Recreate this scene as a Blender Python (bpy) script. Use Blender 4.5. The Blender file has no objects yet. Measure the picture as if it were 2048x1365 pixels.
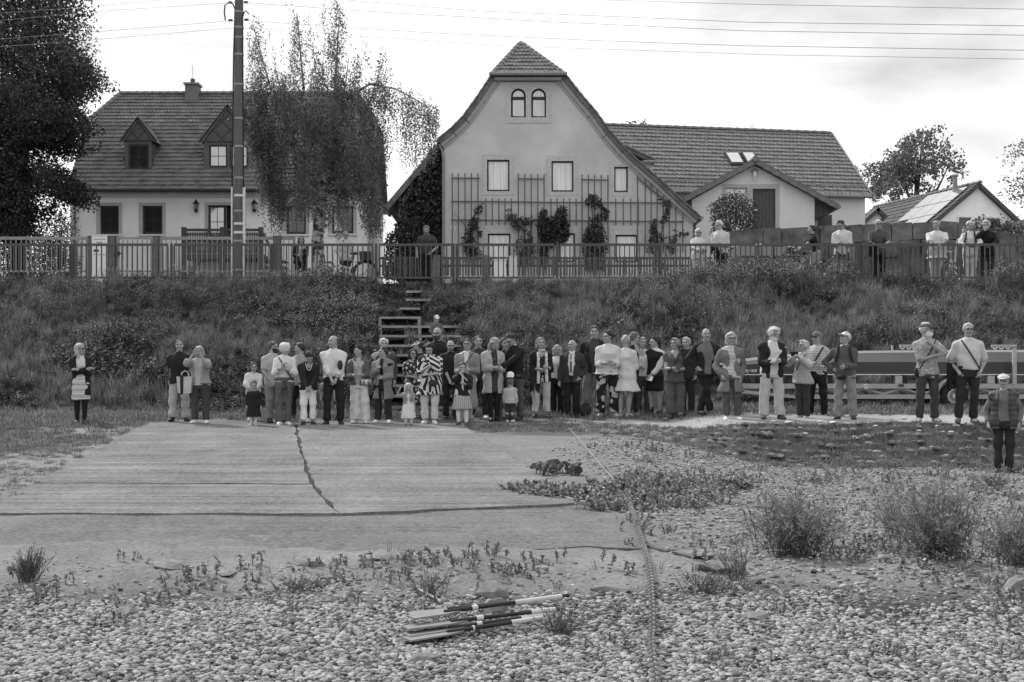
import bpy, math, random
import numpy as np
from mathutils import Matrix, Vector

random.seed(7)
RNG = np.random.default_rng(11)
SC = bpy.context.scene
COL = SC.collection
R = math.radians

# ---------------------------------------------------------------- camera
F, CX, HZ, CAMZ = 2844.4, 1024.0, 750.0, 1.02
cam_d = bpy.data.cameras.new('camera')
cam_d.lens = 50.0
cam_d.sensor_width = 36.0
cam_d.shift_y = (HZ - 682.5) / 2048.0
cam_d.clip_start = 0.1
cam_d.clip_end = 3000.0
cam = bpy.data.objects.new('camera', cam_d)
cam.location = (0, 0, CAMZ)
cam.rotation_euler = (R(90), 0, 0)
COL.objects.link(cam)
SC.camera = cam

# ---------------------------------------------------------------- world: bright veiled sky, grey tones (black-and-white photograph)
SUN_EL, SUN_AZ = R(42), R(-38)     # azimuth measured from +Y (away from the camera) towards +X
world = bpy.data.worlds.new('World')
SC.world = world
world.use_nodes = True
wt = world.node_tree
wt.nodes.clear()
def wn(t, **kw):
	n = wt.nodes.new(t)
	for k, v in kw.items():
		setattr(n, k, v)
	return n
w_out = wn('ShaderNodeOutputWorld')
w_bg = wn('ShaderNodeBackground')
w_bg.inputs['Strength'].default_value = 0.1
w_sky = wn('ShaderNodeTexSky', sky_type='NISHITA', sun_disc=False)
w_sky.sun_elevation = SUN_EL
w_sky.sun_rotation = SUN_AZ
w_bw = wn('ShaderNodeRGBToBW')
w_tc = wn('ShaderNodeTexCoord')
w_map = wn('ShaderNodeMapping')
w_map.inputs['Location'].default_value = (5.3, 1.1, 2.0)
w_map.inputs['Scale'].default_value = (1.0, 1.0, 2.6)
w_n1 = wn('ShaderNodeTexNoise')
w_n1.inputs['Scale'].default_value = 4.2
w_n1.inputs['Detail'].default_value = 7
w_n1.inputs['Roughness'].default_value = 0.52
w_r1 = wn('ShaderNodeMapRange')           # thin grey cloud bellies
w_r1.inputs['From Min'].default_value = 0.44
w_r1.inputs['From Max'].default_value = 0.68
w_r1.inputs['To Min'].default_value = 9.3
w_r1.inputs['To Max'].default_value = 5.4
w_mix = wn('ShaderNodeMix', data_type='FLOAT')
w_mix.inputs['Factor'].default_value = 0.93
L = wt.links.new
L(w_sky.outputs['Color'], w_bw.inputs['Color'])
L(w_tc.outputs['Generated'], w_map.inputs['Vector'])
L(w_map.outputs['Vector'], w_n1.inputs['Vector'])
L(w_n1.outputs['Fac'], w_r1.inputs['Value'])
L(w_bw.outputs['Val'], w_mix.inputs['A'])
L(w_r1.outputs['Result'], w_mix.inputs['B'])
L(w_mix.outputs['Result'], w_bg.inputs['Color'])
L(w_bg.outputs['Background'], w_out.inputs['Surface'])

# ---------------------------------------------------------------- veiled sun, from behind the houses on the left
sun_d = bpy.data.lights.new('sun', 'SUN')
sun_d.energy = 3.0
sun_d.angle = R(7)
sun_d.color = (1.0, 1.0, 1.0)
sun = bpy.data.objects.new('sun', sun_d)
sd = Vector((math.sin(SUN_AZ) * math.cos(SUN_EL), math.cos(SUN_AZ) * math.cos(SUN_EL), math.sin(SUN_EL)))
sun.rotation_euler = sd.to_track_quat('Z', 'Y').to_euler()
sun.location = (0, 0, 60)
COL.objects.link(sun)

SC.view_settings.view_transform = 'Standard'
SC.view_settings.look = 'None'
SC.view_settings.exposure = 0.42
SC.view_settings.gamma = 1.0
SC.view_settings.use_curve_mapping = False
SC.render.engine = 'CYCLES'
SC.cycles.max_bounces = 6
SC.cycles.diffuse_bounces = 3
SC.cycles.transparent_max_bounces = 8

# ---------------------------------------------------------------- geometry of the picture: pixel + distance -> point
def P(px, py, d):
	return ((px - CX) * d / F, d, CAMZ - (py - HZ) * d / F)
def X(px, d):
	return (px - CX) * d / F
def Zp(py, d):
	return CAMZ - (py - HZ) * d / F
def ss(a, b, t):
	t = np.clip((np.asarray(t, float) - a) / (b - a), 0, 1)
	return t * t * (3 - 2 * t)
def vnoise(x, y, s=1.0, seed=0):
	"""cheap smooth value noise"""
	x = np.asarray(x, float) * s + seed * 17.31
	y = np.asarray(y, float) * s + seed * 9.77
	xi, yi = np.floor(x), np.floor(y)
	fx, fy = x - xi, y - yi
	fx, fy = fx * fx * (3 - 2 * fx), fy * fy * (3 - 2 * fy)
	def h(a, b):
		v = np.sin(a * 127.1 + b * 311.7) * 43758.5453
		return v - np.floor(v)
	return (h(xi, yi) * (1 - fx) + h(xi + 1, yi) * fx) * (1 - fy) + (h(xi, yi + 1) * (1 - fx) + h(xi + 1, yi + 1) * fx) * fy - 0.5

# ground height: slipway plane, raised path, embankment, dyke, house plots
def d_edge(x):
	return 29.2 - 2.5 * ss(2.0, 4.6, x)
def ground_smooth(x, d):
	x = np.asarray(x, float); d = np.asarray(d, float)
	z = 0.043 * (np.minimum(d, 32.4) - 29.0)
	rr = 0.2 * ss(3.2, 4.4, x)
	n2 = -0.12 * ss(1.5, 3.3, x) - 0.22 * ss(3.0, 5.0, x)
	n2 = n2 * (0.3 + 0.7 * ss(12, 20, d))
	de = d_edge(x)
	t = ss(de - 2.8, de, d)
	z = z + n2 * (1 - t) + rr * t
	b = np.clip(d - 32.5, 0, 8.5) * 0.412
	z = z + b - rr * ss(32.5, 38, d)
	z = z + 0.9 * ss(45, 56, d)
	return z
def ground(x, d):
	z = ground_smooth(x, d)
	bank = ss(32.6, 33.6, d) * (1 - ss(40.0, 41.0, d))
	x = np.asarray(x, float); d = np.asarray(d, float)
	z = z + bank * (0.22 * vnoise(x, d, 0.6, 3) + 0.12 * vnoise(x, d, 1.7, 4))
	rough = ss(-0.2, 1.2, x - (-0.3)) * (1 - ss(28, 30, d)) + (1 - ss(12.2, 13.6, d)) * 1.0
	rough = rough * (1 - ss(13.0, 13.4, d) * (1 - ss(.5, 1.1, x)) * (1 - ss(29, 29.5, d)))
	z = z + np.clip(rough, 0, 1) * (0.05 * vnoise(x, d, 0.9, 5) + 0.02 * vnoise(x, d, 3.1, 6)) * (1 - ss(28, 30, d))
	z = z + 0.045 * (1 - ss(13.2, 14.3, d + 1.1 * vnoise(x, d, 0.9, 15) + .6 * vnoise(x, d, 3.0, 16) + .5 * vnoise(x, d, 7.5, 17))) * (1 - ss(10.5, 11.5, 12.5 - d + 10.5))
	emb = ss(2.5, 4.5, x) * ss(0, 0.4, d - (d_edge(x) - 2.7)) * (1 - ss(-0.3, 0.0, d - d_edge(x)))
	tt = (d - d_edge(x)) / .36 + 1.1 * vnoise(x, d, .8, 8) + .5 * vnoise(x, d, 3.0, 9)
	z = z + emb * 0.13 * (.5 - (tt - np.floor(tt)))
	return z
def hit(px, py, lo=8.0, hi=44.0):
	"""where the view ray of a pixel meets the ground"""
	ds = np.linspace(lo, hi, 2400)
	zr = CAMZ - (py - HZ) * ds / F
	zg = ground_smooth((px - CX) * ds / F, ds)
	ok = zg >= zr
	return float(ds[np.argmax(ok)]) if ok.any() else 40.6

# ---------------------------------------------------------------- objects
WM = {}
def new_mesh(name, v, f):
	me = bpy.data.meshes.new(name)
	me.from_pydata([tuple(p) for p in v], [], f)
	return me
def np_mesh(name, v, f, mi=None):
	"""numpy mesh of equal-sized faces"""
	v = np.asarray(v, np.float32); f = np.asarray(f, np.int32)
	n = f.shape[1]
	me = bpy.data.meshes.new(name)
	me.vertices.add(len(v)); me.vertices.foreach_set('co', v.ravel())
	me.loops.add(f.size); me.loops.foreach_set('vertex_index', f.ravel())
	me.polygons.add(len(f))
	me.polygons.foreach_set('loop_start', np.arange(0, f.size, n, dtype=np.int32))
	me.polygons.foreach_set('loop_total', np.full(len(f), n, np.int32))
	if mi is not None:
		me.polygons.foreach_set('material_index', np.asarray(mi, np.int32))
	me.update(calc_edges=True)
	return me
def smooth(me):
	me.polygons.foreach_set('use_smooth', np.ones(len(me.polygons), bool))
def put(name, me, mat=None, parent=None, M=None, local=False):
	"""link an object; M is its world matrix (or its matrix under the parent when local)"""
	o = bpy.data.objects.new(name, me)
	COL.objects.link(o)
	M = M if M is not None else Matrix.Identity(4)
	if mat is not None and me is not None and len(me.materials) == 0:
		for m in (mat if isinstance(mat, (list, tuple)) else [mat]):
			me.materials.append(m)
	if parent is not None:
		o.parent = parent
		if not local:
			o.matrix_parent_inverse = WM[parent].inverted()
			o.matrix_basis = M
			WM[o] = M
		else:
			o.matrix_basis = M
			WM[o] = WM[parent] @ M
	else:
		o.matrix_basis = M
		WM[o] = M
	return o
def tag(o, label=None, cat=None, group=None, kind=None):
	if label: o['label'] = label
	if cat: o['category'] = cat
	if group: o['group'] = group
	if kind: o['kind'] = kind
	return o
def thing(name, label, cat, loc=(0, 0, 0), rz=0.0, group=None, kind=None):
	o = put(name, None, M=Matrix.Translation(loc) @ Matrix.Rotation(rz, 4, 'Z'))
	o.empty_display_size = 0.2
	return tag(o, label, cat, group, kind)
def copy_piece(o, parent, M, name=None):
	"""copy of a piece sharing its mesh"""
	c = o.copy()
	COL.objects.link(c)
	c.parent = parent
	if parent is not None:
		c.matrix_parent_inverse = WM[parent].inverted()
	c.matrix_basis = M
	WM[c] = M
	return c
def T(x, y, z):
	return Matrix.Translation((x, y, z))
def RZ(a):
	return Matrix.Rotation(a, 4, 'Z')
def RX(a):
	return Matrix.Rotation(a, 4, 'X')
def RY(a):
	return Matrix.Rotation(a, 4, 'Y')

class MB:
	def __init__(s):
		s.v = []; s.f = []
	def box(s, x0, x1, y0, y1, z0, z1, M=None):
		b = len(s.v)
		pts = [(x0, y0, z0), (x1, y0, z0), (x1, y1, z0), (x0, y1, z0), (x0, y0, z1), (x1, y0, z1), (x1, y1, z1), (x0, y1, z1)]
		if M is not None:
			pts = [tuple(M @ Vector(p)) for p in pts]
		s.v += pts
		s.f += [(b, b + 3, b + 2, b + 1), (b + 4, b + 5, b + 6, b + 7), (b, b + 1, b + 5, b + 4), (b + 1, b + 2, b + 6, b + 5), (b + 2, b + 3, b + 7, b + 6), (b + 3, b, b + 4, b + 7)]
		return s
	def poly(s, pts):
		b = len(s.v); s.v += [tuple(p) for p in pts]; s.f.append(tuple(range(b, b + len(pts))))
		return s
	def prism(s, poly, y0, y1, M=None):
		"""polygon in (x, z) pushed from y0 to y1; counter-clockwise seen from -y"""
		b = len(s.v); n = len(poly)
		pts = [(x, y0, z) for x, z in poly] + [(x, y1, z) for x, z in poly]
		if M is not None:
			pts = [tuple(M @ Vector(p)) for p in pts]
		s.v += pts
		s.f.append(tuple(range(b, b + n)))
		s.f.append(tuple(range(b + 2 * n - 1, b + n - 1, -1)))
		for i in range(n):
			j = (i + 1) % n
			s.f.append((b + j, b + i, b + n + i, b + n + j))
		return s
	def slab(s, quad, t):
		"""four corners thickened downwards along the normal"""
		q = [Vector(p) for p in quad]
		n = (q[1] - q[0]).cross(q[-1] - q[0]).normalized() * t
		b = len(s.v); k = len(q)
		s.v += [tuple(p) for p in q] + [tuple(p - n) for p in q]
		s.f.append(tuple(range(b, b + k)))
		s.f.append(tuple(range(b + 2 * k - 1, b + k - 1, -1)))
		for i in range(k):
			j = (i + 1) % k
			s.f.append((b + j, b + i, b + k + i, b + k + j))
		return s
	def tube(s, pts, r, n=6, cap=True):
		pts = [Vector(p) for p in pts]
		rs = r if isinstance(r, (list, tuple)) else [r] * len(pts)
		b0 = len(s.v)
		ref = None
		for i, p in enumerate(pts):
			a = pts[max(i - 1, 0)]; c = pts[min(i + 1, len(pts) - 1)]
			t = (c - a)
			t = t.normalized() if t.length > 1e-9 else Vector((0, 0, 1))
			if ref is None:
				ref = Vector((1, 0, 0)) if abs(t.x) < 0.8 else Vector((0, 1, 0))
			u = (ref - t * ref.dot(t)).normalized()
			w = t.cross(u)
			ref = u
			for k in range(n):
				an = 2 * math.pi * k / n
				s.v.append(tuple(p + (u * math.cos(an) + w * math.sin(an)) * rs[i]))
		for i in range(len(pts) - 1):
			for k in range(n):
				k2 = (k + 1) % n
				a = b0 + i * n
				s.f.append((a + k, a + k2, a + n + k2, a + n + k))
		if cap:
			s.f.append(tuple(range(b0 + n - 1, b0 - 1, -1)))
			e = b0 + (len(pts) - 1) * n
			s.f.append(tuple(range(e, e + n)))
		return s
	def ell(s, c, r, nu=8, nv=6, M=None):
		b = len(s.v)
		for j in range(nv + 1):
			ph = math.pi * j / nv
			for i in range(nu):
				th = 2 * math.pi * i / nu
				p = (r[0] * math.sin(ph) * math.cos(th), r[1] * math.sin(ph) * math.sin(th), r[2] * math.cos(ph))
				if M is not None:
					p = tuple(M.to_3x3() @ Vector(p))
				s.v.append((c[0] + p[0], c[1] + p[1], c[2] + p[2]))
		for j in range(nv):
			for i in range(nu):
				i2 = (i + 1) % nu
				s.f.append((b + j * nu + i, b + (j + 1) * nu + i, b + (j + 1) * nu + i2, b + j * nu + i2))
		return s
	def ring(s, c, ro, r, M=None, n=12, m=5, sx=1.0, sz=1.0):
		"""torus in the local x-z plane"""
		b = len(s.v)
		for i in range(n):
			a = 2 * math.pi * i / n
			for k in range(m):
				q = 2 * math.pi * k / m
				rr = ro + r * math.cos(q)
				p = Vector((rr * math.cos(a) * sx, r * math.sin(q), rr * math.sin(a) * sz))
				if M is not None:
					p = M.to_3x3() @ p
				s.v.append((c[0] + p.x, c[1] + p.y, c[2] + p.z))
		for i in range(n):
			for k in range(m):
				i2, k2 = (i + 1) % n, (k + 1) % m
				s.f.append((b + i * m + k, b + i * m + k2, b + i2 * m + k2, b + i2 * m + k))
		return s
	def mesh(s, name):
		return new_mesh(name, s.v, s.f)
	def put(s, name, mat, parent=None, M=None, local=False, sm=False):
		me = s.mesh(name)
		if sm:
			smooth(me)
		return put(name, me, mat, parent, M, local)

# ---------------------------------------------------------------- materials: grey tones only
MATS = {}
def mat(name, v, rough=0.85, var=0.12, scale=6.0, bump=0.0, bscale=40.0, spec=0.3, metal=0.0, pat=None, v2=0.6, k=40.0, detail=4.0, stretch=None, trans=0.0):
	key = (name, v, rough, var, scale, bump, bscale, spec, metal, pat, v2, k, stretch, trans)
	if key in MATS:
		return MATS[key]
	m = bpy.data.materials.new(name)
	m.use_nodes = True
	nt = m.node_tree
	b = nt.nodes['Principled BSDF']
	b.inputs['Roughness'].default_value = rough
	b.inputs['Specular IOR Level'].default_value = spec
	b.inputs['Metallic'].default_value = metal
	l = nt.links.new
	tc = nt.nodes.new('ShaderNodeTexCoord')
	vec = tc.outputs['Object']
	if stretch:
		mp = nt.nodes.new('ShaderNodeMapping')
		mp.inputs['Scale'].default_value = stretch
		l(vec, mp.inputs['Vector'])
		vec = mp.outputs['Vector']
	def nd(t, **kw):
		n = nt.nodes.new(t)
		for a, c in kw.items():
			setattr(n, a, c)
		return n
	def math_(op, a, c=None):
		n = nd('ShaderNodeMath', operation=op)
		for i, q in enumerate((a, c)):
			if q is None: continue
			if isinstance(q, (int, float)): n.inputs[i].default_value = q
			else: l(q, n.inputs[i])
		return n.outputs[0]
	no = nd('ShaderNodeTexNoise')
	no.inputs['Scale'].default_value = scale
	no.inputs['Detail'].default_value = detail
	no.inputs['Roughness'].default_value = 0.6
	l(vec, no.inputs['Vector'])
	mr = nd('ShaderNodeMapRange')
	mr.inputs['From Min'].default_value = 0.28
	mr.inputs['From Max'].default_value = 0.72
	mr.inputs['To Min'].default_value = v * (1 - var)
	mr.inputs['To Max'].default_value = min(v * (1 + var), 0.9)
	l(no.outputs['Fac'], mr.inputs['Value'])
	val = mr.outputs['Result']
	if pat:
		sx = nd('ShaderNodeSeparateXYZ'); l(tc.outputs['Object'], sx.inputs[0])
		x, y, z = sx.outputs
		if pat == 'hstripe':
			msk = math_('GREATER_THAN', math_('SINE', math_('MULTIPLY', z, k)), 0.15)
		elif pat == 'widestripe':
			a = math_('SINE', math_('MULTIPLY', z, k)); c = math_('SINE', math_('MULTIPLY', z, k * 2.37))
			msk = math_('ADD', math_('MULTIPLY', math_('ADD', a, c), 0.3), 0.5)
		elif pat == 'pleat_shade':
			msk = math_('ADD', math_('MULTIPLY', math_('SINE', math_('MULTIPLY', x, k)), 0.5), 0.5)  # light and dark of the pleats painted as soft vertical bands
		elif pat == 'zebra':
			vo = nd('ShaderNodeTexVoronoi'); vo.inputs['Scale'].default_value = 4.6
			l(tc.outputs['Object'], vo.inputs['Vector'])
			an = math_('MULTIPLY', vo.outputs['Color'], 6.28)
			u = math_('ADD', math_('MULTIPLY', math_('ADD', x, math_('MULTIPLY', y, 0.6)), math_('COSINE', an)), math_('MULTIPLY', z, math_('SINE', an)))
			msk = math_('GREATER_THAN', math_('SINE', math_('MULTIPLY', u, k)), 0.0)
		elif pat in ('floral', 'dots', 'specks'):
			vo = nd('ShaderNodeTexVoronoi'); vo.inputs['Scale'].default_value = k
			l(tc.outputs['Object'], vo.inputs['Vector'])
			n2 = nd('ShaderNodeTexNoise'); n2.inputs['Scale'].default_value = k * 3; l(tc.outputs['Object'], n2.inputs['Vector'])
			th = {'floral': 0.42, 'dots': 0.33, 'specks': 0.4}[pat]
			dd = vo.outputs['Distance'] if pat == 'dots' else math_('ADD', vo.outputs['Distance'], math_('MULTIPLY', math_('SUBTRACT', n2.outputs['Fac'], 0.5), 0.5))
			msk = math_('LESS_THAN', dd, th)
		elif pat == 'check':
			msk = math_('MULTIPLY', math_('ADD', math_('GREATER_THAN', math_('SINE', math_('MULTIPLY', x, k)), 0), math_('GREATER_THAN', math_('SINE', math_('MULTIPLY', z, k)), 0)), 0.5)
		elif pat == 'scale':     # diagonal slate pattern, laid flat
			a = math_('SINE', math_('MULTIPLY', math_('ADD', x, z), k)); c = math_('SINE', math_('MULTIPLY', math_('SUBTRACT', x, z), k))
			msk = math_('GREATER_THAN', math_('MAXIMUM', a, c), 0.93)
		elif pat == 'planks':
			msk = math_('GREATER_THAN', math_('SINE', math_('MULTIPLY', x, k)), 0.93)
		mx = nd('ShaderNodeMix', data_type='FLOAT')
		l(msk, mx.inputs['Factor']); l(val, mx.inputs['A']); mx.inputs['B'].default_value = v2
		val = mx.outputs['Result']
	l(val, b.inputs['Base Color'])
	if bump:
		n3 = nd('ShaderNodeTexNoise')
		n3.inputs['Scale'].default_value = bscale
		n3.inputs['Detail'].default_value = 4
		l(vec, n3.inputs['Vector'])
		bp = nd('ShaderNodeBump')
		bp.inputs['Strength'].default_value = bump
		bp.inputs['Distance'].default_value = 0.02
		l(n3.outputs['Fac'], bp.inputs['Height'])
		l(bp.outputs['Normal'], b.inputs['Normal'])
	if trans:
		tr = nd('ShaderNodeBsdfTranslucent')
		l(val, tr.inputs['Color'])
		ms = nd('ShaderNodeMixShader'); ms.inputs[0].default_value = trans
		l(b.outputs[0], ms.inputs[1]); l(tr.outputs[0], ms.inputs[2])
		l(ms.outputs[0], nt.nodes['Material Output'].inputs['Surface'])
	MATS[key] = m
	return m
def leaf_mat(name, v, var=0.5, trans=0.3, rough=0.6):
	"""foliage: grey value differs leaf by leaf (random per island)"""
	key = ('leaf', name, v, var, trans)
	if key in MATS:
		return MATS[key]
	m = bpy.data.materials.new(name); m.use_nodes = True
	nt = m.node_tree; b = nt.nodes['Principled BSDF']; l = nt.links.new
	b.inputs['Roughness'].default_value = rough
	b.inputs['Specular IOR Level'].default_value = 0.25
	g = nt.nodes.new('ShaderNodeNewGeometry')
	mr = nt.nodes.new('ShaderNodeMapRange')
	mr.inputs['To Min'].default_value = v * (1 - var); mr.inputs['To Max'].default_value = v * (1 + var)
	l(g.outputs['Random Per Island'], mr.inputs['Value'])
	l(mr.outputs['Result'], b.inputs['Base Color'])
	tr = nt.nodes.new('ShaderNodeBsdfTranslucent'); l(mr.outputs['Result'], tr.inputs['Color'])
	ms = nt.nodes.new('ShaderNodeMixShader'); ms.inputs[0].default_value = trans
	l(b.outputs[0], ms.inputs[1]); l(tr.outputs[0], ms.inputs[2])
	l(ms.outputs[0], nt.nodes['Material Output'].inputs['Surface'])
	MATS[key] = m
	return m
# ================================================================ sky dome is the world; ground sheet
def axis(parts):
	a = []
	for lo, hi, st in parts:
		a.append(np.arange(lo, hi, st))
	a.append(np.array([parts[-1][1]]))
	return np.concatenate(a)
gx = axis([(-900, -100, 200), (-100, -24, 8), (-24, -13, 1.0), (-13, 14, 0.13), (14, 24, 1.0), (24, 100, 8), (100, 900, 200)])
gd = axis([(-60, 4, 8), (4, 7, .5), (7, 23.2, 0.12), (23.2, 29.6, 0.05), (29.6, 30, .1), (30, 42, 0.2), (42, 60, 1.5), (60, 140, 10), (140, 1500, 170)])
GX, GD = np.meshgrid(gx, gd, indexing='ij')
GZ = ground(GX, GD)
n1 = vnoise(GX, GD, 0.8, 1); n2 = vnoise(GX, GD, 2.7, 2); n3 = vnoise(GX, GD, 7.0, 7)
NZ = n1 + 0.6 * n2 + 0.5 * n3
def ramp_left(d):    # left edge of the slipway (m)
	return -7.45 + 0 * d
def ramp_right(d):
	return -1.0 + 0 * d
tone = np.full(GX.shape, 0.195) + 0.08 * NZ                         # trodden dirt and sand
def blend(t, val, m):
	return t * (1 - m) + val * m
# short grass left of the slipway, worn pale patches
gl = ss(0.0, 0.5, -7.3 - GX + 0.5 * n2) * ss(13.5, 16, GD + n1)
tone = blend(tone, 0.105 + 0.06 * NZ + 0.10 * ss(0.1, 0.5, n1 + .5 * n2), gl)
# gravel beach right
gv = ss(-1.2, -0.4, GX + 0.5 * n2) * (1 - ss(-3.2, -2.4, GD - d_edge(GX) + .5 * n1)) * ss(13.0, 14.0, GD + n1)
tone = blend(tone, 0.19 + 0.05 * NZ, gv)
# pebble bed near the water, darkened to paint shade between the stones
pb = 1 - ss(10.9, 12.0, GD + 1.2 * n1)
tone = blend(tone, 0.05 + 0.015 * NZ, pb)
# grass embankment
eb = ss(-0.6, 0.4, GX + .4 * n2) * ss(-3.0, -2.5, GD - d_edge(GX) + .5 * n1) * (1 - ss(-0.25, 0.1, GD - d_edge(GX) + .2 * n2))
tone = blend(tone, 0.09 + 0.03 * NZ, eb)
# gravel path
pa = ss(-1.6, -1.0, GX) * ss(-0.1, 0.15, GD - d_edge(GX) + .25 * n2) * (1 - ss(0, 0.9, GD - 29.9 + 1.3 * ss(3, 4.4, GX) + .6 * n1))
tone = blend(tone, 0.31 + 0.06 * NZ, pa)
lf = ss(-1.2, -0.9, -GX) * ss(29.2, 29.6, GD + .2 * n2) * (1 - ss(30.6, 31.6, GD))
tone = blend(tone, 0.15 + 0.05 * NZ, lf * (1 - gl))
# dark soil in the slab joints
sl_ = ss(-7.4, -7.25, GX - (29 - GD) * .111) * (1 - ss(-1.3, -.9, GX - (29 - GD) * .15)) * ss(15.2, 15.5, GD) * (1 - ss(28.9, 29.1, GD))
tone = blend(tone, 0.05, sl_)
# bank soil, its tone lowered to paint shade under the grass
bk = ss(30.4, 31.6, GD + .8 * n1)
tone = blend(tone, 0.035 + 0.015 * NZ, bk)
st_ = ss(41.3, 41.8, GD) * (1 - ss(46.0, 46.4, GD))
tone = blend(tone, 0.16 + .03 * NZ, st_)
tone = blend(tone, 0.09 + 0 * NZ, ss(46.0, 46.4, GD))
nx, nd_ = GX.shape
idx = np.arange(nx * nd_).reshape(nx, nd_)
quads = np.stack([idx[:-1, :-1], idx[1:, :-1], idx[1:, 1:], idx[:-1, 1:]], -1).reshape(-1, 4)
me = np_mesh('ground', np.stack([GX, GD, GZ], -1).reshape(-1, 3), quads)
smooth(me)
at = me.attributes.new('tone', 'FLOAT', 'POINT')
at.data.foreach_set('value', np.clip(tone, 0.03, 0.5).astype(np.float32).ravel())
gm = bpy.data.materials.new('soil'); gm.use_nodes = True
nt = gm.node_tree; bs = nt.nodes['Principled BSDF']; bs.inputs['Roughness'].default_value = 0.95; bs.inputs['Specular IOR Level'].default_value = 0.15
a_ = nt.nodes.new('ShaderNodeAttribute'); a_.attribute_name = 'tone'
tc = nt.nodes.new('ShaderNodeTexCoord')
no = nt.nodes.new('ShaderNodeTexNoise'); no.inputs['Scale'].default_value = 22; no.inputs['Detail'].default_value = 6; no.inputs['Roughness'].default_value = .75
nt.links.new(tc.outputs['Object'], no.inputs['Vector'])
mr = nt.nodes.new('ShaderNodeMapRange'); mr.inputs['From Min'].default_value = .3; mr.inputs['From Max'].default_value = .7; mr.inputs['To Min'].default_value = .55; mr.inputs['To Max'].default_value = 1.45
nt.links.new(no.outputs['Fac'], mr.inputs['Value'])
mu = nt.nodes.new('ShaderNodeMath'); mu.operation = 'MULTIPLY'
nt.links.new(a_.outputs['Fac'], mu.inputs[0]); nt.links.new(mr.outputs['Result'], mu.inputs[1])
nt.links.new(mu.outputs[0], bs.inputs['Base Color'])
bp = nt.nodes.new('ShaderNodeBump'); bp.inputs['Strength'].default_value = .8; bp.inputs['Distance'].default_value = .03
nt.links.new(no.outputs['Fac'], bp.inputs['Height']); nt.links.new(bp.outputs['Normal'], bs.inputs['Normal'])
tag(put('ground', me, gm), kind='structure')

# ================================================================ concrete slipway of big slabs
def pl(px, py, lift=0.0):
	d = 2.267 / (0.043 + (py - HZ) / F)
	return Vector((X(px, d), d, 0.043 * (d - 29) + lift))
def conc(name, v, seedloc, groove=1.0):
	m = bpy.data.materials.new(name); m.use_nodes = True
	nt = m.node_tree; b = nt.nodes['Principled BSDF']; b.inputs['Roughness'].default_value = .9; b.inputs['Specular IOR Level'].default_value = .2
	l = nt.links.new
	tc = nt.nodes.new('ShaderNodeTexCoord')
	def noise(stretch, scale, det=5, rough=.65):
		mp = nt.nodes.new('ShaderNodeMapping'); mp.inputs['Scale'].default_value = stretch; mp.inputs['Location'].default_value = seedloc
		l(tc.outputs['Object'], mp.inputs['Vector'])
		n = nt.nodes.new('ShaderNodeTexNoise'); n.inputs['Scale'].default_value = scale; n.inputs['Detail'].default_value = det; n.inputs['Roughness'].default_value = rough
		l(mp.outputs[0], n.inputs['Vector']); return n.outputs['Fac']
	def ma(op, a, c):
		n = nt.nodes.new('ShaderNodeMath'); n.operation = op
		for i, q in enumerate((a, c)):
			if isinstance(q, (int, float)): n.inputs[i].default_value = q
			else: l(q, n.inputs[i])
		return n.outputs[0]
	big = noise((1, .6, 1), .8, 6, .7); streak = noise((.16, 7, 1), 1.3, 6, .7); fine = noise((1, 1, 1), 16, 8, .85); st2 = noise((.3, 3.2, 1), 1.0, 3)
	f = ma('ADD', ma('MULTIPLY', ma('SUBTRACT', big, .5), 1.3), ma('MULTIPLY', ma('SUBTRACT', streak, .5), 2.3 * groove))
	f = ma('ADD', f, ma('MULTIPLY', ma('SUBTRACT', fine, .5), 3.4))
	f = ma('ADD', f, ma('MULTIPLY', ma('SUBTRACT', st2, .5), .5 * groove))
	c = ma('MULTIPLY', ma('ADD', f, 1.0), v)
	l(c, b.inputs['Base Color'])
	h = ma('ADD', ma('MULTIPLY', streak, 1.2 * groove), ma('MULTIPLY', fine, 1.3))
	bp = nt.nodes.new('ShaderNodeBump'); bp.inputs['Strength'].default_value = .9; bp.inputs['Distance'].default_value = .06
	l(h, bp.inputs['Height']); l(bp.outputs[0], b.inputs['Normal'])
	return m
m_ramp = conc('grooved_concrete', .265, (0, 0, 0), .8)
m_ramp2 = conc('grooved_concrete_worn', .255, (13, 5, 0), 1.0)
m_low = conc('sandy_concrete', .24, (31, 9, 0), .30)
slip = tag(put('slipway', None), kind='structure')
def slab(pts, m, lift=.02, rag=0.04, seed=0):
	"""paving slab with slightly worn outline"""
	rr = random.Random(seed)
	out = []
	n = len(pts)
	for i in range(n):
		a, c = Vector(pts[i]), Vector(pts[(i + 1) % n])
		k = max(2, int((c - a).length / .35))
		for j in range(k):
			p = a.lerp(c, j / k)
			e = rag if 0 < j else rag * .3
			p.x += rr.uniform(-e, e); p.y += rr.uniform(-e, e) * 1.4
			out.append((p.x, p.y, .043 * (p.y - 29) + lift))
	b = len(out)
	v = out + [(x, y, z - .14) for x, y, z in out]
	f = [tuple(range(b))] + [((i + 1) % b, i, b + i, b + (i + 1) % b) for i in range(b)]
	me = new_mesh('concrete_slab', v, f)
	put('concrete_slab', me, m, slip)
slab([pl(-40, 1029), pl(677, 1030), pl(648, 1001), pl(623, 972), pl(66, 970)], m_ramp, .018, .03, 1)
slab([pl(68, 968.5), pl(621, 970.5), pl(598, 905), pl(587, 852), pl(292, 849)], m_ramp2, .02, .035, 2)
slab([pl(682.5, 1031), pl(1165, 1009), pl(922, 851), pl(594, 852), pl(606, 905), pl(628, 970), pl(653, 1001)], m_ramp, .022, .035, 3)
slab([pl(-60, 1112), pl(640, 1111), pl(1170, 1095), pl(1290, 1100), pl(1240, 1050), pl(1160, 1013), pl(684, 1035.5), pl(-40, 1033)], m_low, .012, .07, 4)

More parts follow.
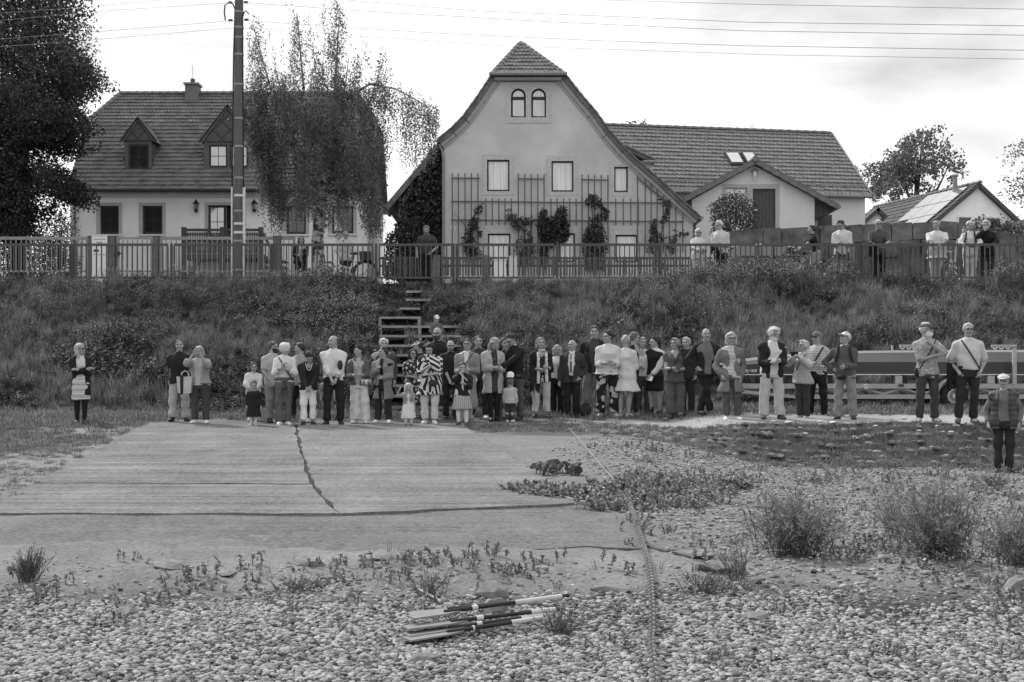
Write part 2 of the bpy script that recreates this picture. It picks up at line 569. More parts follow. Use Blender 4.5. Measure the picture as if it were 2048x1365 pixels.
# ================================================================ loose stones
def rock_mesh(name, s, seed, flat=.6, n=26):
	import bmesh
	rr = random.Random(seed)
	bm = bmesh.new()
	for _ in range(n):
		p = Vector((rr.gauss(0, 1), rr.gauss(0, 1), rr.gauss(0, 1))).normalized() * rr.uniform(.8, 1.0)
		bm.verts.new((p.x * s[0], p.y * s[1], p.z * s[2]))
	bmesh.ops.convex_hull(bm, input=bm.verts)
	bmesh.ops.delete(bm, geom=[v for v in bm.verts if not v.link_faces], context='VERTS')
	me = bpy.data.meshes.new(name); bm.to_mesh(me); bm.free()
	return me
def pebble_mesh(seed):
	rr = random.Random(seed)
	mb = MB().ell((0, 0, 0), (1, rr.uniform(.62, .9), rr.uniform(.36, .58)), 9, 6)
	a = [rr.uniform(-1, 1) for _ in range(6)]
	v = []
	for x, y, z in mb.v:
		q = 1 + .10 * math.sin(2.3 * x + a[0] * 3) + .10 * math.sin(2.9 * y + a[1] * 3) + .09 * math.sin(3.5 * z + 2 * x + a[2] * 3)
		v.append((x * q, y * q, z * q))
	me = new_mesh('pebble', v, mb.f); smooth(me)
	return me
def obj_mat(name, lo, hi, bump=.15):
	"""value differs from object to object (and instance to instance), with speckle"""
	m = bpy.data.materials.new(name); m.use_nodes = True
	nt = m.node_tree; b = nt.nodes['Principled BSDF']; b.inputs['Roughness'].default_value = .8; b.inputs['Specular IOR Level'].default_value = .25
	oi = nt.nodes.new('ShaderNodeObjectInfo')
	mr = nt.nodes.new('ShaderNodeMapRange'); mr.inputs['To Min'].default_value = lo; mr.inputs['To Max'].default_value = hi
	nt.links.new(oi.outputs['Random'], mr.inputs['Value'])
	tc = nt.nodes.new('ShaderNodeTexCoord'); no = nt.nodes.new('ShaderNodeTexNoise'); no.inputs['Scale'].default_value = 3.5; no.inputs['Detail'].default_value = 5
	nt.links.new(tc.outputs['Object'], no.inputs['Vector'])
	m2 = nt.nodes.new('ShaderNodeMapRange'); m2.inputs['From Min'].default_value = .3; m2.inputs['From Max'].default_value = .7; m2.inputs['To Min'].default_value = .6; m2.inputs['To Max'].default_value = 1.4
	nt.links.new(no.outputs['Fac'], m2.inputs['Value'])
	mu = nt.nodes.new('ShaderNodeMath'); mu.operation = 'MULTIPLY'
	nt.links.new(mr.outputs[0], mu.inputs[0]); nt.links.new(m2.outputs[0], mu.inputs[1]); nt.links.new(mu.outputs[0], b.inputs['Base Color'])
	return m
m_moss = obj_mat('mossy_stone', .07, .26)
m_peb = obj_mat('river_stone', .05, .40)
PEBS = [pebble_mesh(40 + i) for i in range(7)]
MOSSY = [rock_mesh('set_stone', (1, .8, .55), 80 + k_, n=40) for k_ in range(5)]
for me in MOSSY:
	me.materials.append(m_moss)
for me in PEBS:
	me.materials.append(m_peb)

# geometry-nodes scatter for uncountable ground cover and stones
def scatter(name, pts, rot, scl, idx, meshes, parent=None):
	v = np.asarray(pts, np.float32)
	me = bpy.data.meshes.new(name); me.vertices.add(len(v)); me.vertices.foreach_set('co', v.ravel())
	a = me.attributes.new('rot', 'FLOAT_VECTOR', 'POINT'); a.data.foreach_set('vector', np.asarray(rot, np.float32).ravel())
	a = me.attributes.new('scl', 'FLOAT_VECTOR', 'POINT'); a.data.foreach_set('vector', np.asarray(scl, np.float32).ravel())
	a = me.attributes.new('idx', 'INT', 'POINT'); a.data.foreach_set('value', np.asarray(idx, np.int32).ravel())
	o = put(name, me, None, parent)
	ng = bpy.data.node_groups.new(name, 'GeometryNodeTree')
	ng.interface.new_socket('Geometry', in_out='INPUT', socket_type='NodeSocketGeometry')
	ng.interface.new_socket('Geometry', in_out='OUTPUT', socket_type='NodeSocketGeometry')
	N = ng.nodes.new
	gi, go = N('NodeGroupInput'), N('NodeGroupOutput')
	mp = N('GeometryNodeMeshToPoints'); ip = N('GeometryNodeInstanceOnPoints')
	ci = N('GeometryNodeCollectionInfo'); ci.inputs['Separate Children'].default_value = True; ci.inputs['Reset Children'].default_value = True
	cc = bpy.data.collections.new(name + '_kinds')
	for i, q in enumerate(meshes):
		cc.objects.link(bpy.data.objects.new('%s_kind_%02d' % (name, i), q))
	ci.inputs['Collection'].default_value = cc
	def na(nm, ty):
		n = N('GeometryNodeInputNamedAttribute'); n.data_type = ty; n.inputs['Name'].default_value = nm
		return n.outputs['Attribute']
	er = N('FunctionNodeEulerToRotation')
	k = ng.links.new
	k(gi.outputs[0], mp.inputs['Mesh']); k(mp.outputs[0], ip.inputs['Points']); k(ci.outputs[0], ip.inputs['Instance'])
	ip.inputs['Pick Instance'].default_value = True
	k(na('idx', 'INT'), ip.inputs['Instance Index'])
	k(na('rot', 'FLOAT_VECTOR'), er.inputs[0]); k(er.outputs[0], ip.inputs['Rotation'])
	k(na('scl', 'FLOAT_VECTOR'), ip.inputs['Scale'])
	k(ip.outputs[0], go.inputs[0])
	md = o.modifiers.new('scatter', 'NODES'); md.node_group = ng
	o['kind'] = 'stuff'
	return o
def inframe(x, d, z=None, m=60):
	px = CX + x * F / d
	return (px > -m) & (px < 2048 + m)

def pebble_points(n, dlo, dhi, xlo, xhi, mask, rlo, rhi):
	d = np.sqrt(RNG.uniform(dlo ** 2, dhi ** 2, n)); x = RNG.uniform(xlo, xhi, n) * d / dhi if xlo is not None else (RNG.uniform(-60, 2110, n) - CX) * d / F
	keep = mask(x, d)
	x, d = x[keep], d[keep]
	r = RNG.uniform(0, 1, len(x)) ** 2.2 * (rhi - rlo) + rlo
	return x, d, r
ramp_l0 = lambda d: -7.3 + (29 - d) * .123
pn = lambda x, d: vnoise(x, d, .9, 21) + .5 * vnoise(x, d, 2.5, 22)
# near bed: dense
x1, d1, r1 = pebble_points(84000, 7.9, 12.6, None, None, lambda x, d: RNG.uniform(0, 1, len(x)) < np.clip((11.7 - d + 1.4 * pn(x, d) - .45 * np.exp(-((x - .3) / 1.1) ** 2)) * .9, 0.02, 1), .008, .034)
# beach on the right: smaller
def m2(x, d):
	px = CX + x * F / d
	right = 1150 + (1.0 - ss(12, 17, d)) * 260
	p = ss(-40, 120, px - right + 120 * pn(x, d)) * (1 - ss(-3.1, -2.5, d - d_edge(x)))
	return RNG.uniform(0, 1, len(x)) < p * .75
x2, d2, r2 = pebble_points(64000, 11, 26.5, None, None, m2, .010, .038)
# thin scatter over dirt patch and left grass margin
def m3(x, d):
	px = CX + x * F / d
	return (RNG.uniform(0, 1, len(x)) < .55 * np.clip(.35 + pn(x, d), .05, 1)) & ((d < 13.2) | (x < -7.5))
x3, d3, r3 = pebble_points(22000, 10, 24, None, None, m3, .008, .022)
# grit lying on the slabs
x4, d4, r4 = pebble_points(5200, 13.2, 28.8, None, None, lambda x, d: (x > ramp_l0(d)) & (x < -1 + (29 - d) * .15) & (RNG.uniform(0, 1, len(x)) < np.clip(.25 + pn(x, d), .02, .7) * (.35 + .65 * (d < 16))), .004, .012)
xs, ds, rs = np.concatenate([x1, x2, x3]), np.concatenate([d1, d2, d3]), np.concatenate([r1, r2, r3])
zs = ground(xs, ds) + rs * .12
# the 300 that show largest stand as single stones
size = rs / ds
vis = (ds > 8.55) & inframe(xs, ds, m=-6)
order = np.argsort(-size * vis)
big, rest = order[:300], order[300:]
rot = np.stack([RNG.normal(0, .25, len(xs)), RNG.normal(0, .25, len(xs)), RNG.uniform(0, 6.28, len(xs))], -1)
scl = rs[:, None] * np.array([1.0, 1.0, 1.0])
ii = RNG.integers(0, len(PEBS), len(xs))
scatter('slab_grit', np.stack([x4, d4, .043 * (d4 - 29) + .02 + r4 * .2], -1), np.stack([r4 * 0, r4 * 0, r4 * 9e3], -1), np.repeat(r4[:, None], 3, 1), RNG.integers(0, 7, len(x4)), PEBS)
scatter('gravel', np.stack([xs, ds, zs], -1)[rest], rot[rest], scl[rest], ii[rest], PEBS)
for i in big:
	o = put('pebble', PEBS[ii[i]], M=Matrix.LocRotScale(Vector((xs[i], ds[i], zs[i])), Vector(rot[i]).xyz and __import__('mathutils').Euler(rot[i]), Vector(scl[i])))
	tag(o, 'smooth grey river pebble among the larger stones of the beach', 'pebble', 'large pebbles on the beach')

# angular rocks and broken concrete on the shore
m_rock = mat('broken_rock', .18, .9, .3, 9, .5, 30)
for (px, py, s, lab, sd) in [
	(985, 1196, (.17, .14, .11), 'dark angular rock just behind the bundle of paddles', 1),
	(990, 1222, (.15, .13, .10), 'flat broken stone leaning below the angular rock by the paddles', 2),
	(335, 1140, (.28, .16, .05), 'low wedge of broken concrete on the sand at left', 3),
	(620, 1137, (.26, .14, .045), 'thin flat stone slab on the sand below the slipway centre', 4),
	(770, 1128, (.28, .12, .035), 'long broken concrete lump below the slipway', 5),
	(250, 1222, (.13, .10, .06), 'brown grey rock lying where the pebbles begin at left', 6),
	(455, 1155, (.16, .1, .03), 'small flat shard of stone half sunk in sand', 7),
	(1385, 1122, (.26, .13, .05), 'cracked concrete lump right of the chain', 8),
	(1440, 1150, (.25, .16, .08), 'rounded boulder half buried near the willow bush', 9),
	(850, 1325, (.17, .11, .05), 'weathered boulder half buried in pebbles below the paddle blades', 10),
	(2035, 1190, (.14, .12, .1), 'pale boulder at the edge of the beach under the bushes', 11),
	(1510, 1238, (.13, .1, .05), 'dull flat boulder among the pebbles at lower right', 12),
	(1225, 1188, (.19, .13, .05), 'grey rock on the bare sand left of the chain', 13)]:
	d = hit(px, py)
	x = X(px, d)
	o = put('rock', rock_mesh('rock', s, sd), m_rock, M=T(x, d, float(ground(x, d)) + s[2] * .25) @ RZ(sd * .7))
	tag(o, lab, 'rock', 'rocks on the shore')
# pale stones on the edge of the embankment
m_edge = mat('lichen_stone', .48, .9, .35, 14, .5, 50)
edge = [(1520, 850, 22, 'between'), (1548, 853, 20, ''), (1578, 852, 34, ''), (1600, 858, 14, ''), (1640, 856, 22, ''), (1667, 853, 26, ''), (1610, 870, 18, ''), (1752, 858, 20, ''), (1783, 864, 18, ''), (1808, 853, 22, ''), (1838, 866, 20, ''), (1874, 858, 16, ''), (1884, 868, 18, ''), (1912, 857, 24, ''), (1938, 859, 26, ''), (1903, 868, 22, ''), (1395, 845, 16, ''), (1330, 843, 14, ''), (1460, 848, 14, '')]
for i, (px, py, w, _) in enumerate(edge):
	d = hit(px, py); x = X(px, d); s = w / 2 * d / F * 1.0
	o = put('stone', rock_mesh('stone', (s * .72, s * .6, s * .28), 60 + i), m_edge, M=T(x, d, float(ground(x, d)) + .05 + s * .1) @ RZ(i))
	tag(o, 'pale lichen covered stone set in the grass edge of the path', 'stone', 'pale stones along the path edge')
# ================================================================ buildings
from mathutils.geometry import delaunay_2d_cdt
m_plaster = mat('pale_plaster', .84, .9, .07, 1.2, .25, 60)
m_plaster2 = mat('white_plaster', .66, .9, .05, 1.0, .2, 60)
m_plaster3 = mat('grey_plaster', .57, .9, .13, .8, .35, 55)
m_stone = mat('window_stone', .52, .9, .16, 9, .4, 50)
m_trim = mat('grey_trim', .43, .8, .06, 5)
m_tile = mat('clay_tile', .15, .9, .35, 2.2, .3, 30)
m_tile2 = mat('interlocking_tile', .20, .85, .2, 3, .2, 30)
m_tile3 = mat('dark_roof_tile', .085, .9, .2, 3, .2, 30)
m_ridge = mat('ridge_tile_clay', .16, .85, .35, 5, .2, 30)
m_slate = mat('slate', .10, .7, .2, 6, .1, 30, pat='scale', v2=.05, k=9.0)
m_wood = mat('dark_wood', .075, .7, .25, 4, .2, 40, stretch=(6, 1, .6))
m_wood2 = mat('grey_weathered_wood', .16, .85, .3, 5, .2, 40)
m_frame = mat('brown_window_frame', .045, .55, .2, 8)
m_metal = mat('zinc', .22, .5, .2, 5, spec=.5)
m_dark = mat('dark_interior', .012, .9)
m_curtain = mat('window_blind', .74, .6, .05, 2.0)
m_curtain2 = mat('window_blind_grey', .5, .5, .12, 1.5)
m_black = mat('black_iron', .02, .5, .1, 5)
m_white = mat('white_paint', .75, .6, .04, 6)
def glass(name, v, gl=.5):
	"""double glazing: dark room behind, mirror-like sheen"""
	key = ('glass', name)
	if key in MATS: return MATS[key]
	m = bpy.data.materials.new(name); m.use_nodes = True
	nt = m.node_tree; b = nt.nodes['Principled BSDF']
	b.inputs['Base Color'].default_value = (v, v, v, 1); b.inputs['Roughness'].default_value = .3
	if v > .15:      # vertical bands paint the light and dark of curtain folds into the colour
		tc = nt.nodes.new('ShaderNodeTexCoord'); mp = nt.nodes.new('ShaderNodeMapping'); mp.inputs['Scale'].default_value = (7, 1, .5)
		no = nt.nodes.new('ShaderNodeTexNoise'); no.inputs['Scale'].default_value = 1.6; no.inputs['Detail'].default_value = 3
		mr = nt.nodes.new('ShaderNodeMapRange'); mr.inputs['From Min'].default_value = .3; mr.inputs['From Max'].default_value = .7; mr.inputs['To Min'].default_value = v * .62; mr.inputs['To Max'].default_value = v * 1.1
		for a_, c_ in ((tc.outputs['Object'], mp.inputs[0]), (mp.outputs[0], no.inputs[0]), (no.outputs[0], mr.inputs[0]), (mr.outputs[0], b.inputs['Base Color'])): nt.links.new(a_, c_)
	g = nt.nodes.new('ShaderNodeBsdfGlossy'); g.inputs['Roughness'].default_value = .03
	g.inputs['Color'].default_value = (.9, .9, .9, 1)
	ms = nt.nodes.new('ShaderNodeMixShader'); ms.inputs[0].default_value = gl
	nt.links.new(b.outputs[0], ms.inputs[1]); nt.links.new(g.outputs[0], ms.inputs[2])
	nt.links.new(ms.outputs[0], nt.nodes['Material Output'].inputs['Surface'])
	MATS[key] = m
	return m
g_dark = glass('dark_glass', .012, .05)
g_mid = glass('sky_glass', .10, .30)
g_light = glass('blind_behind_glass', .66, .16)
g_grey = glass('pale_grey_glass', .22, .3)  # grey base colour paints in the sky reflected by dormer and end panes

def facade(name, outline, holes, y, reveal, m, parent):
	pts, edges, k = [], [], 0
	for loop in [outline] + holes:
		n = len(loop)
		for i in range(n):
			edges.append((k + i, k + (i + 1) % n))
		pts += [Vector(p) for p in loop]; k += n
	r = delaunay_2d_cdt(pts, edges, [], 1, 1e-6)
	vs, fs = r[0], r[2]
	def inside(p, loop):
		c = False; n = len(loop)
		for i in range(n):
			x1, z1 = loop[i]; x2, z2 = loop[(i + 1) % n]
			if (z1 > p[1]) != (z2 > p[1]) and p[0] < (x2 - x1) * (p[1] - z1) / (z2 - z1) + x1:
				c = not c
		return c
	mb = MB()
	mb.v = [(p.x, y, p.y) for p in vs]
	for f in fs:
		cx = sum(vs[i].x for i in f) / 3; cz = sum(vs[i].y for i in f) / 3
		if inside((cx, cz), outline) and not any(inside((cx, cz), h) for h in holes):
			a = (vs[f[1]] - vs[f[0]]).cross(vs[f[2]] - vs[f[0]])
			mb.f.append(tuple(f) if a > 0 else tuple(reversed(f)))
	for h in holes:
		n = len(h)
		for i in range(n):
			(x1, z1), (x2, z2) = h[i], h[(i + 1) % n]
			mb.poly([(x1, y, z1), (x2, y, z2), (x2, y + reveal, z2), (x1, y + reveal, z1)])
	return mb.put(name, m, parent)
def pxbox(b, d):
	return X(b[0], d), X(b[2], d), Zp(b[3], d), Zp(b[1], d)     # x0 x1 z0 z1
def rect(b, d):
	x0, x1, z0, z1 = pxbox(b, d)
	return [(x0, z0), (x1, z0), (x1, z1), (x0, z1)]
def window(par, b, d, rec=.13, fw=.06, nx=1, ny=1, gl=None, mf=None, cas=1):
	x0, x1, z0, z1 = pxbox(b, d)
	mf = mf or m_frame
	mb = MB(); y = d + rec
	mb.box(x0 + .002, x0 + fw, y - .04, y + .04, z0 + .002, z1 - .002); mb.box(x1 - fw, x1 - .002, y - .04, y + .04, z0 + .002, z1 - .002)
	mb.box(x0 + fw, x1 - fw, y - .04, y + .04, z0 + .002, z0 + fw * 1.3); mb.box(x0 + fw, x1 - fw, y - .04, y + .04, z1 - fw, z1 - .002)
	w = (x1 - x0) / cas
	for c in range(1, cas):
		mb.box(x0 + w * c - fw * .7, x0 + w * c + fw * .7, y - .045, y + .03, z0 + fw * 1.3, z1 - fw)
	o = mb.put('window', mf, par)
	if nx == 1 and cas == 1:
		MB().box(x0 + fw + .03, x0 + fw + .045, y - .02, y - .013, z0 + fw * 1.3, z1 - fw).box(x1 - fw - .07, x1 - fw - .03, y - .02, y - .013, z0 + fw * 1.3, z1 - fw).put('inner_sash', m_white, o)
	for c in range(cas):
		a0, a1 = x0 + w * c + fw, x0 + w * (c + 1) - fw
		for i in range(nx):
			for j in range(ny):
				g = .012
				p0, p1 = a0 + (a1 - a0) * i / nx, a0 + (a1 - a0) * (i + 1) / nx
				q0, q1 = z0 + fw * 1.3 + (z1 - z0 - 2.3 * fw) * j / ny, z0 + fw * 1.3 + (z1 - z0 - 2.3 * fw) * (j + 1) / ny
				MB().box(p0 + g * (i > 0), p1 - g * (i < nx - 1), y - .012, y + .004, q0 + g * (j > 0), q1 - g * (j < ny - 1)).put('pane', gl or g_dark, o)
		if nx > 1:
			MB().box((a0 + a1) / 2 - g, (a0 + a1) / 2 + g, y - .022, y + .01, z0 + fw * 1.3, z1 - fw).put('glazing_bar', mf, o)
		for j in range(1, ny):
			zz = z0 + fw * 1.3 + (z1 - z0 - 2.3 * fw) * j / ny
			MB().box(a0, a1, y - .026, y + .008, zz - g, zz + g).put('glazing_bar', mf, o)
	return o
def surround(par, outer, inner, d, m, proud=.03, name='window_surround'):
	X0, X1, Z0, Z1 = pxbox(outer, d); x0, x1, z0, z1 = pxbox(inner, d)
	mb = MB(); y0, y1 = d - proud, d + .02
	mb.box(X0, x0, y0, y1, Z0, Z1); mb.box(x1, X1, y0, y1, Z0, Z1)
	mb.box(x0, x1, y0, y1, z1, Z1); 
	if Z0 < z0 - .01: mb.box(x0, x1, y0, y1, Z0, z0)
	return mb.put(name, m, par)
def tiles(par, S, rows, cols, m, th=.035, tail=True, skip=None, jit=.012, name='roof_tiles', vgrow=1.12, wave=0):
	"""rows of overlapping tiles on a surface S(u, v); one joined part"""
	rr = random.Random(rows * 31 + cols)
	V, Fc = [], []
	e = 1e-3
	prof = [(0, .22), (.14, .06), (.5, 0.0), (.86, .06), (1, .22)] if tail else [(0, .0), (.25, 0), (.5, 0), (.75, 0), (1, 0)]
	for r in range(rows):
		v0, v1 = r / rows, min((r + vgrow) / rows, 1.0)
		off = .5 if (r % 2 and tail) else 0
		for c in range(-1, cols + 1):
			u0, u1 = (c + off) / cols, (c + 1 + off) / cols
			if u1 <= 0 or u0 >= 1: continue
			u0, u1 = max(u0, 0), min(u1, 1)
			if skip and skip((u0 + u1) / 2, (v0 + v1) / 2): continue
			p = Vector(S((u0 + u1) / 2, (v0 + v1) / 2))
			du = Vector(S(min((u0 + u1) / 2 + e, 1), (v0 + v1) / 2)) - p; dv = Vector(S((u0 + u1) / 2, (v0 + v1) / 2 + e)) - p
			nrm = du.cross(dv).normalized()
			lift = th * rr.uniform(.75, 1.25)
			g = (u1 - u0) * .025
			dj = rr.uniform(-jit, jit) / rows * 4
			b = len(V)
			up = [Vector(S(u0 + g, v1)) + nrm * .006, Vector(S(u1 - g, v1)) + nrm * .006]
			low = []
			for (t, q) in prof:
				uu = u0 + g + (u1 - u0 - 2 * g) * t
				h = lift + (wave * math.cos(2 * math.pi * t) if wave else 0)
				low.append(Vector(S(uu, v0 + dj + (v1 - v0) * q)) + nrm * h)
			lo2 = [q - nrm * (th * .95) for q in low]
			V += [tuple(q) for q in up + low + lo2]
			if wave:
				V += [tuple(Vector(S(u0 + g + (u1 - u0 - 2 * g) * t, v1)) + nrm * (.006 + wave * math.cos(2 * math.pi * t))) for t in (.25, .5, .75)]
				top = [b, b + 12, b + 13, b + 14, b + 1]
				for i in range(4):
					Fc.append((b + 2 + i, b + 3 + i, top[i + 1], top[i]))
			else:
				Fc.append((b, b + 2, b + 3, b + 4, b + 5, b + 6, b + 1))
			for i in range(4):
				Fc.append((b + 2 + i, b + 7 + i, b + 8 + i, b + 3 + i))
	o = put(name, new_mesh(name, V, Fc), m, par)
	o['kind'] = 'stuff'
	return o
def row_tiles(par, name, pts, r, m, n_each, sag=.5, base=None):
	"""half-round ridge/hip tiles as single pieces along a polyline"""
	pts = [Vector(p) for p in pts]
	for i in range(len(pts) - 1):
		a, b = pts[i], pts[i + 1]
		L_ = (b - a).length; k = n_each
		q = (b - a).normalized().to_track_quat('X', 'Z').to_matrix().to_4x4()
		me = None
		for j in range(k):
			M_ = T(*a.lerp(b, (j + .5) / k)) @ q
			if me is None:
				mb = MB(); l = L_ / k
				for s_ in range(7):
					an = math.pi * s_ / 6
					for xx, rr_ in ((-l * .54, r * 1.12), (l * .5, r * .92)):
						mb.v.append((xx, math.cos(an) * rr_, math.sin(an) * rr_ - r * sag))
				for s_ in range(6):
					mb.f.append((2 * s_, 2 * s_ + 1, 2 * s_ + 3, 2 * s_ + 2))
				mb.f.append(tuple(range(0, 14, 2)))
				o = mb.put(name, m, par, M_); me = o
			else:
				copy_piece(me, par, M_)

# ---------------------------------------------------------------- left house with steep tiled roof and dormers
D1 = 58.9
lh = thing('house', 'wide house with steep tiled half-hipped roof, slate dormers and wooden veranda behind the birch', 'house', (X(450, D1), D1, 4.4))
holes = [(200, 412, 238, 469), (285, 412, 325, 469), (416, 411, 470, 506), (573, 412, 612, 469), (664, 412, 707, 468)]
facade('wall', [(X(150, D1), 3.6), (X(735, D1), 3.6), (X(735, D1), 8.75), (X(150, D1), 8.75)], [rect(h, D1) for h in holes], D1, .2, m_plaster, lh)
MB().box(X(150, D1) + .01, X(735, D1) - .01, D1 + .21, 66.2, 3.6, 8.7).put('side_wall', m_plaster, lh)
MB().box(X(136, D1), X(149.5, D1), D1 + .3, D1 + 6, 3.6, Zp(400, D1)).put('annex_wall', m_plaster3, lh)
for i, h in enumerate(holes):
	if i != 2:
		surround(lh, (h[0] - 7, h[1] - 6, h[2] + 6, h[3] + 1), h, D1, m_trim)
		x0, x1, z0, z1 = pxbox(h, D1)
		MB().box(x0 - .17, x1 + .14, D1 - .09, D1 + .1, z0 - .07, z0 - .004).put('window_sill', m_white, lh)
		window(lh, h, D1, .12, .085, 2, 2, g_grey if i == 4 else g_dark)
surround(lh, (410, 405, 492, 506), (416, 411, 470, 506), D1, m_trim, name='door_surround')
window(lh, (416, 411, 451, 506), D1, .12, .09, 2, 3, g_mid)
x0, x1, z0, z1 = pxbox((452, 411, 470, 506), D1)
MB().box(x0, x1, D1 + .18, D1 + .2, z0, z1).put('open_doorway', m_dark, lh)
x0, x1 = X(150, D1), X(735, D1)
MB().box(x0 - .03, x1 + .03, D1 - .10, D1 - .002, Zp(395.5, D1), Zp(388, D1)).box(x0 - .05, x1 + .05, D1 - .16, D1 - .002, Zp(388, D1) + .002, 8.62).put('cornice', m_plaster2, lh)
MB().tube([(x0 - .25, 58.35, 8.6), (x1 + .25, 58.35, 8.6)], .085, 8).put('gutter', m_frame, lh)
MB().tube([(x0 + .02, 58.4, 8.55), (x0 + .02, 58.8, 8.2), (x0 + .02, 58.82, 3.9)], .05, 6).put('downpipe', m_metal, lh)
xl, xr = -18.25, X(742, 58.4)
prof1 = [(58.3, 8.6), (60.97, 11.85), (62.5, 13.37)]
def S1(u, v):
	t = v * 4.2 + 0
	L1 = 4.206; L2 = 2.156; s = v * (L1 + L2)
	if s <= L1: q = s / L1; d, z = 58.3 + (60.97 - 58.3) * q, 8.6 + 3.25 * q
	else: q = (s - L1) / L2; d, z = 60.97 + 1.53 * q, 11.85 + 1.52 * q
	return (xl + (xr - xl) * u, d, z)
hipw = (X(240, 62.5) - xl) / (xr - xl)
v_h = 4.206 / 6.362
def skip1(u, v):
	if v > v_h:
		q = (v - v_h) / (1 - v_h) * hipw
		if u < q or u > 1 - q: return True
	p = S1(u, v); px = CX + p[0] * F / p[1]; py = HZ - (p[2] - CAMZ) * F / p[1]
	return (250 < px < 304 and 262 < py < 343) or (408 < px < 505 and 262 < py < 343)
tiles(lh, S1, 26, 78, m_tile, .05, skip=skip1)
xh0, xh1 = xl + (xr - xl) * hipw, xr - (xr - xl) * hipw
rb = MB()
A = [(xl, 58.3, 8.6), (xr, 58.3, 8.6), (xr, 60.97, 11.85), (xl, 60.97, 11.85)]
B = [(xl, 60.97, 11.85), (xr, 60.97, 11.85), (xh1, 62.5, 13.37), (xh0, 62.5, 13.37)]
rb.slab(A, .12).slab(B, .12)
rb.slab([(xr, 66.7, 8.6), (xl, 66.7, 8.6), (xl, 64.03, 11.85), (xr, 64.03, 11.85)], .12).slab([(xr, 64.03, 11.85), (xl, 64.03, 11.85), (xh0, 62.5, 13.37), (xh1, 62.5, 13.37)], .12)
rb.poly([(xl, 60.97, 11.85), (xh0, 62.5, 13.37), (xl, 64.03, 11.85)]).poly([(xr, 60.97, 11.85), (xr, 64.03, 11.85), (xh1, 62.5, 13.37)])
rb.poly([(xl + .3, 58.6, 8.6), (xl + .3, 61, 11.8), (xl + .3, 64, 11.8), (xl + .3, 66.5, 8.6)])
rb.poly([(xr - .3, 58.6, 8.6), (xr - .3, 66.5, 8.6), (xr - .3, 64, 11.8), (xr - .3, 61, 11.8)])
roof1 = rb.put('roof', m_tile, lh)
row_tiles(lh, 'ridge_tile', [(xh0, 62.5, 13.42), (xh1, 62.5, 13.42)], .13, m_ridge, 30)
row_tiles(lh, 'hip_tile', [(xl, 60.97, 11.9), (xh0, 62.5, 13.42)], .12, m_ridge, 8)
row_tiles(lh, 'hip_tile', [(xr, 60.97, 11.9), (xh1, 62.5, 13.42)], .12, m_ridge, 8)
cx0, cx1, cz0, cz1 = pxbox((373, 172, 398, 196), 62.3)
ch = MB().box(cx0, cx1, 62.0, 62.7, cz0 - .3, cz1).put('chimney', mat('chimney_brick', .17, .9, .3, 12, .3, 30), lh)
MB().box(cx0 - .06, cx1 + .06, 61.92, 62.78, cz1, cz1 + .08).put('chimney_cap', m_metal, ch)
MB().tube([((cx0 + cx1) / 2, 62.3, cz1 + .08), ((cx0 + cx1) / 2, 62.3, cz1 + .3)], .1, 8).put('chimney_pot', m_tile3, ch)
MB().tube([((cx0 + cx1) / 2 - .02, 62.3, cz1 + .3), ((cx0 + cx1) / 2 - .02, 62.3, cz1 + .9)], .012, 4).put('antenna_rod', m_metal, ch)
def dormer(xa, xb, apx, apy, by, wins, y0=345, ga=(0, 0), nx=2, gl=None, cas=1):
	d = 59.05
	ax0, ax1, zz0, zz1 = pxbox((xa, by, xb, y0), d)
	ap = (X(apx, d), Zp(apy, d))
	holes = [rect(w, d) for w in wins]
	facade('dormer_wall', [(ax0, zz0), (ax1, zz0), (ax1, zz1), (ax0, zz1)], holes, d, .12, m_trimd, lh)
	MB().box(ax0, ax1, d + .13, 61.0, zz0 + .2, zz1 + .1).put('dormer_cheeks', m_slate, lh)
	gl0, gl1 = X(ga[0], d), X(ga[1], d)
	MB().prism([(gl0, zz1), (gl1, zz1), ap], d - .06, d + .1).put('slate_gable', m_slate, lh)
	for s_, e in ((-1, gl0), (1, gl1)):
		q = [(e, d - .12, zz1 - .02), (ap[0], d - .12, ap[1] + .03), (ap[0], 62.0, ap[1] + .03), (e, 61.6, zz1 - .02)]
		if s_ > 0: q = q[::-1]
		Sd = (lambda u, v, e=e: (e + (ap[0] - e) * v, d - .14 + (61.8 - d) * u, zz1 - .02 + (ap[1] + .05 - zz1) * v)) if s_ < 0 else (lambda u, v, e=e: (e + (ap[0] - e) * v, 61.8 - (61.8 - d + .14) * u, zz1 - .02 + (ap[1] + .05 - zz1) * v))
		MB().slab(q, .07).put('dormer_roof', m_tile, lh)
	MB().tube([(gl0 - .05, d - .13, zz1 - .03), (ap[0], d - .13, ap[1] + .05), (gl1 + .05, d - .13, zz1 - .03)], .05, 5).put('verge_trim', m_frame, lh)
	MB().box(ax0 - .08, ax1 + .08, d - .12, d + .02, zz0 - .1, zz0 + .02).put('apron', m_metal, lh)
	for w in wins:
		window(lh, w, d, .06, .075, 2, 2, gl)
m_trimd = mat('dormer_timber', .12, .8, .15, 5)
dormer(250, 304, 277, 238, 282, [(257, 289, 298, 340)], ga=(245, 312), gl=g_dark)
dormer(408, 505, 456, 213, 284, [(418, 290, 455, 336), (459, 290, 496, 336)], ga=(402, 511), gl=g_grey)
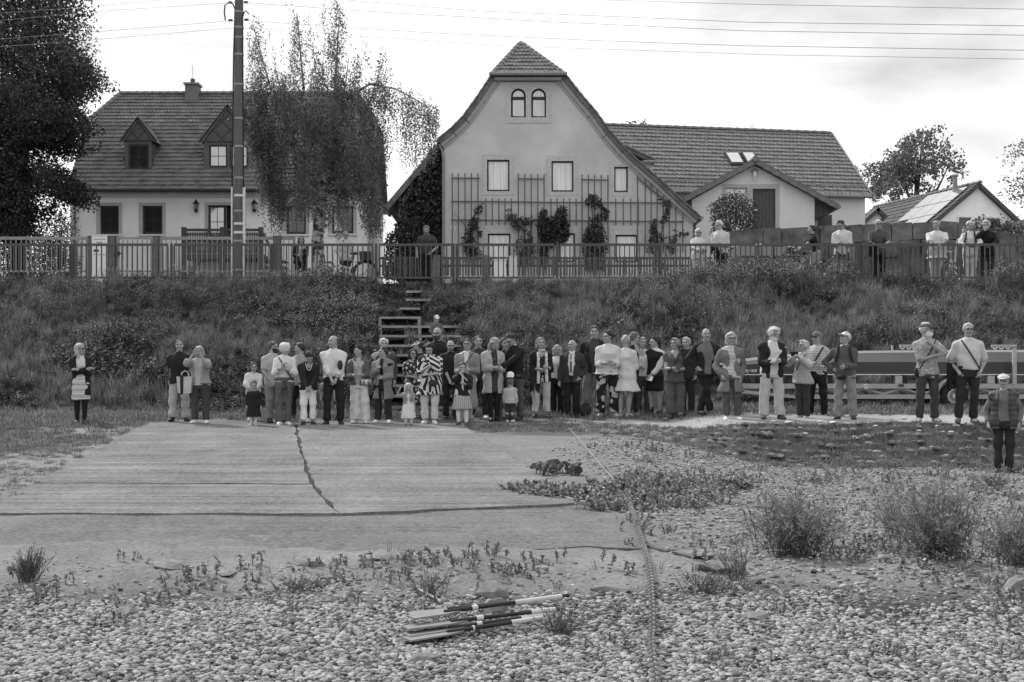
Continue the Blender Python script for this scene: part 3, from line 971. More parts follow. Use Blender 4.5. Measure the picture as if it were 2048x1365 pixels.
# wall lanterns by the veranda door
for px, lab in ((394, 'black carriage lantern on the wall left of the veranda door'), (510, 'black carriage lantern on the wall right of the utility pole')):
	x, z = X(px, D1), Zp(414, D1)
	t = thing('wall_lantern', lab, 'lantern', (x, D1, z - .2), group='carriage lanterns on the house wall')
	MB().box(x - .03, x + .03, D1 - .25, D1 - .001, z - .22, z - .16).tube([(x, D1 - .2, z - .25), (x, D1 - .2, z - .12)], [.05, .09], 6).put('bracket', m_black, t)
	MB().tube([(x, D1 - .2, z - .12), (x, D1 - .2, z + .1)], [.075, .12], 6).put('lantern_glass', g_grey, t)
	MB().tube([(x, D1 - .2, z + .1), (x, D1 - .2, z + .2), (x, D1 - .2, z + .3)], [.16, .06, .01], 6).put('lantern_roof', m_black, t)
# veranda
DV = 57.4
ve = thing('veranda', 'dark wooden veranda with cut-out balusters in front of the house door', 'veranda', (X(445, DV), DV, 4.4))
xa, xb = X(366, DV), X(524, DV)
zf, zt = Zp(508, DV), Zp(458, DV)
m_deck = mat('veranda_wood', .085, .8, .25, 4, .2, 40)
MB().box(xa, xb, DV - .05, D1 - .01, zf - .2, zf).put('deck', m_deck, ve)
MB().box(xa, xb, DV - .08, DV + .08, zt - .1, zt).put('handrail', m_deck, ve)
MB().box(xa, xb, DV - .05, DV + .05, zf + .02, zf + .14).put('bottom_rail', m_deck, ve)
for px in (368, 445, 522):
	MB().box(X(px, DV) - .09, X(px, DV) + .09, DV - .09, DV + .09, 4.0, zt + .06).put('post', m_deck, ve)
b0 = None
for i in range(30):
	x = xa + .15 + (xb - xa - .3) * (i + .5) / 30
	if b0 is None:
		b0 = MB().prism([(-.04, 0), (.04, 0), (.04, .2), (.018, .26), (.045, .34), (.045, .46), (.018, .54), (.04, .6), (.04, .72), (-.04, .72), (-.04, .6), (-.018, .54), (-.045, .46), (-.045, .34), (-.018, .26), (-.04, .2)], -.015, .015).put('baluster', m_deck, ve, T(x, DV, zf + .14))
	else: copy_piece(b0, ve, T(x, DV, zf + .14))
MB().slab([(xb, DV - .2, zt), (xb + .9, DV - .2, zf - .6), (xb + .9, DV - .05, zf - .6), (xb, DV - .05, zt)], .1).put('stair_rail', m_deck, ve)
for q in range(4):
	MB().box(xb, xb + .9, DV - .1, D1 - .2, zf - .25 * (q + 1) - .05, zf - .25 * (q + 1)).put('veranda_step', m_deck, ve)
MB().prism([(X(395, DV), zf - .2), (X(372, DV), zf - 1.0), (X(380, DV), zf - 1.0), (X(403, DV), zf - .2)][::-1], DV - .04, DV + .04).put('brace', m_deck, ve)

# ---------------------------------------------------------------- tall gable house
D2 = 57.0
gh = thing('house', 'tall gable house with curved half-hipped roof and twin arched attic windows', 'house', (X(1140, D2), D2, 4.6))
OL = [(876, 282), (902, 261), (926, 237), (955, 197), (981, 158), (986, 149)]
OR = [(1127, 149), (1160, 191), (1190, 226), (1219, 266), (1250, 301), (1273, 323), (1317, 361), (1361, 402), (1399, 436)]
def cv(l, dx, dy, d=D2):
	return [(X(a + dx, d), Zp(b + dy, d)) for a, b in l]
inner = [(888, 292)] + [(902 + 5, 274), (934, 243), (962, 204), (989, 164)] + [(1123, 164), (1152, 196), (1182, 232), (1212, 273), (1243, 308), (1267, 330), (1310, 368), (1354, 409), (1386, 438)]
wall_o = [(X(888, D2), 4.0), (X(1386, D2), 4.0)] + [(X(a, D2), Zp(b, D2)) for a, b in inner[::-1]]
def arch(b, d, n=8):
	x0, x1, z0, z1 = pxbox(b, d); r = (x1 - x0) / 2
	return [(x0, z0), (x1, z0)] + [((x0 + x1) / 2 + r * math.cos(math.pi * i / n), z1 - r + r * math.sin(math.pi * i / n)) for i in range(n + 1)]
W2 = [(974, 320, 1019, 383), (1103, 322.5, 1147, 384), (1228.5, 334, 1256, 385)]
W1 = [(975.5, 467.5, 1021, 522), (1117, 467, 1150, 525), (1231, 470, 1275.5, 525)]
AR = [(1022, 177, 1051.5, 235), (1062.5, 177, 1092, 235)]
facade('wall', wall_o, [rect(b, D2) for b in W2 + W1] + [arch(b, D2) for b in AR], D2, .2, m_plaster3, gh)
MB().prism([(x * 1.0, z) for x, z in wall_o], D2 + .21, 72).put('side_wall', m_plaster3, gh)
for b, o_ in zip(W2, [(964, 309, 1029, 391), (1092, 312, 1158, 392), (1218, 323, 1267, 394)]):
	surround(gh, o_, b, D2, m_stone, .015); window(gh, b, D2, .15, .06, 1, 1, g_light)
for b, o_ in zip(W1, [(966, 455, 1030, 522), (1106, 455, 1160, 525), (1219, 457, 1286, 525)]):
	surround(gh, o_, b, D2, m_stone, .015); window(gh, b, D2, .15, .06, 1, 1, g_light)
# arched pair: frames follow the arch
for i, b in enumerate(AR):
	x0, x1, z0, z1 = pxbox(b, D2); r = (x1 - x0) / 2; cx = (x0 + x1) / 2
	mb = MB()
	pts = [(x0 + .03, D2 + .12, z0 + .03), (x0 + .03, D2 + .12, z1 - r)] + [(cx - (r - .03) * math.cos(math.pi * k / 8), D2 + .12, z1 - r + (r - .03) * math.sin(math.pi * k / 8)) for k in range(1, 8)] + [(x1 - .03, D2 + .12, z1 - r), (x1 - .03, D2 + .12, z0 + .03), (x0 + .03, D2 + .12, z0 + .03)]
	mb.tube(pts, .045, 4)
	zt_ = z1 - r - .09
	mb.box(x0 + .02, x1 - .02, D2 + .08, D2 + .16, zt_ - .06, zt_ + .06)
	w = mb.put('window', m_frame, gh)
	MB().box(x0 + .03, x1 - .03, D2 + .12, D2 + .13, z0 + .03, zt_ - .06).put('pane', g_grey, w)
	fan = [(x0 + .04, zt_ + .06), (x1 - .04, zt_ + .06)] + [(cx + (r - .04) * math.cos(math.pi * k / 8), z1 - r + (r - .04) * math.sin(math.pi * k / 8)) for k in range(9)]
	MB().prism(fan, D2 + .12, D2 + .13).put('pane', g_light, w)
	if i == 1:
		MB().box(cx - .02, x1 - .05, D2 + .105, D2 + .115, z0 + .06, zt_ - .08).put('curtain', m_curtain, w)
sx0, sx1, sz0, sz1 = pxbox((1012, 167, 1103, 247), D2)
o1 = [(sx0, sz0), (sx1, sz0)]
for b, sgn in ((AR[1], 1), (AR[0], 0)):
	x0, x1, z0, z1 = pxbox(b, D2); r = (x1 - x0) / 2; cx = (x0 + x1) / 2; R_ = r + .2
	rng = range(0, 7) if sgn else range(1, 9)
	o1 += [(cx + R_ * math.cos(math.pi * k / 8 * (1 if True else 1)), z1 - r + R_ * math.sin(math.pi * k / 8)) for k in rng]
facade('window_surround', o1, [arch(b, D2 - .02) for b in AR], D2 - .02, .03, m_stone, gh)
# roof: curved profile pushed back, with verge boards
def strip(pts, y0, y1, th, name, m):
	mb = MB()
	for (x0, z0), (x1, z1) in zip(pts, pts[1:]):
		mb.slab([(x0, y0, z0), (x1, y0, z1), (x1, y1, z1), (x0, y1, z0)][::-1] if x1 < x0 else [(x0, y0, z0), (x1, y0, z1), (x1, y1, z1), (x0, y1, z0)], th)
	return mb.put(name, m, gh)
apx = (X(1041.6, 58.6), 58.6, Zp(84.6, 58.6))
pl_ = cv(OL, 0, 0); pr_ = cv(OR, 0, 0)
strip(pl_, D2 - .3, 72.2, .16, 'roof', m_tile)
strip(pr_, D2 - .3, 72.2, .16, 'roof', m_tile)
mb = MB()
mb.slab([(pl_[-1][0] - .06, D2 - .3, pl_[-1][1]), apx, (apx[0], 72, apx[2]), (pl_[-1][0] - .06, 72, pl_[-1][1])], .12)
mb.slab([apx, (pr_[0][0] + .06, D2 - .3, pr_[0][1]), (pr_[0][0] + .06, 72, pr_[0][1]), (apx[0], 72, apx[2])], .12)
mb.put('upper_roof', m_tile, gh)
hl, hr = (X(984, D2 - .5), D2 - .5, Zp(147, D2 - .5)), (X(1129, D2 - .5), D2 - .5, Zp(147, D2 - .5))
MB().slab([hl, hr, apx], .1).put('hip_face', m_tile, gh)
def SH(u, v):
	a = [hl[i] + (apx[i] - hl[i]) * v for i in range(3)]; b = [hr[i] + (apx[i] - hr[i]) * v for i in range(3)]
	return tuple(a[i] + (b[i] - a[i]) * u for i in range(3))
# straight columns on the triangular hip
def SH2(u, v):
	x = hl[0] + (hr[0] - hl[0]) * u
	return (x, hl[1] + (apx[1] - hl[1]) * v, hl[2] + (apx[2] - hl[2]) * v)
au = (apx[0] - hl[0]) / (hr[0] - hl[0])
tiles(gh, SH2, 9, 18, m_tile, .05, skip=lambda u, v: u < au * v + .01 or u > 1 - (1 - au) * v - .01)
row_tiles(gh, 'hip_tile', [hl, apx], .13, m_ridge, 10)
row_tiles(gh, 'hip_tile', [hr, apx], .13, m_ridge, 11)
MB().tube([(hl[0] - .1, D2 - .58, hl[2] - .03), (hr[0] + .1, D2 - .58, hr[2] - .03)], .075, 8).put('gutter', m_metal, gh)
MB().box(hl[0] + .1, hr[0] - .1, D2 - .34, D2 - .02, Zp(163, D2), Zp(158, D2)).put('soffit', m_trim, gh)
k0 = None
for i in range(22):
	x = hl[0] + .1 + (hr[0] - hl[0] - .2) * (i + .5) / 22
	if k0 is None: k0 = MB().prism([(-.065, .02), (-.04, -.02), (0, -.04), (.04, -.02), (.065, .02), (.065, .2), (-.065, .2)], -.02, .02).put('eave_tile', m_tile3, gh, T(x, D2 - .42, Zp(157, D2)))
	else: copy_piece(k0, gh, T(x, D2 - .42, Zp(157, D2)))
# moulded verge boards and verge tiles
for prof_, nm in ((pl_, -1), (pr_, 1)):
	mb = MB()
	for (x0, z0), (x1, z1) in zip(prof_, prof_[1:]):
		n = Vector((z1 - z0, 0, -(x1 - x0))).normalized()
		if n.z > 0: n = -n
		for a, b, yy in ((.16, .30, -.16), (.30, .40, -.06)):
			q = [(x0 + n.x * a, z0 + n.z * a), (x1 + n.x * a, z1 + n.z * a), (x1 + n.x * b, z1 + n.z * b), (x0 + n.x * b, z0 + n.z * b)]
			mb.prism(q[::-1] if nm < 0 else q[::-1], D2 + yy, D2 + .001)
	mb.put('verge_board', m_trim, gh)
	base = None
	for (x0, z0), (x1, z1) in zip(prof_, prof_[1:]):
		l = math.hypot(x1 - x0, z1 - z0); k = max(1, round(l / .3)); an = math.atan2(z1 - z0, x1 - x0)
		for j in range(k):
			t = (j + .5) / k
			M_ = T(x0 + (x1 - x0) * t, D2 - .33, z0 + (z1 - z0) * t) @ RY(-an + .06 * (1 if nm > 0 else -1))
			if base is None: base = MB().box(-.17, .17, -.03, .25, -.01, .045).put('verge_tile', m_ridge, gh, M_)
			else: copy_piece(base, gh, M_)
MB().tube([(X(876, D2), D2 - .2, Zp(284, D2)), (X(876, D2), 72, Zp(284, D2))], .08, 6).put('gutter', m_metal, gh)
MB().tube([(X(1401, D2), D2 - .3, Zp(438, D2)), (X(1401, D2), 72, Zp(438, D2))], .09, 6).put('gutter', m_metal, gh)
MB().tube([(X(879, D2), D2 - .1, Zp(290, D2)), (X(885, D2), D2 - .08, Zp(303, D2)), (X(887, D2), D2 - .08, Zp(318, D2)), (X(887, D2), D2 - .08, 4.6)], .055, 7).put('downpipe', m_metal, gh)
MB().tube([(X(1389, D2), D2 - .06, Zp(440, D2)), (X(1389, D2), D2 - .06, 4.6)], .05, 6).put('downpipe', m_frame, gh)
# small roofed cheek behind the right verge
MB().box(X(1262, 59.5), X(1305, 59.5), 59.5, 62.5, Zp(372, 59.5), Zp(322, 59.5)).put('side_dormer_wall', m_plaster2, gh)
sdr = MB().slab([(X(1236, 59.2), 59.1, Zp(286, 59.2)), (X(1312, 59.2), 59.1, Zp(321, 59.2)), (X(1312, 59.2), 62.8, Zp(321, 59.2)), (X(1236, 59.2), 62.8, Zp(286, 59.2))][::1], .16).put('side_dormer_roof', m_tile, gh)
row_tiles(gh, 'ridge_tile', [(X(1244, 59.2), 59.15, Zp(288, 59.2)), (X(1310, 59.2), 59.15, Zp(318, 59.2))], .11, m_ridge, 6)
MB().tube([(X(1286, 59), 59.0, Zp(324, 59)), (X(1316, 59), 59.0, Zp(324, 59))], .07, 6).put('gutter', m_metal, gh)
# round enamel number plate
def text_mesh(s, size, name='lettering', ext=.004):
	cu = bpy.data.curves.new(name, 'FONT'); cu.body = s; cu.size = size; cu.extrude = ext; cu.align_x = 'CENTER'; cu.align_y = 'CENTER'
	cu.resolution_u = 2
	o = bpy.data.objects.new(name, cu); COL.objects.link(o)
	dg = bpy.context.evaluated_depsgraph_get(); dg.update()
	me = bpy.data.meshes.new_from_object(o.evaluated_get(dg)); me.name = name
	bpy.data.objects.remove(o); bpy.data.curves.remove(cu)
	return me
xp, zp_ = X(905.5, D2), Zp(457.5, D2)
pln = tag(MB().ell((xp, D2 - .012, zp_), (.13, .012, .10), 14, 8).put('number_plate', m_white, sm=True), 'small oval house number plate on the gable wall beside the trellis', 'number plate')
put('lettering', text_mesh('17', .14), m_black, pln, T(xp, D2 - .028, zp_) @ RX(R(90)))

# trellis of round poles on the gable
tr = thing('trellis', 'grey wooden trellis of thin poles fixed across the gable wall', 'trellis', (X(1130, D2), D2 - .15, 4.7))
m_tr = mat('trellis_pole', .15, .85, .25, 7)
def pole(a, b, y, r=.026, nm='slat'):
	MB().tube([(X(a[0], D2), D2 - y, Zp(a[1], D2)), (X(b[0], D2), D2 - y, Zp(b[1], D2))], r, 6).put(nm, m_tr, tr)
for a, b in (((903, 357), (960, 357.5)), ((1035, 358.5), (1089, 359)), ((1162, 360), (1217, 361)), ((1275, 357), (1338, 410)), ((902, 403.5), (1082, 405)), ((1076, 405.5), (1342, 406.5)), ((902, 440.5), (1075, 442)), ((1130, 442), (1368, 444))):
	pole(a, b, .07)
tall = [904.7, 917, 930.2, 942.8, 956, 1036.6, 1049.5, 1062.4, 1075.3, 1088, 1163.8, 1176.4, 1188.7, 1202, 1215.4]
for i, px in enumerate(tall): pole((px, 347 + i * .3), (px + .3, 508), .115, .024)
for px in (971.9, 984.5, 997.6, 1010, 1023, 1101.7, 1114, 1127, 1139, 1152, 1231, 1246, 1261, 1276): pole((px, 398), (px + .3, 452), .115, .024)
for px, y in ((1274.7, 351), (1290, 352), (1301.7, 365), (1313.7, 379), (1326, 392), (1338, 402), (1351, 415), (1364.7, 426)): pole((px, y), (px, 505), .115, .024)

# low wing with ivy on its left
DW = 58.2
wg = thing('wing', 'low lean-to wing with steep catslide roof beside the gable house', 'building', (X(840, DW), DW, 4.5))
MB().prism([(X(797, DW), 4.0), (X(888, DW), 4.0), (X(888, DW), Zp(300, DW)), (X(876, DW), Zp(303, DW)), (X(797, DW), Zp(396, DW))], DW, 70).put('wall', m_plaster, wg)
MB().slab([(X(772, DW), DW - .8, Zp(417, DW)), (X(884, DW), DW - .8, Zp(285, DW)), (X(884, DW), 70.5, Zp(285, DW)), (X(772, DW), 70.5, Zp(417, DW))], .22).put('roof', m_tile, wg)
for k in range(5):
	t = k / 4
	MB().box(-.05, .05, -.7, .0, -.45, -.23, T(X(780 + 90 * t, DW), DW, Zp(412 - 106 * t, DW))).put('rafter', m_wood, wg)

# ---------------------------------------------------------------- long house on the right, turned slightly away
bh = thing('house', 'long white house with plain tiled roof, two skylights and a porch gable', 'house', (12, 63, 4.6))
e0 = Vector((16.0, 64.0, 9.27)); ev = Vector((-.9797, -.2005, 0)); nv = Vector((-.2005, .9797, 0))
LEN = 15.5
def S3(u, v):    # u from left to right
	p = e0 + ev * (LEN * (1 - u)) + nv * (-.35 + 4.37 * v)
	return (p.x, p.y, 9.02 + 3.53 * v)
q = [S3(0, 0), S3(1, 0), S3(1, 1), S3(0, 1)]
MB().slab(q, .12).put('roof', m_tile2, bh)
bq = [Vector(S3(0, 1)), Vector(S3(1, 1)), Vector(S3(1, 0)) + nv * 8.74, Vector(S3(0, 0)) + nv * 8.74]
MB().slab([bq[1], bq[0], bq[3], bq[2]], .12).put('roof', m_tile2, bh)
tiles(bh, S3, 17, 78, m_tile2, .06, tail=True, jit=.004, wave=0.0)
row_tiles(bh, 'ridge_tile', [Vector(S3(0, 1)) + Vector((0, 0, .05)), Vector(S3(1, 1)) + Vector((0, 0, .05))], .12, m_ridge, 36)
MB().slab([Vector(S3(1, 0)) + Vector((.02, 0, .08)), Vector(S3(1, 0)) + Vector((.1, 0, .08)), Vector(S3(1, 1)) + Vector((.1, 0, .08)), Vector(S3(1, 1)) + Vector((.02, 0, .08))], .2).put('verge_board', m_metal, bh)
w0 = e0 + ev * .12; w1 = e0 + ev * LEN
wb = MB()
def bl(a, b, z0, z1): return [(a.x, a.y, z0), (b.x, b.y, z0), (b.x, b.y, z1), (a.x, a.y, z1)]
wb.poly(bl(w1, w0, 4.0, 9.2)).poly(bl(w0, w0 + nv * 8, 4.0, 9.2)).poly(bl(w0 + nv * 8, w1 + nv * 8, 4.0, 9.2)).poly(bl(w1 + nv * 8, w1, 4.0, 9.2))
wb.poly([tuple(w0.to_2d()) + (9.2,), tuple((w0 + nv * 8).to_2d()) + (9.2,), tuple((w0 + nv * 4).to_2d()) + (12.4,)])
wb.put('wall', m_plaster2, bh)
ga, gb = Vector(S3(0, 0)) - Vector((0, .06, .03)), Vector(S3(1, 0)) - Vector((0, .06, .03))
MB().tube([ga, gb], .075, 7).put('gutter', m_metal, bh)
def on_roof(px, py):
	a, b, c = Vector(S3(0, 0)), Vector(S3(1, 0)), Vector(S3(0, 1)); n = (b - a).cross(c - a).normalized()
	o = Vector((0, 0, CAMZ)); dr = Vector(((px - CX) / F, 1, -(py - HZ) / F))
	return o + dr * ((a - o).dot(n) / dr.dot(n)), n
for qd in ([(1446, 309), (1476, 309), (1489, 333), (1461, 333)], [(1480, 309), (1505, 309), (1519, 331), (1493, 331)]):
	pts = [on_roof(*p_)[0] for p_ in qd]; n = on_roof(*qd[0])[1]
	c = sum(pts, Vector()) / 4
	sk = MB().slab([p_ + n * .14 for p_ in pts[::-1]], .16).put('skylight', m_frame, bh)
	ins = [p_ + (c - p_) * .22 + n * .16 for p_ in pts[::-1]]
	MB().slab(ins, .015).put('pane', glass('skylight_glass', .5, .6), sk)
sg = MB()
for vv in (.10, .145):
	sg.tube([Vector(S3(0.08, vv)) + Vector((0, -.06, .16)), Vector(S3(.995, vv)) + Vector((0, -.06, .16))], .018, 4)
for i in range(40):
	u = .08 + .91 * i / 39
	sg.tube([Vector(S3(u, .08)) + Vector((0, -.06, .06)), Vector(S3(u, .16)) + Vector((0, -.06, .2))], .012, 4)
sg.put('snow_guard', m_metal, bh)
# porch gable in front of it
D3 = 59.6
pg = thing('porch', 'white porch building with low gable roof, plank door and curtained window', 'building', (X(1508, D3), D3, 4.8))
pw = [(X(1384, D3), 4.2), (X(1629, D3), 4.2), (X(1629, D3), Zp(397, D3)), (X(1508, D3), Zp(331, D3)), (X(1384, D3), Zp(400, D3))]
dh, wh = (1505.5, 378, 1551, 470), (1450, 376, 1494, 412)
facade('wall', pw, [rect(dh, D3), rect(wh, D3)], D3, .16, m_plaster2, pg)
MB().prism(pw, D3 + .17, 63.2).put('side_wall', m_plaster2, pg)
surround(pg, (1444, 369, 1500, 412), wh, D3, m_trim, .012); surround(pg, (1500.2, 369, 1559, 470), dh, D3, m_trim, .012, 'door_surround')
window(pg, wh, D3, .1, .05, 1, 1, g_light, mf=m_trim, cas=1)
x0, x1, z0, z1 = pxbox(dh, D3)
dr_ = MB().box(x0 + .01, x1 - .01, D3 + .1, D3 + .15, z0, z1 - .01).put('door', mat('plank_door', .085, .75, .2, 5, pat='planks', v2=.04, k=42), pg)
MB().box(x0 + .03, x0 + .2, D3 + .03, D3 + .1, Zp(421, D3), Zp(419, D3)).put('door_handle', m_white, dr_)
rl, ap3, rr_ = (X(1366, D3), Zp(399, D3)), (X(1508, D3), Zp(322, D3)), (X(1674, D3), Zp(414, D3))
MB().slab([(rl[0], D3 - .35, rl[1]), (ap3[0], D3 - .35, ap3[1]), (ap3[0], 63.6, ap3[1]), (rl[0], 63.6, rl[1])], .1).slab([(ap3[0], D3 - .35, ap3[1]), (rr_[0], D3 - .35, rr_[1]), (rr_[0], 63.6, rr_[1]), (ap3[0], 63.6, ap3[1])], .1).put('roof', m_tile2, pg)
for a, b, k in ((rl, ap3, 7), (ap3, rr_, 9)):
	an = math.atan2(b[1] - a[1], b[0] - a[0]); l = math.hypot(b[0] - a[0], b[1] - a[1]) / k; base = None
	for j in range(k):
		t = (j + .5) / k
		M_ = T(a[0] + (b[0] - a[0]) * t, D3 - .4, a[1] + (b[1] - a[1]) * t) @ RY(-an + (.05 if b is ap3 else -.05))
		if base is None: base = MB().box(-l * .52, l * .5, 0, .3, -.16, .06).put('verge_tile', m_ridge, pg, M_)
		else: copy_piece(base, pg, M_)
MB().tube([(ap3[0], D3 - .45, ap3[1] + .02), (ap3[0], 63, ap3[1] + .02)], .14, 8).put('ridge_tile', m_ridge, pg)
MB().prism([(X(1629.5, D3), Zp(438, D3)), (X(1662, D3), Zp(427, D3)), (X(1668, D3), Zp(417, D3)), (X(1629.5, D3), Zp(397, D3))], D3 - .02, D3 + 2.6).put('plank_cladding', mat('dark_boards', .06, .85, .2, 5, pat='planks', v2=.03, k=30), pg)
MB().prism([(X(1367, D3), Zp(406, D3)), (X(1383.8, D3), Zp(420, D3)), (X(1383.8, D3), Zp(396, D3)), (X(1368, D3), Zp(402, D3))], D3 - .02, D3 + 2.6).put('plank_cladding', m_wood, pg)
MB().tube([(X(1676, D3), D3 - .3, Zp(416, D3)), (X(1676, D3), 63.5, Zp(416, D3))], .07, 6).put('gutter', m_metal, pg)
MB().box(X(1636, 62.9), X(1664, 62.9), 62.9, 63.0, 4.4, Zp(430, 62.9)).put('side_door', m_wood, pg)
x, z = X(1508.5, D3), Zp(348, D3)
t = thing('wall_lantern', 'pale hooded lantern under the ridge of the white porch', 'lantern', (x, D3, z - .3))
MB().tube([(x, D3 - .15, z + .1), (x, D3 - .15, z + .2)], [.17, .03], 10).put('lantern_roof', m_metal, t)
MB().tube([(x, D3 - .15, z - .15), (x, D3 - .15, z + .1)], .07, 8).put('lantern_glass', m_white, t)
MB().tube([(x, D3 - .15, z - .15), (x, D3 - .12, z - .3), (x, D3 - .001, z - .3)], .025, 6).put('bracket', m_white, t)

# ---------------------------------------------------------------- old sandstone wall behind the street
DS = 46.5
sw = thing('stone_wall', 'old weathered wall of big sandstone blocks behind the street', 'wall', (X(1750, DS), DS, 3.7))
topy = [(1455, 463), (1530, 457), (1640, 453), (1700, 450), (1790, 446), (1880, 443), (1916, 444), (1950, 457), (2050, 469), (2140, 474)]
jx = [1455, 1526, 1563, 1640, 1694, 1725, 1784, 1826, 1880, 1916, 1952, 1990, 2035, 2085, 2135]
m_sand = mat('sandstone', .115, .95, .75, 1.6, .9, 14)
rr = random.Random(3)
ty = lambda px: float(np.interp(px, [a for a, _ in topy], [b for _, b in topy]))
for c, (f0, f1) in enumerate(((0, 34), (34, 66), (66, 125))):
	off = 0 if c == 0 else (c * 17)
	for a, b in zip(jx, jx[1:]):
		a2, b2 = a + (off if a != jx[0] else 0), b + (off if b != jx[-1] else 0)
		x0, x1 = X(a2, DS) + .012, X(b2, DS) - .012
		yb = rr.uniform(-.06, .06)
		za, zb = Zp(ty(a2) + f0, DS) - (.0 if c == 0 else .012), Zp(ty(b2) + f0, DS) - (.0 if c == 0 else .012)
		z0 = Zp(max(ty(a2), ty(b2)) + f1, DS)
		e = .03
		mb = MB().prism([(x0, z0), (x1, z0), (x1, zb - e), (x1 - e, zb), (x0 + e, za + rr.uniform(-.03, .02)), (x0, za - e)], DS + yb, DS + .5)
		mb.put('stone', m_sand, sw)

# ---------------------------------------------------------------- far house with solar panels, and its neighbours
fh = thing('house', 'distant white gabled house with pale solar panels on its dark roof', 'house', (24.7, 75, 4.6))
R0 = Vector((X(1960, 75), 75, Zp(365, 75))); rd = Vector((-.2425, .97, 0)); fd = Vector((.97, .2425, 0))
HW = 4.6; dz = .79 * HW
def FP(a, b, z): p = R0 + fd * a + rd * b; return Vector((p.x, p.y, z))
ez = R0.z - dz
MB().poly([FP(-HW + .4, .3, 4), FP(HW - .4, .3, 4), FP(HW - .4, .3, ez + .2), FP(0, .3, R0.z - .12), FP(-HW + .4, .3, ez + .2)]).poly([FP(-HW + .4, 11, 4), FP(-HW + .4, .3, 4), FP(-HW + .4, .3, ez + .2), FP(-HW + .4, 11, ez + .2)]).poly([FP(HW - .4, .3, 4), FP(HW - .4, 11, 4), FP(HW - .4, 11, ez + .2), FP(HW - .4, .3, ez + .2)]).put('wall', m_plaster, fh)
MB().slab([FP(-HW, 0, ez), FP(0, 0, R0.z), FP(0, 11.4, R0.z), FP(-HW, 11.4, ez)], .18).slab([FP(0, 0, R0.z), FP(HW, 0, ez), FP(HW, 11.4, ez), FP(0, 11.4, R0.z)], .18).put('roof', m_tile3, fh)
def SF(u, v): return tuple(FP(-HW + HW * v, 11.4 * (1 - u), ez + dz * v))
tiles(fh, SF, 14, 40, m_tile3, .04)
row_tiles(fh, 'ridge_tile', [FP(0, 0, R0.z + .03), FP(0, 11.4, R0.z + .03)], .13, m_ridge, 22)
rn = Vector(FP(-1, 0, R0.z - .79) - FP(0, 0, R0.z)).cross(rd).normalized()
if rn.z < 0: rn = -rn
m_pv = glass('solar_glass', .35, .75)
for i in range(3):
	for j in range(4):
		if (i, j) in ((2, 2),): continue
		v1, v0 = .93 - .21 * j, .93 - .21 * j - .2
		b0, b1 = .55 + 1.35 * i, .55 + 1.35 * i + 1.3
		pts = [FP(-HW + HW * v0, b0, ez + dz * v0), FP(-HW + HW * v1, b0, ez + dz * v1), FP(-HW + HW * v1, b1, ez + dz * v1), FP(-HW + HW * v0, b1, ez + dz * v0)]
		MB().slab([p_ + rn * .12 for p_ in pts], .05).put('solar_panel', m_pv, fh)
MB().tube([FP(-.5, 1.6, R0.z - .5), FP(-.5, 1.6, R0.z + .5)], .13, 8).tube([FP(-.5, 1.6, R0.z + .5), FP(-.5, 1.6, R0.z + .6)], .19, 8).put('vent_pipe', m_metal, fh)
for a in (-.75, 1.0):
	c = FP(a, .3, Zp(434, 75))
	M_ = T(c.x, c.y, c.z) @ RZ(math.atan2(fd.y, fd.x))
	w = MB().box(-.42, .42, -.06, .02, -1.2, .06).put('window', m_white, fh, M_)
	MB().box(-.34, .34, -.075, -.05, -1.1, -.03).put('pane', g_dark, w, M_)
nb = thing('house', 'small gabled roof just showing over the wall beside the long white house', 'house', (X(1757, 82), 82, 4.6))
a_, b_, c_ = (X(1715, 82), Zp(452, 82)), (X(1757, 82), Zp(415, 82)), (X(1795, 82), Zp(452, 82))
MB().prism([(a_[0] + .2, 4), (c_[0] - .2, 4), (c_[0] - .2, c_[1]), (b_[0], b_[1] - .15), (a_[0] + .2, a_[1])], 82.3, 90).put('wall', m_plaster, nb)
MB().slab([(a_[0], 82, a_[1]), (b_[0], 82, b_[1]), (b_[0], 91, b_[1]), (a_[0], 91, a_[1])], .2).slab([(b_[0], 82, b_[1]), (c_[0], 82, c_[1]), (c_[0], 91, c_[1]), (b_[0], 91, b_[1])], .2).put('roof', m_tile3, nb)
MB().tube([(b_[0] - .6, 84, b_[1] - .5), (b_[0] - .6, 84, b_[1] + .35)], .15, 8).put('vent_pipe', m_tile3, nb)
ga_ = thing('garage', 'pale garage with low sloping roof at the right edge behind the wall', 'garage', (X(2070, 66), 66, 4.6))
MB().box(X(2018, 66), X(2160, 66), 66, 72, 4, Zp(447, 66)).put('wall', m_plaster2, ga_)
MB().slab([(X(2012, 66), 65.7, Zp(449, 66)), (X(2100, 66), 65.7, Zp(425, 66)), (X(2100, 66), 72.3, Zp(425, 66)), (X(2012, 66), 72.3, Zp(449, 66))], .14).put('roof', m_metal, ga_)
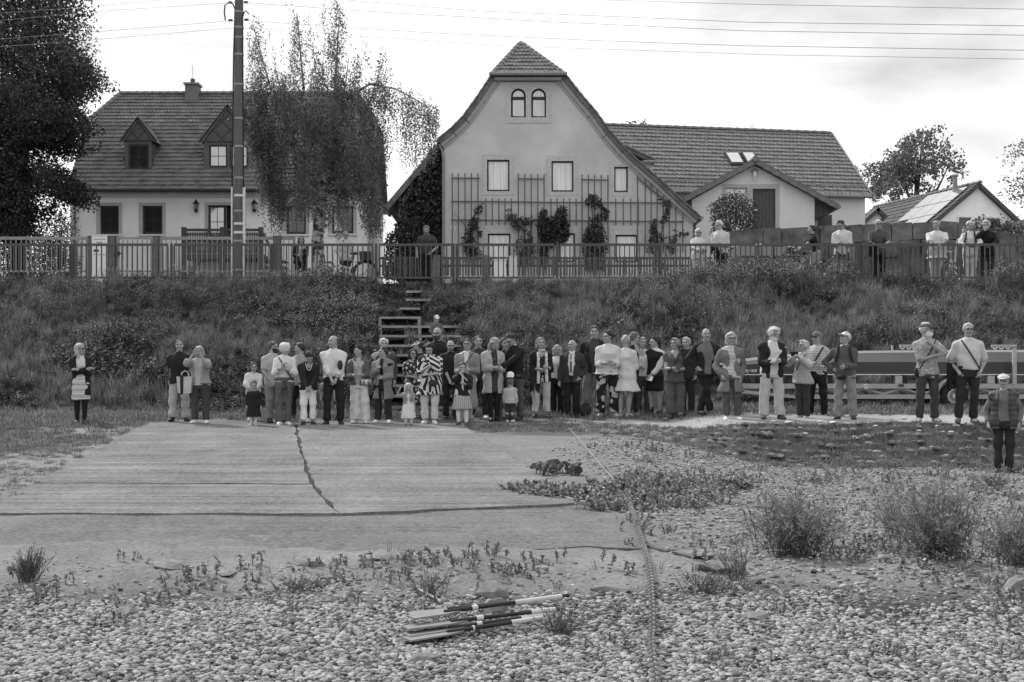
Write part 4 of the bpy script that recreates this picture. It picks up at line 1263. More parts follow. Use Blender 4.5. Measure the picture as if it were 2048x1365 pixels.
# ================================================================ street furniture on the dyke
DF = 41.2
ZF = float(ground_smooth(0, DF))
m_fence = mat('fence_paint_dark', .085, .6, .15, 5)
m_fence2 = mat('garden_fence_grey', .26, .6, .1, 5)
fe = thing('railing', 'long dark metal railing with thin upright bars along the top of the dyke', 'railing', (X(1024, DF), DF, ZF))
posts = [-60, 146, 342, 547, 752, 910, 1114, 1315, 1517, 1720, 1923, 2128]
zt, zb = Zp(490, DF), Zp(549, DF) - .1
bar0 = post0 = None
def rail(a, b, z, d, h, m, par, nm='rail', t=.025):
	return MB().box(X(a, d), X(b, d), d - t, d + t, z - h / 2, z + h / 2).put(nm, m, par)
for i, px in enumerate(posts):
	for o_ in ((-3, 3) if i % 2 else (0,)):
		M_ = T(X(px + o_, DF), DF + .06, ZF - .2)
		if post0 is None: post0 = MB().box(-.033, .033, -.03, .03, 0, zt - ZF + .24).put('post', m_fence, fe, M_)
		else: copy_piece(post0, fe, M_)
	if i + 1 < len(posts):
		a, b = px + 6, posts[i + 1] - 6
		rail(a, b, zt, DF, .075, m_fence, fe)
		rail(a, b, zb, DF, .05, m_fence, fe)
		for e in (a + .5, b - .5):
			MB().box(X(e, DF) - .022, X(e, DF) + .022, DF - .023, DF + .023, zb + .026, zt - .039).put('panel_end', m_fence, fe)
		n = round((b - a) / 10.2)
		for k in range(1, n):
			M_ = T(X(a + (b - a) * k / n, DF), DF, zb + .026)
			if bar0 is None: bar0 = MB().box(-.0165, .0165, -.0165, .0165, 0, zt - zb - .066).put('bar', m_fence, fe, M_)
			else: copy_piece(bar0, fe, M_)
# garden fence of the left house
DG = 46.0
ZG = float(ground_smooth(0, DG))
gf = thing('garden_fence', 'lighter grey metal garden fence in front of the wide house', 'fence', (X(300, DG), DG, ZG))
bar0 = None
for a, b in ((-70, 175), (236, 304), (322, 588)):
	rail(a, b, Zp(477, DG), DG, .10 if a != 236 else .06, m_fence2, gf)
	rail(a, b, Zp(543, DG), DG, .06, m_fence2, gf)
	for e in (a, b):
		MB().box(X(e, DG) - .04, X(e, DG) + .04, DG - .045, DG + .045, ZG - .1, Zp(475, DG)).put('post', m_fence2, gf)
	n = round((b - a) / 10.2)
	for k in range(1, n):
		M_ = T(X(a + (b - a) * k / n, DG), DG, Zp(543, DG) + .03)
		if bar0 is None: bar0 = MB().box(-.014, .014, -.014, .014, 0, Zp(477, DG) - Zp(543, DG) - .08).put('bar', m_fence2, gf, M_)
		else: copy_piece(bar0, gf, M_)
for a, b, lab in ((178, 186.5, 'dark square gate pillar left of the white letterbox column'), (219, 231, 'rough concrete gate pillar right of the white letterbox column'), (308, 318, 'grey gate pillar between the two garden fence sections'), (547, 562, 'dark timber gate pillar behind the birch trunk')):
	t = MB().box(X(a, DG), X(b, DG), DG - .12, DG + .12, ZG - .1, Zp(474, DG)).box(X(a, DG) - .015, X(b, DG) + .015, DG - .135, DG + .135, Zp(474, DG), Zp(472.5, DG))
	tag(t.put('gate_pillar', mat('pillar', .13, .9, .3, 8, .4, 40)), lab, 'pillar', 'gate pillars')
mbx = thing('letterbox', 'tall white letterbox column with house number 28', 'letterbox', (X(202, DG), DG - .1, ZG))
m_lb = mat('letterbox_enamel', .72, .5, .04, 4)
x0, x1 = X(187, DG), X(217.5, DG)
MB().box(x0, x1, DG - .2, DG + .1, ZG - .1, Zp(474, DG)).put('column', m_lb, mbx)
MB().box(x0 - .01, x1 + .01, DG - .215, DG + .11, Zp(474, DG), Zp(472.6, DG)).put('lid', m_lb, mbx)
for y in (480, 511): MB().box(x0 + .05, x1 - .05, DG - .207, DG - .199, Zp(y, DG) - .01, Zp(y, DG) + .01).put('letter_slot', m_metal, mbx)
MB().box(X(191, DG), X(201, DG), DG - .207, DG - .199, Zp(505, DG), Zp(500.5, DG)).put('name_plate', m_black, mbx)
put('lettering', text_mesh('28', .2), m_black, mbx, T(X(202.5, DG), DG - .205, Zp(490, DG)) @ RX(R(90)))
tag(MB().box(X(227, DG), X(241, DG), DG - .1, DG - .06, Zp(512, DG), Zp(504, DG)).tube([(X(240, DG), DG - .1, Zp(508, DG)), (X(240, DG), DG - .22, Zp(508, DG)), (X(247, DG), DG - .22, Zp(508, DG))], .02, 5).put('gate_latch', m_black), 'black latch and handle on the small garden gate', 'latch')

# low picket fence before the gable house
DP = 50.0
pf = thing('picket_fence', 'low dark picket fence in front of the gable house', 'fence', (X(1090, DP), DP, 4.0))
m_pick = mat('picket_wood', .10, .85, .3, 4)
rail(758, 1425, Zp(517, DP), DP, .07, m_pick, pf); rail(758, 1425, Zp(532, DP), DP, .07, m_pick, pf)
p0 = None
for k in range(112):
	M_ = T(X(760 + k * 5.93, DP), DP - .045, Zp(552, DP))
	if p0 is None: p0 = MB().box(-.028, .028, -.012, .012, 0, Zp(514, DP) - Zp(552, DP)).put('picket', m_pick, pf, M_)
	else: copy_piece(p0, pf, M_)
for a in (872, 972): MB().box(X(a, DP) - .14, X(a, DP) + .14, DP - .1, DP + .16, 3.9, Zp(511, DP)).put('post', m_wood2, pf)
tag(MB().box(X(986, 49.4), X(1012, 49.4), 49.3, 49.8, 3.9, Zp(521, 49.4)).box(X(984, 49.4), X(1014, 49.4), 49.27, 49.83, Zp(521, 49.4), Zp(519, 49.4)).put('planter_box', m_white), 'white box standing at the picket fence under the left ground floor window', 'box')
tag(MB().box(X(1016, 49.4), X(1034, 49.4), 49.3, 49.8, 3.9, Zp(514, 49.4)).box(X(1015, 49.4), X(1035, 49.4), 49.27, 49.83, Zp(514, 49.4), Zp(512.5, 49.4)).put('electric_box', mat('box_grey', .6, .6, .05, 4)), 'taller pale cabinet right of the white box at the picket fence', 'cabinet')

# utility pole with bands and cable conduits
DU = 42.6
up = thing('utility_pole', 'tall banded utility pole with cable conduits rising out of the picture', 'pole', (X(477, DU), DU, ZF))
def ctr(y): return 477 + (478.5 - 477) * (545 - y) / 545
MB().tube([(X(476, DU), DU, ZF - .3), (X(478.5, DU), DU, Zp(-120, DU))], [.172, .118], 16).put('shaft', mat('pole_wood', .115, .9, .3, 3, .4, 30, stretch=(5, 5, .5)), up, sm=False)
m_band = mat('pole_band', .62, .5, .2, 9); m_band2 = mat('pole_band_dull', .27, .6, .2, 9)
for y in (-10, 25, 56, 76, 110, 170, 238, 294, 357, 392, 423, 448.5, 466, 483, 541):
	r = .172 + (.118 - .172) * (560 - y) / 680
	bright = y in (392, 448.5, 466)
	MB().tube([(X(ctr(y), DU), DU, Zp(y, DU) - (.035 if bright else .028)), (X(ctr(y), DU), DU, Zp(y, DU) + .035)], r + .006, 16).put('band', m_band if bright else m_band2, up)
for px, y0, w in ((464.5, 375, .03), (488.5, 376, .045)):
	MB().tube([(X(px, DU), DU - .05, ZF - .1), (X(px, DU), DU - .05, Zp(y0, DU))], w, 7).put('conduit', m_band, up)
MB().tube([(X(464.5, DU), DU - .05, Zp(376, DU)), (X(468, DU), DU - .06, Zp(110, DU)), (X(471, DU), DU - .06, Zp(20, DU)), (X(466, DU), DU - .06, Zp(9, DU)), (X(458, DU), DU - .06, Zp(6, DU)), (X(451, DU), DU - .06, Zp(11, DU)), (X(449.5, DU), DU - .06, Zp(25, DU)), (X(451.5, DU), DU - .06, Zp(42, DU))], .022, 5).put('cable', m_black, up)
MB().tube([(X(488, DU), DU - .05, Zp(376, DU)), (X(486.5, DU), DU - .06, Zp(110, DU)), (X(486, DU), DU - .06, Zp(36, DU)), (X(489, DU), DU - .06, Zp(26, DU)), (X(493, DU), DU - .06, Zp(23, DU)), (X(499, DU), DU - .06, Zp(30, DU))], .018, 5).put('cable', m_black, up)
for px, y in ((460, 5.5), (492, 5), (461, 41), (493, 40)):
	MB().tube([(X(px - 4, DU), DU, Zp(y, DU)), (X(px + 4, DU), DU, Zp(y, DU))], .035, 6).put('insulator', m_black, up)
# overhead wires
def wire(pts, r, lab, sag=True):
	v = [Vector(P(*p)) for p in pts]
	out = []
	for i in range(len(v) - 1):
		for k in range(8): out.append(v[i].lerp(v[i + 1], k / 8))
	out.append(v[-1])
	tag(MB().tube(out, r * .62, 5).put('overhead_wire', m_wire), lab, 'wire', 'overhead wires')
m_wire = mat('wire_grey', .3, .6, .1, 3)
wire([(-120, 35, 36), (170, 15, 39), (360, -3, 42.6)], .008, 'topmost thin wire crossing the broad-leaved tree at upper left')
wire([(-120, 52, 36), (230, 21, 40), (476, 5, 42.6)], .008, 'second wire from the left edge to the top insulators of the pole')
wire([(-120, 88, 36), (230, 61, 40), (476, 41, 42.6)], .009, 'wire running from the left tree to the lower insulators of the pole')
wire([(-120, 102, 36), (140, 84, 39), (470, 56, 42.6)], .008, 'lowest thin wire between the left tree and the pole')
wire([(480, 5, 42.6), (734, 23, 40), (1100, 44, 36), (1490, 62, 31), (2120, 72, 25)], .010, 'wire from the top of the pole across the sky to the right')
wire([(480, 41, 42.6), (860, 66, 38), (1200, 82, 35), (1490, 92, 31), (2120, 102, 25)], .010, 'wire from the lower insulators of the pole running right above the gable')
wire([(480, 56, 42.6), (1000, 92, 36), (1540, 110, 31), (2120, 120, 25)], .008, 'lowest wire on the right side of the sky')
wire([(640, -4, 42), (950, 22, 38), (1500, 45, 31), (2120, 53, 25)], .010, 'upper wire passing over the birch top to the right')
wire([(1050, -4, 38), (1500, 9, 31), (2120, 20, 25)], .009, 'uppermost wire at the top right corner of the sky')

# ---------------------------------------------------------------- bicycles
m_tyre = mat('tyre', .025, .9, .2, 9); m_chrome = mat('chrome', .5, .3, .1, 5, spec=.6)
def bicycle(x, d, z, lab, paint, flip=1, rz=0.0, basket=True, sc=1.0):
	t = thing('bicycle', lab, 'bicycle', (x, d, z), rz, 'bicycles behind the railing')
	W = WM[t]
	def pp(mb, nm, m, par=None): return mb.put(nm, m, par or t, Matrix.Identity(4), local=True)
	f = flip; wr = .35; fx, rx = -.55 * f, .55 * f
	for wx in (fx, rx):
		w = pp(MB().ring((wx, 0, wr), wr - .02, .02, n=22, m=5), 'wheel', m_tyre)
		mb = MB().ring((wx, 0, wr), wr - .05, .012, n=20, m=4)
		for k in range(9):
			a = math.pi * k / 9
			c, s_ = math.cos(a) * (wr - .05), math.sin(a) * (wr - .05)
			mb.tube([(wx - c, 0, wr - s_), (wx + c, 0, wr + s_)], .003, 3, False)
		mb.tube([(wx, -.05, wr), (wx, .05, wr)], .025, 6)
		mb.put('rim', m_chrome, w, Matrix.Identity(4), local=True)
	mb = MB()
	bb, seat, head = (.05 * f, 0, .3), (.2 * f, 0, .72), (-.38 * f, 0, .78)
	mb.tube([bb, seat], .022, 6).tube([bb, (-.2 * f, 0, .42), (-.40 * f, 0, .7)], .028, 6).tube([(.12 * f, 0, .5), (-.15 * f, 0, .56), head], .022, 6)
	mb.tube([bb, (rx, 0, wr)], .018, 5).tube([seat, (rx, 0, wr)], .016, 5).tube([head, (-.43 * f, 0, .62), (fx, 0, wr)], .015, 5)
	pp(mb, 'frame', paint)
	pp(MB().ell((.23 * f, 0, .93), (.14, .09, .04)).tube([seat, (.22 * f, 0, .9)], .013, 5), 'saddle', m_black)
	pp(MB().tube([head, (-.36 * f, 0, .98), (-.33 * f, -.1, 1.03), (-.2 * f, -.28, 1.0)], .012, 5).tube([(-.36 * f, 0, .98), (-.33 * f, .1, 1.03), (-.2 * f, .28, 1.0)], .012, 5), 'handlebar', m_chrome)
	pp(MB().ring((rx, 0, wr), wr + .02, .018, n=16, m=4), 'mudguard', m_black)
	pp(MB().tube([(.25 * f, 0, .68), (.75 * f, 0, .72)], .012, 4).tube([(.72 * f, 0, .72), (rx, 0, wr)], .008, 4), 'carrier', m_black)
	if basket:
		b = MB()
		for k in range(5):
			zz = .74 + .06 * k; g = .01 * k
			b.ring((.55 * f, 0, zz), 1, .008, M=RX(R(90)), n=4, m=3, sx=.2 + g, sz=.17 + g)
		for k in range(12):
			a = 2 * math.pi * k / 12
			b.tube([(.55 * f + .15 * math.cos(a), .13 * math.sin(a), .73), (.55 * f + .18 * math.cos(a), .15 * math.sin(a), .99)], .006, 3, False)
		b.box(.55 * f - .16, .55 * f + .16, -.12, .12, .73, .98)
		pp(b, 'basket', mat('wicker', .07, .9, .4, 30))
	pp(MB().ring((bb[0], -.05, bb[2]), .09, .01, n=12, m=4).tube([(bb[0], -.06, bb[2]), (bb[0] - .12, -.1, bb[2] - .12)], .012, 5), 'crank', m_chrome)
	return t
bicycle(X(693, 41.75), 41.75, ZF, 'white step-through bicycle with rear basket behind the railing by the birch', m_white, 1, .08)
bicycle(X(1622, 41.7), 41.7, ZF, 'dark bicycle the ponytailed woman is sitting on', mat('bike_dark', .05, .4, .1, 5), -1, .5, False)
bicycle(X(1915, 42.1), 42.1, ZF, 'pale bicycle half hidden in weeds between the heavy man and the railing post', mat('bike_pale', .6, .4, .1, 5), 1, .75, False)

# ---------------------------------------------------------------- parked car behind the railing
DC = 44.0
m_car = mat('car_paint', .07, .3, .05, 4, spec=.6); m_carroof = mat('car_roof_paint', .62, .35, .05, 4, spec=.5)
car = thing('parked_car', 'dark car with pale roof parked behind the railing near the porch', 'car', (X(1520, DC), DC, float(ground_smooth(7, DC))))
zc = float(ground_smooth(7, DC))
cx = X(1520, DC)
body = [(-2.0, .35), (-1.7, .3), (1.8, .3), (2.05, .4), (2.1, .62), (1.9, .78), (1.25, .86), (-1.1, .9), (-1.85, .8), (-2.05, .6)]
MB().prism([(x, z) for x, z in body], DC - .8, DC + .8, T(cx, 0, zc)).put('body', m_car, car)
MB().prism([(-1.25, .9), (1.3, .862), (.75, 1.27), (-.85, 1.30)], DC - .68, DC + .68, T(cx, 0, zc + .002)).put('cabin_glass', glass('car_glass', .02, .12), car)
rp = [(-1.0, 1.285), (-.6, 1.345), (0, 1.37), (.5, 1.35), (.95, 1.265), (.9, 1.24), (.45, 1.31), (0, 1.33), (-.6, 1.305), (-.98, 1.25)]
MB().prism(rp[::-1], DC - .7, DC + .7, T(cx, 0, zc)).put('roof', m_carroof, car)
for a in (-1.25, 1.3):
	w = MB().ring((cx + a, DC - .74, zc + .31), .24, .075, n=18, m=6).put('wheel', m_tyre, car)
	MB().tube([(cx + a, DC - .79, zc + .31), (cx + a, DC - .7, zc + .31)], .2, 12).put('rim', m_chrome, w)
for a in (-.25, .3):
	MB().box(cx + a - .02, cx + a + .02, DC - .7, DC - .672, zc + .9, zc + 1.29).put('door_pillar', m_black, car)

# ---------------------------------------------------------------- overgrown wooden stairs up the dyke
stp = thing('stairs', 'overgrown timber stairs climbing the grassy dyke', 'stairs', (X(842, 33), 33, .2))
m_step = mat('stair_timber', .27, .9, .35, 5, .3, 40, stretch=(.6, 4, 4))
rows = [(584, 812, 845), (600.5, 812, 862), (618, 800, 840), (636, 758, 842), (654, 758, 924), (673, 759, 922), (692, 760, 925), (711, 762, 927), (731, 765, 925), (751, 768, 925), (772, 770, 922), (793, 772, 921), (816, 772, 921)]
prev = None
for i, (y, a, b) in enumerate(rows):
	d = hit(842, y + 9) - .25; z = Zp(y, d)
	a2, b2 = X(a, d), X(b, d)
	MB().box(a2, b2, d - .05, d + .05, z - .03, z + .03).put('step_beam', m_step, stp)
	MB().box(a2 + .02, b2 - .02, d + .051, d + .42, z - .025, z + .01).put('tread', mat('tread_earth', .06, .95, .3, 8), stp)
	for px in ((757 + i, 836 + i * .9, 924) if i > 2 else ()):
		if a - 4 <= px <= b + 4:
			MB().box(X(px, d) - .04, X(px, d) + .04, d - .04, d + .04, z - .25, z - .031).put('riser_post', m_step, stp)

# ---------------------------------------------------------------- boat trailer with upturned boat
DT = 31.6
m_tr_ = mat('trailer_galvanised', .36, .55, .12, 4, spec=.4)
tl = thing('boat_trailer', 'long galvanised lattice boat trailer standing on the path', 'trailer', (X(1850, DT), DT, .3))
def tb(x0, x1, y0, y1, nm, dd=0, th=.05, m=None):
	return MB().box(X(x0, DT), X(x1, DT), DT + dd - th, DT + dd + th, Zp(y1, DT), Zp(y0, DT)).put(nm, m or m_tr_, tl)
for dd in (0, 1.3):
	tb(1482, 2130, 768, 777.5, 'upper_beam', dd); tb(1598, 2130, 789.5, 798, 'lower_beam', dd)
	MB().slab([(X(1480, DT), DT + dd - .05, Zp(780, DT)), (X(1600, DT), DT + dd - .05, Zp(792, DT)), (X(1600, DT), DT + dd + .05, Zp(792, DT)), (X(1480, DT), DT + dd + .05, Zp(780, DT))], .07).put('drawbar', m_tr_, tl)
	k0 = None
	for k in range(13):
		x0 = 1612 + k * 38.5
		a, b = ((x0, 789), (x0 + 38, 778)) if k % 2 == 0 else ((x0, 778), (x0 + 38, 789))
		MB().tube([(X(a[0], DT), DT + dd, Zp(a[1], DT)), (X(b[0], DT), DT + dd, Zp(b[1], DT))], .03, 4).put('strut', m_tr_, tl)
for px in (1500, 1620, 1740, 1860, 1980, 2090):
	MB().box(X(px, DT) - .04, X(px, DT) + .04, DT + .06, DT + 1.24, Zp(777, DT), Zp(770, DT)).put('cross_beam', m_tr_, tl)
m_refl = mat('reflector', .55, .3, .1, 9, spec=.6)
for px, y in ((1730.5, 774), (1683, 776)):
	MB().ring((X(px, DT), DT - .06, Zp(y, DT)), .045, .018, n=14, m=4).ell((X(px, DT), DT - .055, Zp(y, DT)), (.03, .008, .04), 8, 6).put('reflector', m_refl, tl)
tb(1796, 1806, 769, 773, 'reflector', -.06, .015, m_frame)
for px in (1800, 1985, 1650):
	tb(px - 9, px + 5, 752, 767.5, 'cradle_block', .1, .08, m_tr_); tb(px + 6, px + 16, 750, 767.5, 'rubber_stop', .12, .08, m_tyre)
wx, wz, wr = X(1905, DT), Zp(793, DT), .315
for dd, nm in ((-.12, 'wheel'), (1.42, 'wheel')):
	w = MB().ring((wx, DT + dd, wz), wr - .085, .088, n=24, m=8).put(nm, m_tyre, tl, sm=True)
	MB().tube([(wx, DT + dd - .03, wz), (wx, DT + dd + .05, wz)], .19, 18).put('rim', m_metal, w)
	MB().ring((wx, DT + dd - .06, wz), .15, .02, n=16, m=4).ell((wx, DT + dd - .05, wz), (.06, .03, .06), 8, 6).put('hub', m_refl, w)
pts = [(wx + .4 * math.cos(a), wz + .02 + .4 * math.sin(a)) for a in [math.pi * (.06 + .88 * k / 10) for k in range(11)]]
mb = MB()
for (xa, za), (xb, zb_) in zip(pts, pts[1:]):
	mb.slab([(xa, DT - .24, za), (xb, DT - .24, zb_), (xb, DT - .01, zb_), (xa, DT - .01, za)][::-1], .02)
mb.put('mudguard', m_tr_, tl)
tb(1845, 1868, 778, 822, 'mud_flap', .6, .4, m_tyre)
tb(2020, 2027, 696, 768, 'upright', -.16, .04); tb(1978, 2027, 690, 694.5, 'rack_bar', -.16, .04)
tb(1795, 1834, 690, 694.5, 'rack_bar', -.16, .04); tb(1794, 1797, 690, 768, 'upright', .45, .03)
for a in (1800, 1813, 1826, 1984, 1997, 2010):
	MB().tube([(X(a - 5, DT), DT - .17, Zp(695, DT)), (X(a, DT), DT - .19, Zp(699, DT)), (X(a + 5, DT), DT - .17, Zp(695, DT))], .02, 5).put('strap', m_band, tl)
# upturned boat: light keel half, dark painted topsides with lettering
bo = thing('boat', 'long upturned two-tone boat lying on the lattice trailer', 'boat', (X(1800, DT), DT, Zp(748, DT)))
sec = [(1395, 1.0, .05, 738), (1440, .7, .25, 728), (1490, .35, .42, 718.5), (1560, .1, .52, 710), (1640, .02, .56, 704.5), (1740, 0, .58, 701.5), (1900, 0, .58, 700), (2040, 0, .58, 700), (2200, .05, .55, 702)]
V_, F1, F2 = [], [], []
yc = DT + .62
for px, _, hw, yt in sec:
	x = X(px, DT); zt_, zm, zb_ = Zp(yt, DT), Zp(724.5 if px > 1500 else 730, DT), Zp(748.5, DT)
	zm = min(zm, zt_ - .02)
	V_ += [(x, yc - hw, zb_), (x, yc - hw * 1.01 - .01, zm), (x, yc - hw * .93, zt_ - .05), (x, yc - hw * .6, zt_), (x, yc + hw * .6, zt_), (x, yc + hw * .93, zt_ - .05), (x, yc + hw * 1.01 + .01, zm), (x, yc + hw, zb_)]
n = 8
for i in range(len(sec) - 1):
	for k in range(n - 1):
		q = (i * n + k, i * n + k + 1, (i + 1) * n + k + 1, (i + 1) * n + k)
		(F1 if k in (0, 6) else F2).append(q[::-1])
F2.append(tuple(range(n - 1, -1, -1)))
put('topsides', new_mesh('topsides', V_, F1), mat('boat_dark_paint', .05, .45, .08, 3, spec=.4), bo)
put('bottom', new_mesh('bottom', V_, F2), mat('boat_light_paint', .185, .5, .06, 2, spec=.4), bo)
MB().box(X(1480, DT), X(2200, DT), yc - .605, yc - .55, Zp(750.5, DT), Zp(748.6, DT)).put('gunwale', m_band, bo)
put('lettering', text_mesh('ein-lau', .125), m_white, bo, T(X(1501, DT), yc - .50, Zp(742.5, DT)) @ RZ(-.10) @ RX(R(90)) @ Matrix.Rotation(math.pi, 4, 'Z'))

# ---------------------------------------------------------------- heavy chain on the slipway edge
def chain_path():
	pts = [(1259, 1014), (1266, 1042), (1277, 1075), (1287, 1105), (1295, 1140), (1301, 1180), (1304, 1225), (1304, 1265), (1302, 1300), (1306, 1335), (1310, 1372), (1308, 1420)]
	out = []
	for px, py in pts:
		d = hit(px, py, 6); x = X(px, d); out.append(Vector((x, d, float(ground(x, d)) + .055)))
	return out
cp = chain_path()
ch = thing('chain', 'heavy iron chain lying across the sand down to the water', 'chain', tuple(cp[5]))
m_ch = mat('iron_chain', .13, .4, .5, 12, spec=.5)
seg = [(cp[i + 1] - cp[i]).length for i in range(len(cp) - 1)]
tot = sum(seg); nl = min(260, int(tot / .062)); l0 = None
for k in range(nl):
	s_ = tot * (k + .5) / nl; i = 0
	while s_ > seg[i]: s_ -= seg[i]; i += 1
	p = cp[i].lerp(cp[i + 1], s_ / seg[i]); dr = (cp[i + 1] - cp[i]).normalized()
	q = dr.to_track_quat('X', 'Z').to_matrix().to_4x4()
	M_ = T(*p) @ q @ RX(R(35 if k % 2 else 125) + random.uniform(-.15, .15))
	if l0 is None: l0 = MB().ring((0, 0, 0), .022, .0095, n=8, m=5, sx=1.6).put('link', m_ch, ch, M_)
	else: copy_piece(l0, ch, M_)
def ground_line(pts, r, up=.02, jit=0.0):
	out = []
	for px, py in pts:
		d = hit(px, py, 6); x = X(px, d); out.append((x + random.uniform(-jit, jit), d, float(ground(x, d)) + up))
	return MB().tube(out, r, 5)
tag(ground_line([(1138, 858), (1150, 872), (1165, 890), (1183, 912), (1205, 938), (1228, 962)], .009).put('rope', mat('rope', .24, .9, .2, 20)), 'thin pale rope running over the grass slope towards the broad leaves', 'rope')
tag(ground_line([(1285, 1088), (1310, 1100), (1335, 1110), (1375, 1112), (1410, 1120), (1440, 1134)], .03, .0).put('root', mat('root_bark', .09, .9, .3, 12)), 'dark root lying on the sand right of the chain', 'root')
tag(ground_line([(838, 1188), (860, 1198), (882, 1213)], .012, .03).put('stick', m_band2), 'pale curved stick near the paddles', 'stick')
tag(ground_line([(1130, 1000), (1155, 1007), (1185, 1012)], .014, .03).put('stick', m_band2), 'thin pale stick at the corner of the slipway', 'stick')

# ---------------------------------------------------------------- bundle of paddles
m_bl = mat('paddle_blade', .19, .45, .15, 6, spec=.4); m_sh = mat('paddle_shaft_black', .02, .5, .1, 5); m_wh = mat('paddle_white', .52, .5, .06, 6)
def paddle(tip, neck, ring, sw_, end, wstart, grip, lift, lab):
	def g(p, l):
		d = hit(p[0], p[1], 6); x = X(p[0], d); return Vector((x, d, float(ground(x, d)) + l))
	a, e = g(tip, lift), g(end, lift + .03)
	ax = (e - a); Ln = ax.length; ax.normalize()
	t = thing('paddle', lab, 'paddle', tuple(a), group='paddles on the pebbles')
	fr = lambda px: (px - tip[0]) / (end[0] - tip[0]) * Ln
	q = ax.to_track_quat('X', 'Z').to_matrix().to_4x4()
	M_ = T(*a) @ q
	bl_ = fr(neck)
	w = .075
	out = [(0, -w), (.0, w * .8), (.05, w), (bl_ * .7, w * .85), (bl_, .02), (bl_, -.02), (bl_ * .7, -w * .85), (.02, -w)]
	mb = MB()
	b = [(x, y, .007) for x, y in out] + [(x, y, -.005) for x, y in out]
	n = len(out); mb.v = b; mb.f = [tuple(range(n))[::-1], tuple(range(n, 2 * n))] + [(i, (i + 1) % n, n + (i + 1) % n, n + i) for i in range(n)]
	mb.put('blade', m_bl, t, M_)
	r = .0155
	MB().tube([(bl_ - .12, 0, .012), (bl_, 0, .01), (fr(wstart), 0, .01)], [.012, r, r], 8).put('shaft', m_sh, t, M_)
	MB().tube([(fr(ring) - sw_, 0, .01), (fr(ring) + sw_, 0, .01)], r + .004, 8).put('sleeve', m_wh, t, M_)
	MB().tube([(fr(wstart), 0, .01), (Ln - grip, 0, .01)], r + .002, 8).put('handle', m_wh, t, M_)
	if grip: MB().tube([(Ln - grip, 0, .01), (Ln - grip * .4, 0, .01), (Ln, 0, .01)], [r, r * .8, r * 1.2], 8).put('grip', m_sh, t, M_)
paddle((818, 1254), 925, 948, .008, (1080, 1236), 1022, .0, .10, 'rearmost paddle of the bundle with a thin white ring')
paddle((820, 1265), 915, 945, .022, (1137, 1231), 1026, .06, .115, 'paddle on top of the bundle with long white handle and black grip')
paddle((810, 1275), 930, 956, .026, (1118, 1246), 1060, .03, .075, 'middle paddle with broad white sleeve and short white handle')
paddle((811, 1280), 926, 955, .02, (1092, 1250), 1040, .0, .045, 'paddle wedged low in the bundle with its blade mostly hidden')
paddle((812, 1287), 922, 943, .008, (1085, 1254), 1020, .0, .04, 'front paddle of the bundle with its pale blade lying lowest')
# ================================================================ vegetation
lm_grass = leaf_mat('grass_blade', .185, .75, .25)
lm_grass2 = leaf_mat('dry_grass_blade', .26, .5, .25)
lm_weed = leaf_mat('weed_leaf', .125, .55, .25)
lm_dark = leaf_mat('dark_leaf', .045, .5, .2)
lm_short = leaf_mat('short_grass', .15, .6, .2)
lm_birch = leaf_mat('birch_leaf', .155, .65, .45)
lm_broad = leaf_mat('broad_leaf', .08, .6, .25)
lm_conif = leaf_mat('needle_spray', .042, .6, .12)
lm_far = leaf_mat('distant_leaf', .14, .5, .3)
lm_vine = leaf_mat('vine_leaf', .055, .55, .2)
lm_ivy = leaf_mat('ivy_leaf', .075, .6, .2)
lm_willow = leaf_mat('willow_leaf', .22, .5, .25)
lm_burr = leaf_mat('broad_ground_leaf', .26, .55, .2)
lm_burr_d = leaf_mat('dark_round_leaf', .05, .4, .1)
lm_white = leaf_mat('white_blossom', .5, .3, .2)
m_stem = mat('plant_stem', .09, .9, .3, 5)
m_bark = mat('bark', .06, .95, .4, 6, .5, 20, stretch=(3, 3, .7))

def nrm(a): return a / np.maximum(np.linalg.norm(a, axis=-1, keepdims=True), 1e-9)
def leaf_quads(c, axis, side, l, w):
	"""diamond leaves: centres, unit axis, unit side, length, width -> verts, faces"""
	a = axis * (l * .5)[:, None]; s = side * (w * .5)[:, None]
	v = np.stack([c - a, c + s - a * .1, c + a, c - s - a * .1], 1).reshape(-1, 3)
	f = np.arange(len(v)).reshape(-1, 4)
	return v, f
def rand_dirs(n, down=0.0, flat=0.0):
	a = RNG.normal(0, 1, (n, 3)); a[:, 2] = a[:, 2] * (1 - flat) - down
	a = nrm(a); b = nrm(np.cross(a, RNG.normal(0, 1, (n, 3))))
	return a, b
def blades(n, h, spread, lean, w, seed):
	"""ribbons bending outwards from a small base"""
	r = np.random.default_rng(seed); V, Fq = [], []
	for i in range(n):
		an = r.uniform(0, 6.28); br = spread * math.sqrt(r.uniform()); bx, by = br * math.cos(an), br * math.sin(an)
		hh = h * r.uniform(.45, 1.0); a2 = r.uniform(0, 6.28); le = lean * r.uniform(.2, 1.0) * hh
		dx, dy = math.cos(a2), math.sin(a2); sx, sy = -dy * w / 2, dx * w / 2
		b = len(V)
		for t, ww in ((0, 1), (.4, .9), (.75, .6)):
			x, y, z = bx + dx * le * t * t, by + dy * le * t * t, hh * t * (1 - .12 * lean * t)
			V += [(x - sx * ww, y - sy * ww, z), (x + sx * ww, y + sy * ww, z)]
		V.append((bx + dx * le, by + dy * le, hh * (1 - .15 * lean)))
		Fq += [(b, b + 1, b + 3, b + 2), (b + 2, b + 3, b + 5, b + 4), (b + 4, b + 5, b + 6)]
	return V, Fq
